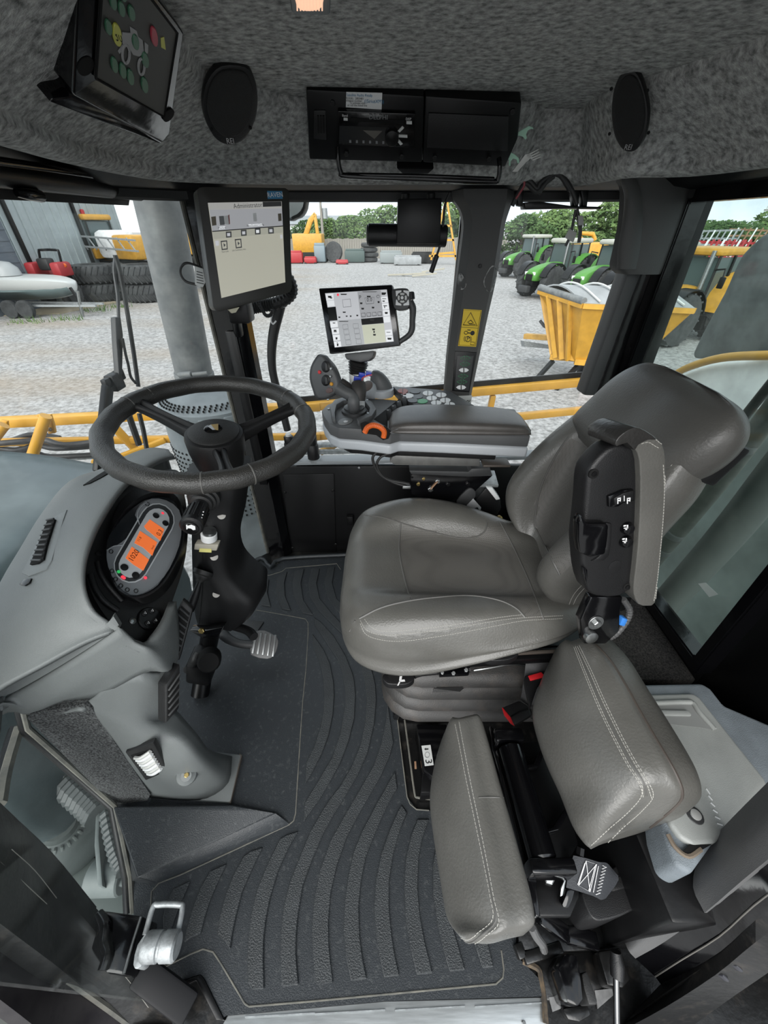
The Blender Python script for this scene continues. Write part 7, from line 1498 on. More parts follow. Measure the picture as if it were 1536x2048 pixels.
# perforated step guard seen under the side window
gd = thing('step_guard', W(480, 1060, 1.75), 'grey perforated guard plate outside the corner post', 'guard')
prism('guard_plate', [W(x, y, 1.70) for x, y in c8([(1000, 760), (1060, 990), (1000, 1030), (940, 1030), (930, 1000)])], (0, .03, 0), mat('blue_guard', (.06, .10, .11), .6), gd, .004); tube('guard_rod', [W(x, y, 1.68) for x, y in c8([(990, 1040), (985, 1140)])], .006, steel, gd, 6, 1); tube('white_strap', [W(x, y, 1.68) for x, y in c8([(1030, 1040), (1035, 1120), (1052, 1200)])], .008, white, gd, 6, 3); prism('splash_panel', [W(x, y, 1.76) for x, y in c8([(1000, 700), (1150, 690), (1215, 1130), (1000, 1270), (930, 1200)])], (0, .02, 0), steelgrey, gd, .004)
# things behind the rear window
tk = thing('solution_tank', V(1450, 820, 1.9), 'dirty white tank with a yellow rim behind the rear window', 'tank')
P = [V(x, y, 1.9) for x, y in sp2(n6([(1090, 940), (1180, 880), (1300, 845), (1420, 835), (1700, 830), (1700, 1400), (1450, 1330), (1330, 1180), (1200, 1050)]), 2, True)]
prism('tank_shell', P, (.33, .2, 0), whitep, tk, .04, 3); tube('yellow_rim', [V(x, y, 1.86) for x, y in n6([(1075, 935), (1140, 880), (1240, 840), (1360, 815), (1536, 808), (1700, 806)])], .022, yel, tk, 8, 4)
fl_ = thing('mud_flap', V(1480, 640, 2.3), 'large dark dusty rubber fender behind the rear window', 'fender')
prism('fender_sheet', [V(x, y, 2.3) for x, y in sp2(n6([(1536, 260), (1480, 300), (1420, 360), (1380, 440), (1340, 530), (1280, 640), (1200, 800), (1230, 825), (1320, 815), (1420, 805), (1700, 800), (1700, 240)]), 2, True)], (.5, .4, 0), mat('dusty_black_rubber', (.05, .055, .055), .7, vs=5, col2=(.10, .11, .11)), fl_, .03, 2)
rp_ = thing('hydraulic_pipes', V(1400, 1050, 1.12), 'diagonal pale pipes and hoses close behind the rear window', 'pipes')
for a, b, r_, m_ in (((1560, 800), (1300, 1130), .03, mat('dusty_olive_pipe', (.13, .135, .12), .6, var=.2, vs=20)), ((1600, 880), (1330, 1190), .022, mat('dusty_olive_pipe', (.13, .135, .12), .6)), ((1540, 770), (1290, 1060), .014, darkp), ((1560, 940), (1310, 1230), .05, mat('dark_olive_sheet', (.07, .08, .075), .6))): tube('pipe', [V(*a, 1.12) * 2 - V((a[0] + b[0]) / 2 + 6, (a[1] + b[1]) / 2, 1.13), V(*a, 1.12), V((a[0] + b[0]) / 2 + 6, (a[1] + b[1]) / 2, 1.13), V(*b, 1.12), V(*b, 1.12) * 2 - V((a[0] + b[0]) / 2 + 6, (a[1] + b[1]) / 2, 1.13)], r_, m_, rp_, 14, 4)
for x, y in ((1505, 868), (1378, 1045), (1350, 1085)): p = V(1560, 800, 1.12).lerp(V(1300, 1130, 1.12), (y - 800) / 330); lathe('hose_clamp', [(.0315, -.012), (.033, -.01), (.033, .01), (.0315, .012)], p, V(1560, 800, 1.12) - V(1300, 1130, 1.12), steelgrey, rp_, 18)
prism('backing_panel', [V(x, y, 1.5) for x, y in [(1330, 900), (1640, 760), (1640, 1500), (1290, 1330)]], (.05, 0, 0), mat('teal_grey_panel', (.16, .19, .18), .6, var=.3, vs=3), rp_, .01)
# engine bay below the lower front glass
cF = crop(0, 1300, .390625)
al = thing('alternator', G(130, 1650, -.35), 'finned grey alternator visible through the lower front glass', 'alternator')
ac_ = G(*cF([(310, 900)])[0], -.35); ax = Vector((.42, -.10, .90)).normalized()
lathe('alternator_body', [(.13, -.10), (.155, -.09), (.16, -.02), (.15, .0), (.11, .03), (.06, .05), (.05, .07), (.0, .07)], ac_, ax, mat('cast_grey', (.06, .072, .069), .5, metal=.3), al, 36)
for k in range(26):
    a = 2 * math.pi * k / 26; M_ = frame(ax.orthogonal(), ax); u = M_.col[0]; v = ax.cross(u); s_ = u * math.cos(a) + v * math.sin(a); bar('cooling_fin', ac_ + s_ * .155 - ax * .08, ac_ + s_ * .07 + ax * .052, .008, .012, mat('cast_grey_light', (.09, .105, .1), .5, metal=.3), al, .002, up=ax)
eh = thing('intake_hose', G(150, 1590, -.3), 'ribbed grey hoses above the alternator', 'hose')
corrugated('ribbed_hose', [G(x, y, -.22) for x, y in cF([(60, 720), (150, 720), (240, 735), (290, 740)])], .035, mat('ribbed_grey', (.055, .065, .065), .5), eh, .02, 10); corrugated('ribbed_hose', [G(x, y, -.15) for x, y in cF([(310, 650), (380, 720), (460, 790), (520, 850)])], .045, mat('ribbed_grey', (.055, .065, .065), .5), eh, .02, 10)
tube('elbow', [G(x, y, -.2) for x, y in cF([(290, 770), (275, 700), (310, 650), (350, 680)])], .05, canm, eh, 12, 4); cyl('blue_coupling', G(*cF([(60, 800)])[0], -.25), G(*cF([(160, 790)])[0], -.25), .04, mat('teal_coupling', (.10, .16, .18), .5), eh, 14, .005)
lathe('intake_funnel', [(.06, 0), (.055, .05), (.035, .14), (.035, .2)], G(*cF([(290, 790)])[0], -.26), (-.35, .35, .5), mat('funnel_grey', (.06, .075, .075), .5), eh, 24)
fb = thing('frame_bracket', G(215, 1700, -.3), 'pale welded frame bracket right of the alternator', 'bracket')
prism('web_plate', [G(x, y, -.18) for x, y in cF([(500, 810), (530, 830), (560, 1000), (600, 1100), (640, 1160), (630, 1210), (510, 1200), (490, 1000)])], (0, 0, -.02), mat('pale_frame', (.12, .14, .137), .55, var=.15, vs=6), fb, .004); prism('web_flange', [G(x, y, -.14) for x, y in cF([(490, 815), (512, 812), (505, 960), (525, 1210), (500, 1210), (482, 1000)])], (0, 0, -.08), mat('pale_frame', (.12, .14, .137), .55), fb, .003)
cyl('pivot_tube', G(*cF([(470, 1165)])[0], -.2), G(*cF([(640, 1160)])[0], -.2), .045, mat('pale_frame', (.12, .14, .137), .55), fb, 18, .004); corrugated('ribbed_hose', [G(x, y, -.10) for x, y in cF([(545, 830), (570, 950), (600, 1060), (640, 1140)])], .022, mat('ribbed_grey', (.055, .065, .065), .5), fb, .014, 8)
prism('deck_plate', [G(x, y, -.45) for x, y in cF([(300, 1090), (480, 1060), (700, 1180), (700, 1500), (500, 1400), (330, 1250)])], (0, 0, -.04), mat('olive_deck', (.06, .075, .07), .6), fb, .006)
dk = thing('engine_deck', (-1.6, .3, -.8), 'dark engine deck beneath the lower front glass', 'deck'); box('deck_plate', (-1.55, .55, -.72), (2.2, 1.5, .06), mat('oily_deck', (.022, .03, .028), .55, vs=3, col2=(.06, .055, .04)), dk, .01)
box('brown_pan', G(*cF([(350, 1040)])[0], -.5), (.35, .2, .05), mat('brown_pan', (.08, .06, .035), .7), dk, .01)
# ================================================================== THE YARD
def gp(x, y): return G(x, y, GZ)
# workshop building
bd = thing('workshop', W(120, 560, 24), 'pale metal-clad workshop with a dark roller door on the left', 'building')
A_w, B_w = W(-420, 540, 13.0), W(272, 545, 27.0); A_w.z = B_w.z = GZ; u = (B_w - A_w).normalized(); L_ = (B_w - A_w).length; nw = Vector((u.y, -u.x, 0))
mk('wall', *gprism([A_w, B_w, B_w + Vector((0, 0, 9)), A_w + Vector((0, 0, 9))], -nw * .2), claddm, bd, None)
BW = Pl(A_w, B_w, A_w + Vector((0, 0, 1)))
def wallx(x): p = BW.p(x, 520); return (p - A_w).dot(u)
s = 0.0; rib = gbox((0, 0, 0), (.05, .05, 9))
first = None
while s < L_:
    p = A_w + u * s + Vector((0, 0, 4.5)) + nw * .02
    if BW and (pix(p)[0] > -60):
        if first is None: first = mk('cladding_rib', *gbox(p, (.07, .05, 9), 0, (0, 0, math.atan2(u.y, u.x))), claddm, bd, None)
        else: c = first.copy(); COL.objects.link(c); c.location = p - ORG[bd]
    s += .45
for x in (55, 182): p = A_w + u * wallx(x) + nw * .08 + Vector((0, 0, 4.5)); box('downpipe', p, (.16, .12, 9), satin, bd, .01, (0, 0, math.atan2(u.y, u.x)))
p0_, p1_ = A_w + u * (wallx(-140)), A_w + u * wallx(34)
prism('roller_door', [p0_ + nw * .1, p1_ + nw * .1, p1_ + nw * .1 + Vector((0, 0, 5.6)), p0_ + nw * .1 + Vector((0, 0, 5.6))], -nw * .1, claddk, bd)
for k in range(14): bar('door_slat', p0_ + nw * .11 + Vector((0, 0, .3 + k * .38)), p1_ + nw * .11 + Vector((0, 0, .3 + k * .38)), .03, .03, claddk, bd)
# apron in front of it
struct(prism('apron_slab', [gp(-200, 640), gp(120, 628), gp(235, 606), gp(150, 560), gp(-200, 560)], (0, 0, .03), mat('sandy_concrete', (.30, .255, .18), .9, var=.1, vs=1), None))
# fence
fe = thing('board_fence', W(740, 515, 52), 'weathered board fence at the far side of the yard', 'fence')
fa, fb_ = W(560, 517, 50), W(1010, 512, 58); fa.z = fb_.z = GZ
N = 100; dirf = (fb_ - fa); bd0 = None; ang_ = math.atan2(dirf.y, dirf.x)
for k in range(N):
    p = fa + dirf * (k + .5) / N + Vector((0, 0, .95 + .04 * math.sin(k * 1.7)))
    if bd0 is None: bd0 = mk('board', *gbox(p, (dirf.length / N * .92, .04, 1.9), 0, (0, 0, ang_)), wood, fe, None)
    else: c = bd0.copy(); COL.objects.link(c); c.location = p - ORG[fe]
for z in (.4, 1.5): bar('rail', fa + Vector((0, .08, z)), fb_ + Vector((0, .08, z)), .1, .06, wood, fe)
# trees
def tree(lab, x, yb, D, htop, wpx, m, n=900, seed=0):
    n = int(n * 2.2)
    random.seed(seed); base = W(x, yb, D); base.z = GZ; top = W(x, htop, D).z; rx = wpx / F * D * .62
    h = top - GZ; o = thing('tree', base, lab, 'tree', 'trees beyond the fence')
    tube('trunk', [base, base + Vector((.1, 0, h * .3)), base + Vector((-.1, 0, h * .6)), base + Vector((0, 0, h * .8))], [.22, .18, .1, .04], bark, o, 7, 2)
    VV, FF = [], []
    lobes = [(Vector((random.uniform(-.6, .6) * rx, random.uniform(-.5, .5) * rx, h * random.uniform(.16, .8))), random.uniform(.4, .62)) for _ in range(12)] + [(Vector((0, 0, h * .86)), .35)]
    for k in range(n):
        c, s = random.choice(lobes); d = Vector((random.gauss(0, 1), random.gauss(0, 1), random.gauss(0, 1))).normalized()
        p = base + c + Vector((d.x * rx * s, d.y * rx * s, d.z * h * s * .34)) * random.uniform(.75, 1.05)
        if p.z > top + .3 or p.z < GZ + h * .02: continue
        q = random.uniform(.2, .42) * h / 8; a = Vector((random.gauss(0, 1), random.gauss(0, 1), random.gauss(0, .6))).normalized(); b = a.orthogonal().normalized(); i = len(VV)
        VV += [p - a * q, p + b * q * .6, p + a * q, p - b * q * .6]; FF.append([i, i + 1, i + 2, i + 3])
    mk('foliage', VV, FF, m, o, None, kind='stuff')
tr_ = [('low pale tree behind the excavator boom left of the camera unit', 655, 500, 62, 432, 70, leafm, 1500), ('rounded green tree standing behind the excavator boom', 618, 500, 66, 438, 60, leafd, 1300), ('mid green tree right of the utility pole', 700, 500, 64, 428, 80, leafm, 1700), ('taller tree left of the black camera unit', 772, 500, 70, 408, 80, leafm, 1800), ('dark tree partly behind the camera unit', 850, 505, 66, 420, 90, leafd, 1700), ('tree just left of the moulded pillar', 905, 505, 64, 400, 70, leafm, 1500),
       ('bushy tree at the left edge of the second side window', 1040, 500, 44, 425, 80, leafd, 1800), ('broad tree behind the green tractors', 1110, 500, 46, 412, 110, leafm, 2300), ('tall light tree behind the green tractors at the rear pillar', 1200, 500, 44, 398, 100, leafm, 2300), ('dense tree beside the rear pillar trim', 1262, 500, 46, 405, 80, leafd, 1800), ('spreading tree at the left of the rear window', 1430, 500, 48, 440, 90, leafd, 1800), ('small tree before the right utility pole', 1400, 500, 50, 438, 70, leafm, 1300), ('tall tree at the right end of the rear window', 1510, 500, 50, 420, 90, leafm, 1800), ('distant tree left of the large monitor', 382, 470, 80, 438, 30, leafd, 500)]
for i, (lab, x, yb, D, ht, wpx, m_, n_) in enumerate(tr_): tree(lab, x, yb, D, ht, wpx, m_, n_, 11 + i)
random.seed(5)
# utility poles
def upole(lab, x, y0_, y1_, D, tilt=0):
    b = W(x, y0_, D); b.z = GZ; t_ = W(x, y1_, D); t_.x = b.x + tilt; o = thing('utility_pole', b, lab, 'utility pole', 'utility poles')
    tube('pole', [b, t_], [.2, .13], wood, o, 8, 1); bar('crossarm', t_ + Vector((-1.1, 0, -.5)), t_ + Vector((1.1, 0, -.5)), .14, .12, wood, o); cyl('transformer', t_ + Vector((.45, 0, -2.2)), t_ + Vector((.45, 0, -1.2)), .3, galv, o, 12)
    for dx in (-.9, -.3, .3, .9): cyl('insulator', t_ + Vector((dx, 0, -.42)), t_ + Vector((dx, 0, -.15)), .06, offwhite, o, 6)
upole('utility pole rising between the two monitors', 648, 500, 390, 58); upole('leaning utility pole right of the rear pillar', 1490, 500, 408, 52, 1.2)
# sheds behind the fence
sh_ = thing('shed', W(640, 490, 78), 'low white shed behind the fence below the trees', 'shed'); c = W(640, 490, 78); c.z = GZ + 1.6
box('shed_wall', c, (14, 5, 3.2), mat('white_shed', (.42, .43, .42), .7), sh_, .05); prism('shed_roof', [c + Vector((-7.4, -2.8, 1.6)), c + Vector((7.4, -2.8, 1.6)), c + Vector((7.4, 0, 2.6)), c + Vector((-7.4, 0, 2.6))], (0, .2, .12), galv, sh_)
# excavator boom and yellow A-frame
ev = thing('excavator', W(615, 505, 48), 'yellow excavator with folded boom behind the fence', 'excavator')
ev0 = [W(x, y, 48) for x, y in [(603, 486), (618, 440), (628, 428), (636, 445), (640, 486)]]
prism('boom', [W(x, y, 48) for x, y in [(600, 488), (616, 438), (628, 424), (632, 432), (624, 446), (610, 488)]], (0, .5, 0), yel, ev, .05); prism('dipper_arm', [W(x, y, 48) for x, y in [(626, 426), (632, 428), (641, 486), (634, 486)]], (0, .4, 0), yel, ev, .04)
c = W(620, 505, 49); c.z = GZ + 1.6; box('house', c, (3, 2.4, 1.6), yel, ev, .1); c2 = c.copy(); c2.z = GZ + .45
for dy in (-1, 1): box('track', c2 + Vector((0, dy, 0)), (4, .5, .9), tyred, ev, .2)
af = thing('gantry', W(880, 515, 44), 'tall yellow lattice frame right of the camera unit', 'gantry')
for a, b in (((893, 395), (862, 520)), ((893, 395), (912, 520)), ((866, 508), (908, 505)), ((880, 450), (904, 452)), ((872, 480), (908, 480)), ((858, 512), (916, 512))): bar('gantry_tube', W(*a, 44), W(*b, 44), .16, .16, yel, af)
# scattered goods along the fence
def wheel_geo(R, wd, m_t, m_r, par, c, ax, lugs=20, rimr=.58):
    c = Vector(c); ax = Vector(ax).normalized()
    t = lathe('tyre', [(R * rimr, -wd * .42), (R * .8, -wd * .5), (R * .95, -wd * .46), (R, -wd * .3), (R, wd * .3), (R * .95, wd * .46), (R * .8, wd * .5), (R * rimr, wd * .42)], c, ax, m_t, par, 28)
    lathe('wheel_rim', [(R * rimr, -wd * .36), (R * rimr, wd * .36), (R * rimr * .85, wd * .3), (R * .25, wd * .12), (R * .2, wd * .3), (0, wd * .3)], c, ax, m_r, par, 24)
    if lugs:
        M_ = frame(ax.orthogonal(), ax); u = M_.col[0]; v = ax.cross(u); pr_ = []
        for k in range(lugs):
            for s in (-1, 1):
                a = 2 * math.pi * (k + (.5 if s > 0 else 0)) / lugs; q = u * math.cos(a) + v * math.sin(a); tt = v * math.cos(a) - u * math.sin(a)
                p1 = c + q * R * 1.0 + ax * s * wd * .04; p2 = c + q * R * .97 + ax * s * wd * .47 + tt * R * .16; e = p2 - p1
                pr_.append(gbox((p1 + p2) / 2, (e.length, R * .07, R * .07), 0, frame(e, q)))
        tag(mk('tread_lugs', *join(pr_), m_t, t, None), kind='stuff')
    return t
def loose(nm, lab, cat, x, y, D_, parts, grp='goods along the fence'):
    b = W(x, y, D_); b.z = GZ; o = thing(nm, b, lab, cat, grp); parts(o, b); return o
loose('spare_wheel', 'red-rimmed spare wheel leaning on the fence', 'wheel', 668, 515, 47, lambda o, b: wheel_geo(.9, .4, tyre, redp, o, b + Vector((0, 0, .9)), (-.25, -1, .2), 0))
for i, (x, y, D_, sx, sy, sz, m_, lab, nm) in enumerate(((586, 517, 46, 2.0, .8, 1.1, redp, 'red implement at the left end of the fence', 'implement'), (621, 518, 46, 1.2, .8, .6, redp, 'low red implement beside the pale stack', 'implement'), (641, 516, 47, 1.1, .9, 1.7, mat('blue_grey_barrel', (.16, .2, .22), .5), 'pale blue stacked barrels by the fence', 'barrel_stack'), (684, 519, 45, 1.2, .6, .4, redp, 'small red box on the gravel by the spare wheel', 'crate'), (710, 519, 47, 2.0, 1, 1.2, mat('dark_green_bin', (.05, .075, .07), .6), 'dark green bin near the spare wheel', 'bin'), (782, 517, 46, 2.2, 1.2, 1.1, mat('grey_tank', (.18, .2, .2), .6), 'grey box tank under the camera unit', 'tank'), (815, 520, 44, 2.6, 1, .8, tarp, 'grey rolled pipe beneath the camera unit tube', 'pipe_roll'), (845, 518, 46, 2.2, 1, 1.0, tyred, 'dark crate at the foot of the yellow frame', 'crate'))):
    def pt_(o, b, sx=sx, sy=sy, sz=sz, m_=m_):
        box('body', b + Vector((0, 0, sz * .45)), (sx, sy, sz * .8), m_, o, .08); box('rail', b + Vector((0, 0, sz * .9)), (sx * .9, sy * .5, sz * .16), m_, o, .03)
        for dx in (-.4, .4): box('foot', b + Vector((dx * sx, 0, .05)), (.2, sy, .12), tyred, o)
    loose(nm, lab, 'farm goods', x, y, D_, pt_)
loose('tyre_stack', 'stack of black tyres against the fence', 'tyre stack', 738, 516, 48, lambda o, b: [lathe('tyre', [(.45, .0), (.8, .03), (.9, .12), (.9, .3), (.8, .39), (.45, .42)], b + Vector((.1 * (k % 2), 0, .42 * k)), (0, 0, 1), tyre, o, 18) for k in range(4)])
for i, (x, y, D_) in enumerate(((800, 530, 34), (828, 532, 34), (850, 534, 33), (868, 528, 36))):
    b = W(x, y, D_); b.z = GZ; o = thing('timber_plank', b, ['pale plank lying leftmost in the timber heap', 'second pale plank of the timber heap', 'front pale plank of the timber heap', 'pale plank beside the yellow frame foot'][i], 'plank', 'timber heap'); bar('plank', b + Vector((-.9, .1 * i, .08)), b + Vector((.9, -.3 + .2 * i, .16 + .05 * i)), .14, .1, mat('pale_timber', (.3, .28, .23), .8), o, .01)
# big tyres lying in stacks by the workshop
def big_tyre(R=.86, h=.62):
    o = thing('tractor_tyre', (0, 0, 0), None, 'tyre', 'big tyres stacked by the workshop', local=True)
    t = lathe('carcass', [(R * .52, 0), (R * .8, -.02), (R * .96, .05), (R, .12), (R, h - .12), (R * .96, h - .05), (R * .8, h + .02), (R * .52, h), (R * .5, h * .5)], (0, 0, 0), (0, 0, 1), tyre, o, 36)
    pr_ = []
    for k in range(26):
        for s in (0, 1):
            a = 2 * math.pi * (k + s * .5) / 26; a2 = a + .2; z1, z2 = (h * .5, h * .02) if s == 0 else (h * .5, h * .98)
            p1, p2 = Vector((R * 1.01 * math.cos(a), R * 1.01 * math.sin(a), z1)), Vector((R * .99 * math.cos(a2), R * .99 * math.sin(a2), z2)); e = p2 - p1
            pr_.append(gbox((p1 + p2) / 2, (e.length, .07, .055), 0, frame(e, Vector((math.cos(a), math.sin(a), 0)))))
    tag(mk('tread_lugs', *join(pr_), tyre, t, None), kind='stuff'); return o
bt0 = None
for lab, x, y, lv in (('lower big tyre of the left stack by the workshop', 190, 606, 0), ('upper big tyre of the left stack by the workshop', 189, 606, 1), ('lower big tyre of the stack beside the exhaust', 280, 607, 0), ('upper big tyre of the stack beside the exhaust', 279, 607, 1)):
    if bt0 is None: bt0 = big_tyre(1.0, .74); o = bt0
    else: o = copy_tree(bt0)
    b = gp(x, y) + Vector((0, 1.0, 0)); o.location = (b.x, b.y, GZ + lv * .79 + .02); o.rotation_euler.z = x * .1; o['label'] = lab
# boat on its trailer
bo = thing('boat', gp(40, 612), 'white motor boat on a trailer in front of the workshop', 'boat')
bpx = [(-60, 578), (0, 570), (60, 568), (110, 570), (150, 576)]; hu = []
for (x, y), hh, ww in zip(((-90, 590), (-20, 590), (60, 589), (115, 588), (148, 583), (154, 580)), (.95, .95, .9, .8, .5, .2), (1.0, 1.0, .95, .75, .35, .08)):
    c = W(x, y, 18.5); c.z = GZ + 1.05; hu.append([c + Vector((0, -ww, hh * .35)), c + Vector((0, -ww * .8, -hh * .1)), c + Vector((0, -ww * .15, -hh * .5)), c + Vector((0, ww * .15, -hh * .5)), c + Vector((0, ww * .8, -hh * .1)), c + Vector((0, ww, hh * .35)), c + Vector((0, ww * .5, hh * .42)), c + Vector((0, -ww * .5, hh * .42))])
loft('hull', hu, mat('boat_white', (.45, .46, .45), .35), bo, 2, 3, ang=40)
S = [[p[0] + Vector((0, -.015, -.02)), p[1] + Vector((0, -.03, .06)), p[1] + Vector((0, -.03, -.03)), p[2] + Vector((0, 0, -.02)), p[2] + Vector((0, .05, .0)), p[1] + Vector((0, .1, .0))] for p in hu[:-1]]; loft('hull_stripe', [[q[1], q[2], q[3], q[4], q[5]] for q in S], mat('boat_grey_stripe', (.12, .16, .16), .4), bo, 1, 2)
c = W(25, 570, 18.4); lathe('console_cowl', [(.5, 0), (.45, .25), (.25, .45), (0, .5)], Vector((c.x, 18.4, GZ + 1.45)), (0, 0, 1), mat('cowl_grey', (.3, .31, .31), .4), bo, 20)
t0_ = thing('boat_trailer', gp(60, 618), 'low steel boat trailer with a drawbar under the boat', 'trailer')
za = GZ + .42; a_, b_ = W(-90, 610, 17.9), W(190, 606, 17.9); a_.z = b_.z = za; bar('trailer_rail', a_, b_, .1, .08, galv, t0_); bar('trailer_rail', a_ + Vector((0, 1.2, 0)), b_ + Vector((0, .5, 0)), .1, .08, galv, t0_); tube('jack_stand', [W(155, 582, 17.9), W(158, 600, 17.9), Vector((W(156, 610, 17.9).x, 17.9, GZ))], .06, steel, t0_, 8, 1)
bar('bow_post', W(140, 575, 18), W(160, 603, 18), .1, .08, satin, t0_)
for x in (18, 48): c = W(x, 612, 17.6); c.z = GZ + .33; wheel_geo(.33, .22, tyre, galv, t0_, c, (0, -1, 0), 0)
# compact red tractor with roll bar
rt = thing('compact_tractor', gp(108, 575), 'small red tractor with a folding roll bar behind the boat', 'tractor')
rc_ = W(105, 560, 20.5); rz0 = GZ
for x in (84, 133): p = W(x, 560, 20.5); box('fender', Vector((p.x, 20.5, rz0 + 1.5)), (.42, .9, .55), redp, rt, .1)
box('transmission', Vector((W(108, 560, 20.5).x, 20.5, rz0 + .9)), (.9, 1.4, .7), satin, rt, .08); box('seat', Vector((W(108, 555, 20.5).x, 20.4, rz0 + 1.7)), (.5, .5, .45), rubberb, rt, .08); box('bonnet', Vector((W(112, 555, 21.8).x, 21.8, rz0 + 1.2)), (.7, 1.5, .6), redp, rt, .1)
tube('roll_bar', [Vector((W(x, y, 20.6).x, 20.6, W(x, y, 20.6).z)) for x, y in [(86, 545), (78, 505), (82, 500), (112, 500), (118, 506), (127, 545)]], .05, satin, rt, 8, 2)
for x in (84, 128): lathe('amber_lamp', [(.09, -.05), (.09, .05)], W(x, 531, 20.5), (0, -1, 0), orange, rt, 10)
for x in (80, 136): c = W(x, 585, 20.4); wheel_geo(.55, .4, tyre, redp, rt, Vector((c.x, 20.6, rz0 + .55)), (1, 0, 0), 12)
# ------------------------------------------------------------------ tractors
def tractor(nm, lab, loc, rz, paint, rim, roofm, k=.86, grp='parked tractors', Rr=1.05, Rf=.86):
    o = thing(nm, loc, lab, 'tractor', grp, rz=rz, local=True); o.scale = (k, k, k)
    for s in (-1, 1):
        wheel_geo(Rr, .6, tyre, rim, o, (-1.25, s * .92, Rr), (0, s, 0), 18); wheel_geo(Rf, .48, tyre, rim, o, (1.35, s * .9, Rf), (0, s, 0), 16)
        S = []
        for a in range(0, 181, 30): t = math.radians(a); c = Vector((-1.25 + math.cos(t) * (Rr + .12), s * .92, Rr + math.sin(t) * (Rr + .12))); S.append([c + Vector((0, -s * .35, 0)), c + Vector((0, s * .3, 0))])
        sheet('fender', S, .05, paint, o, 1, 2)
        S = []
        for a in range(20, 171, 30): t = math.radians(a); c = Vector((1.35 + math.cos(t) * (Rf + .1), s * .9, Rf + math.sin(t) * (Rf + .1))); S.append([c + Vector((0, -.24, 0)), c + Vector((0, .24, 0))])
        sheet('fender', S, .04, satin, o, 1, 2)
        box('headlamp', (2.32, s * .28, 1.32), (.06, .22, .16), white, o, .03); box('cab_step', (-.35, s * .85, .65), (.5, .25, .5), satin, o, .04)
        tube('mirror_arm', [(.1, s * .75, 2.35), (.2, s * 1.1, 2.4), (.2, s * 1.15, 2.1)], .03, satin, o, 6, 1); box('mirror', (.2, s * 1.15, 2.0), (.06, .2, .35), satin, o, .03)
    S = []
    for x, w, z0, z1 in ((.1, .48, .95, 1.82), (.7, .45, .95, 1.80), (1.5, .42, .95, 1.70), (2.15, .38, .95, 1.52), (2.36, .32, .98, 1.36)): S.append([Vector((x, -w, z0)), Vector((x, -w, z1 - .15)), Vector((x, -w * .6, z1)), Vector((x, w * .6, z1)), Vector((x, w, z1 - .15)), Vector((x, w, z0))])
    loft('bonnet', S, paint, o, 2, 3, ang=40)
    box('grille', (2.37, 0, 1.12), (.06, .5, .34), blackm, o, .03); box('chassis', (.6, 0, .8), (3.4, .55, .45), satin, o, .06); box('ballast_weight', (2.6, 0, .55), (.35, .7, .35), darkp, o, .06); cyl('axle', (1.35, -.9, .72), (1.35, .9, .72), .12, satin, o, 10); cyl('axle', (-1.25, -.9, .95), (-1.25, .9, .95), .16, satin, o, 10)
    for x, y in ((.05, .72), (.05, -.72), (-1.55, .78), (-1.55, -.78), (-.75, .8), (-.75, -.8)): bar('cab_pillar', (x * .95, y, 1.25), (x * .9 - .05, y * .93, 2.75), .07, .07, satin, o)
    for s in (-1, 1): mk('cab_glass', *gprism([Vector((.02, s * .73, 1.3)), Vector((-1.5, s * .78, 1.3)), Vector((-1.42, s * .73, 2.7)), Vector((-.02, s * .69, 2.7))], (0, -s * .02, 0)), cabglass, o, None)
    mk('cab_glass', *gprism([Vector((.06, -.7, 1.5)), Vector((.06, .7, 1.5)), Vector((0, .66, 2.7)), Vector((0, -.66, 2.7))], (-.02, 0, 0)), cabglass, o, None)
    box('cab_floor', (-.75, 0, 1.2), (1.6, 1.5, .15), satin, o, .03); box('cab_roof', (-.72, 0, 2.86), (1.9, 1.6, .24), roofm, o, .1); box('operator_seat', (-.9, 0, 1.65), (.5, .5, .8), rubberb, o, .1); cyl('exhaust', (.25, .55, 1.6), (.25, .55, 2.9), .07, steel, o, 10)
    return o
def head(dx, dy): return math.atan2(dy, dx)
b = gp(1062, 603); tractor('farm_tractor', 'green tractor with red wheels facing the camera beside the pillar', (b.x + 1.7, b.y + 1.9, GZ), head(-.86, -.5), greenp, redp, mat('cream_roof', (.34, .34, .3), .6))
b = gp(1020, 560); tractor('farm_tractor', 'furthest green tractor partly hidden by the moulded pillar', (b.x + 1.6, b.y + 2.2, GZ), head(-.86, -.5), greenp, redp, mat('cream_roof', (.34, .34, .3), .6))
b = gp(1150, 612); tractor('farm_tractor', 'green tractor with dark nose just behind the hopper spreader', (b.x + 1.6, b.y + 1.2, GZ), head(-.86, -.5), greenp, mat('grey_rim', (.2, .2, .2), .6), mat('cream_roof', (.34, .34, .3), .6))
b = gp(1248, 640); tractor('farm_tractor', 'yellow tractor behind the hopper next to the rear pillar', (b.x + 1.5, b.y + 1.6, GZ), head(-.86, -.5), yel, white, mat('cream_roof', (.34, .34, .3), .6))
b = gp(1352, 694); tractor('farm_tractor', 'nearest yellow tractor with big rear wheel seen through the rear window', (b.x + .5, b.y + 1.3, GZ), head(-.9, -.42), yel, white, yel, .86)
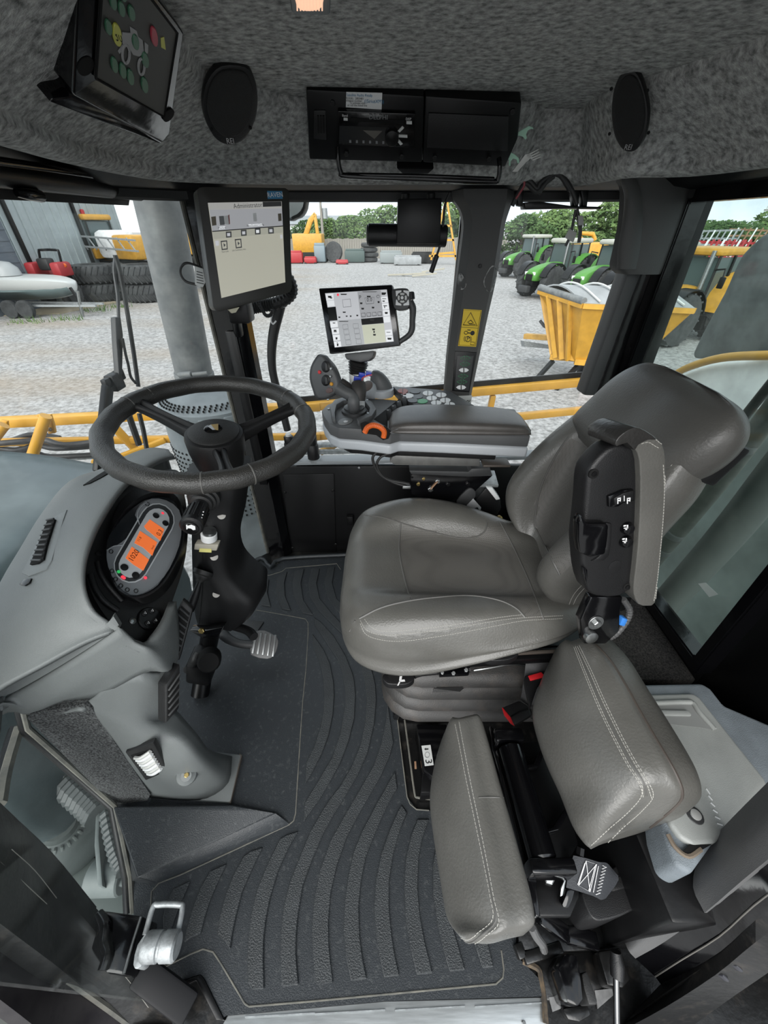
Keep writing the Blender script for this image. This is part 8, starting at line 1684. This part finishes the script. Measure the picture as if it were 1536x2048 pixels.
# hopper spreader
hs = thing('hopper_spreader', gp(1180, 735), 'yellow hopper spreader box with a grey tarp standing on legs', 'spreader')
zt_ = .12
P1, P2, P3 = G(1078, 583, zt_), G(1166, 612, zt_ - .08), G(1388, 622, zt_ - .08); P4 = P1 + (P3 - P2)
bz0 = -1.15; cB_ = (P1 + P2 + P3 + P4) / 4
def down(p, k): q = cB_ + (p - cB_) * k; return Vector((q.x, q.y, bz0))
u_ = (P3 - P2).normalized(); w_ = (P1 - P2)
Q1, Q2, Q3, Q4 = [Vector((*(cB_ + u_ * ((p - cB_).dot(u_)) * .62 + (p - cB_ - u_ * (p - cB_).dot(u_)) * .22).xy, bz0)) for p in (P1, P2, P3, P4)]
for nm_, L in (('end_panel', (P1, P2, Q2, Q1)), ('side_panel', (P2, P3, Q3, Q2)), ('end_panel', (P3, P4, Q4, Q3)), ('side_panel', (P4, P1, Q1, Q4))):
    n_ = (L[1] - L[0]).cross(L[3] - L[0]).normalized(); mk(nm_, *gprism(list(L), n_ * .03), yel, hs, None)
for a, b in ((P1, P2), (P2, P3), (P3, P4), (P4, P1)): bar('rim_rail', a, b, .09, .09, yel, hs)
for t in (.25, .5, .75): bar('stiffener', P1.lerp(P2, t) + Vector((-.02, -.02, 0)), Q1.lerp(Q2, t) + Vector((-.02, -.02, 0)), .05, .1, yel, hs)
S = [[(P1.lerp(P4, t)) + Vector((0, 0, .05)), (P1.lerp(P4, t)).lerp(P2.lerp(P3, t), .3) + Vector((0, 0, .22)), (P1.lerp(P4, t)).lerp(P2.lerp(P3, t), .6) + Vector((0, 0, .22)), P2.lerp(P3, t) + Vector((0, 0, .05))] for t in (0, .3, .6, 1)]
tp = sheet('tarp', S, .03, tarp, hs, 3, 2)
for t in (.15, .4, .65, .9): tube('tarp_bow', [p + Vector((0, 0, .04)) for p in [(P1.lerp(P4, t)) + Vector((0, 0, .05)), (P1.lerp(P4, t)).lerp(P2.lerp(P3, t), .3) + Vector((0, 0, .22)), (P1.lerp(P4, t)).lerp(P2.lerp(P3, t), .6) + Vector((0, 0, .22)), P2.lerp(P3, t) + Vector((0, 0, .05))]], .02, offwhite, tp, 6, 3)
cyl('tarp_roll', P1 + Vector((0, 0, .08)), P2 + Vector((0, 0, .08)), .07, steelgrey, hs, 10)
for p in (Q1, Q2, Q3, Q4): bar('leg', p + Vector((0, 0, .1)), Vector((p.x, p.y, GZ)), .09, .09, satin, hs)
for p in (Q1, Q2): bar('spread_foot', Vector((p.x - .35, p.y - .2, GZ + .02)), Vector((p.x + .1, p.y, GZ + .5)), .09, .08, satin, hs)
bar('sill_beam', Q1, Q4, .14, .12, yel, hs); bar('sill_beam', Q2, Q3, .14, .12, yel, hs)
gbx = W(1150, 695, 10.2); box('gearbox', gbx, (.35, .35, .45), galv, hs, .05); box('motor', gbx + Vector((.4, -.1, -.5)), (.35, .3, .3), satin, hs, .04); tube('hydraulic_hose', [gbx + Vector((-.1, -.1, .3)), gbx + Vector((-.9, -.3, .5)), gbx + Vector((-1.1, -.2, .65))], .035, hose, hs, 6, 3)
ch0, ch1 = W(1163, 618, 9.4), W(1212, 680, 9.5); N = 14; lk = None
for k in range(N):
    p = ch0.lerp(ch1, (k + .5) / N); M_ = frame(ch1 - ch0, (0, 1, 0) if k % 2 else (1, 0, 1))
    mk('chain_link', *gtube([p + M_.col[0] * .055 * math.cos(t) + M_.col[1] * .035 * math.sin(t) for t in [j * math.pi / 4 for j in range(8)]], .014, 5, 1, True), rust, hs, 50)
bb = W(1080, 672, 11); bar('bumper_beam', W(1050, 672, 11.2), W(1112, 676, 10.6), .16, .12, yeld, hs); prism('deflector', [W(x, y, 11) for x, y in [(1048, 682), (1112, 692), (1108, 698), (1050, 694)]], (0, .3, -.05), galv, hs)
# folded machines behind the rear window
def boomstack(nm, lab, x0, x1, y, D_, m_, seed):
    random.seed(seed); a, b_ = W(x0, y, D_), W(x1, y, D_); o = thing(nm, Vector(((a.x + b_.x) / 2, D_, GZ)), lab, 'implement', 'folded implements in the far row')
    for k in range(4): z = a.z + k * .42 - .5; bar('boom_rail', Vector((a.x, D_ + .2 * k, z)), Vector((b_.x, D_ + .2 * k, z + random.uniform(-.2, .3))), .12, .12, m_, o)
    for k in range(9): x = a.x + (b_.x - a.x) * (k + .5) / 9; bar('lattice_bar', Vector((x - .3, D_, a.z - .5)), Vector((x + .3, D_ + .4, a.z + .85)), .08, .08, m_ if k % 3 else white, o)
    for t in (.2, .8): x = a.x + (b_.x - a.x) * t; bar('stand_leg', Vector((x, D_, GZ)), Vector((x, D_, a.z)), .14, .14, satin, o); wheel_geo(.55, .3, tyre, m_, o, (x, D_ - .5, GZ + .55), (0, -1, 0), 0)
boomstack('folded_implement', 'red lattice implement behind the yellow tractor cab', 1395, 1490, 520, 24, redp, 1); boomstack('folded_implement', 'second red lattice implement further right behind the rear window', 1450, 1580, 515, 28, redp, 2); boomstack('folded_implement', 'grey lattice implement in the row above the red ones', 1380, 1480, 488, 36, galv, 3); boomstack('folded_implement', 'orange lattice implement at the right of the far row', 1460, 1570, 482, 38, rust, 4); boomstack('folded_implement', 'grey lattice implement between the yellow tractor and the far trees', 1310, 1400, 495, 40, galv, 5)
ld = thing('loader', W(1178, 500, 34), 'yellow loader arm above the green tractor roofs', 'loader'); c = W(1178, 500, 34); c.z = GZ + 1.4; box('loader_body', c, (2.2, 1.6, 1.4), yel, ld, .1); tube('loader_arm', [c + Vector((-.6, 0, .8)), W(1160, 466, 34), W(1186, 468, 34), W(1190, 480, 34)], .14, yel, ld, 8, 1); cyl('wheel', c + Vector((-.7, -.9, -.9)), c + Vector((-.7, -.6, -.9)), .5, tyre, ld, 16)
# sprayers by the workshop
def sprayer(lab, x, y, D_, rz, k):
    b = W(x, y, D_); b.z = GZ; o = thing('crop_sprayer', b, lab, 'sprayer', 'parked sprayers', rz=rz, local=True); o.scale = (k, k, k)
    box('chassis', (0, 0, 1.5), (4.4, 1.0, .4), satin, o, .05); box('engine_hood', (-1.4, 0, 2.3), (1.8, 1.3, 1.1), yel, o, .15); box('spray_tank', (-.2, 0, 2.4), (1.4, 1.6, 1.3), whitep, o, .3); box('cab_base', (1.4, 0, 2.0), (1.3, 1.5, .5), yel, o, .06)
    for xx in (.85, 1.95):
        for yy in (-.7, .7): bar('cab_pillar', (xx, yy, 2.2), (xx - .05, yy * .95, 3.5), .08, .08, satin, o)
    box('cab_glass', (1.4, 0, 2.85), (1.1, 1.36, 1.2), cabglass, o, .05); box('cab_roof', (1.4, 0, 3.6), (1.5, 1.6, .26), yel, o, .1); lathe('beacon', [(.1, 0), (.1, .16), (.06, .2)], (1.0, .5, 3.73), (0, 0, 1), redp, o, 10)
    for sx in (-1.5, 1.5):
        for sy in (-1.3, 1.3): wheel_geo(.85, .42, tyre, yel, o, (sx, sy, .85), (0, 1 if sy > 0 else -1, 0), 14)
    for sy in (-1.1, 1.1):
        for z in (2.2, 2.65): bar('boom_rail', (-3.2, sy, z), (2.8, sy, z + .2), .08, .08, galv, o)
        for k_ in range(8): bar('boom_brace', (-3.0 + k_ * .75, sy, 2.2), (-2.6 + k_ * .75, sy, 2.75), .05, .05, galv, o)
    for k_ in range(3): bar('ladder_rung', (.5, -1.2, .6 + k_ * .35), (.9, -1.2, .6 + k_ * .35), .05, .05, satin, o)
sprayer('yellow sprayer with silver folded booms behind the big tyres', 250, 548, 24.5, 2.7, .95); sprayer('second yellow sprayer glimpsed between the exhaust and large monitor', 395, 550, 28, 1.9, 1.0)
random.seed(3)
# low weeds at the apron edge
for i, (x, y) in enumerate(((130, 640), (190, 622), (55, 645), (236, 615))):
    b = gp(x, y); o = thing('weed_tuft', b, ['grass tuft below the boat bow', 'grass tuft before the left tyre stack', 'grass tuft under the boat trailer', 'grass tuft between the tyre stacks'][i], 'grass', 'weeds at the apron edge'); VV, FF = [], []
    for k in range(40):
        p = b + Vector((random.gauss(0, .35), random.gauss(0, .2), 0)); q = Vector((random.gauss(0, .08), random.gauss(0, .08), random.uniform(.1, .28))); n0 = len(VV); VV += [p + Vector((-.02, 0, 0)), p + Vector((.02, 0, 0)), p + q]; FF.append([n0, n0 + 1, n0 + 2])
    mk('blades', VV, FF, leafm, o, None, kind='stuff')
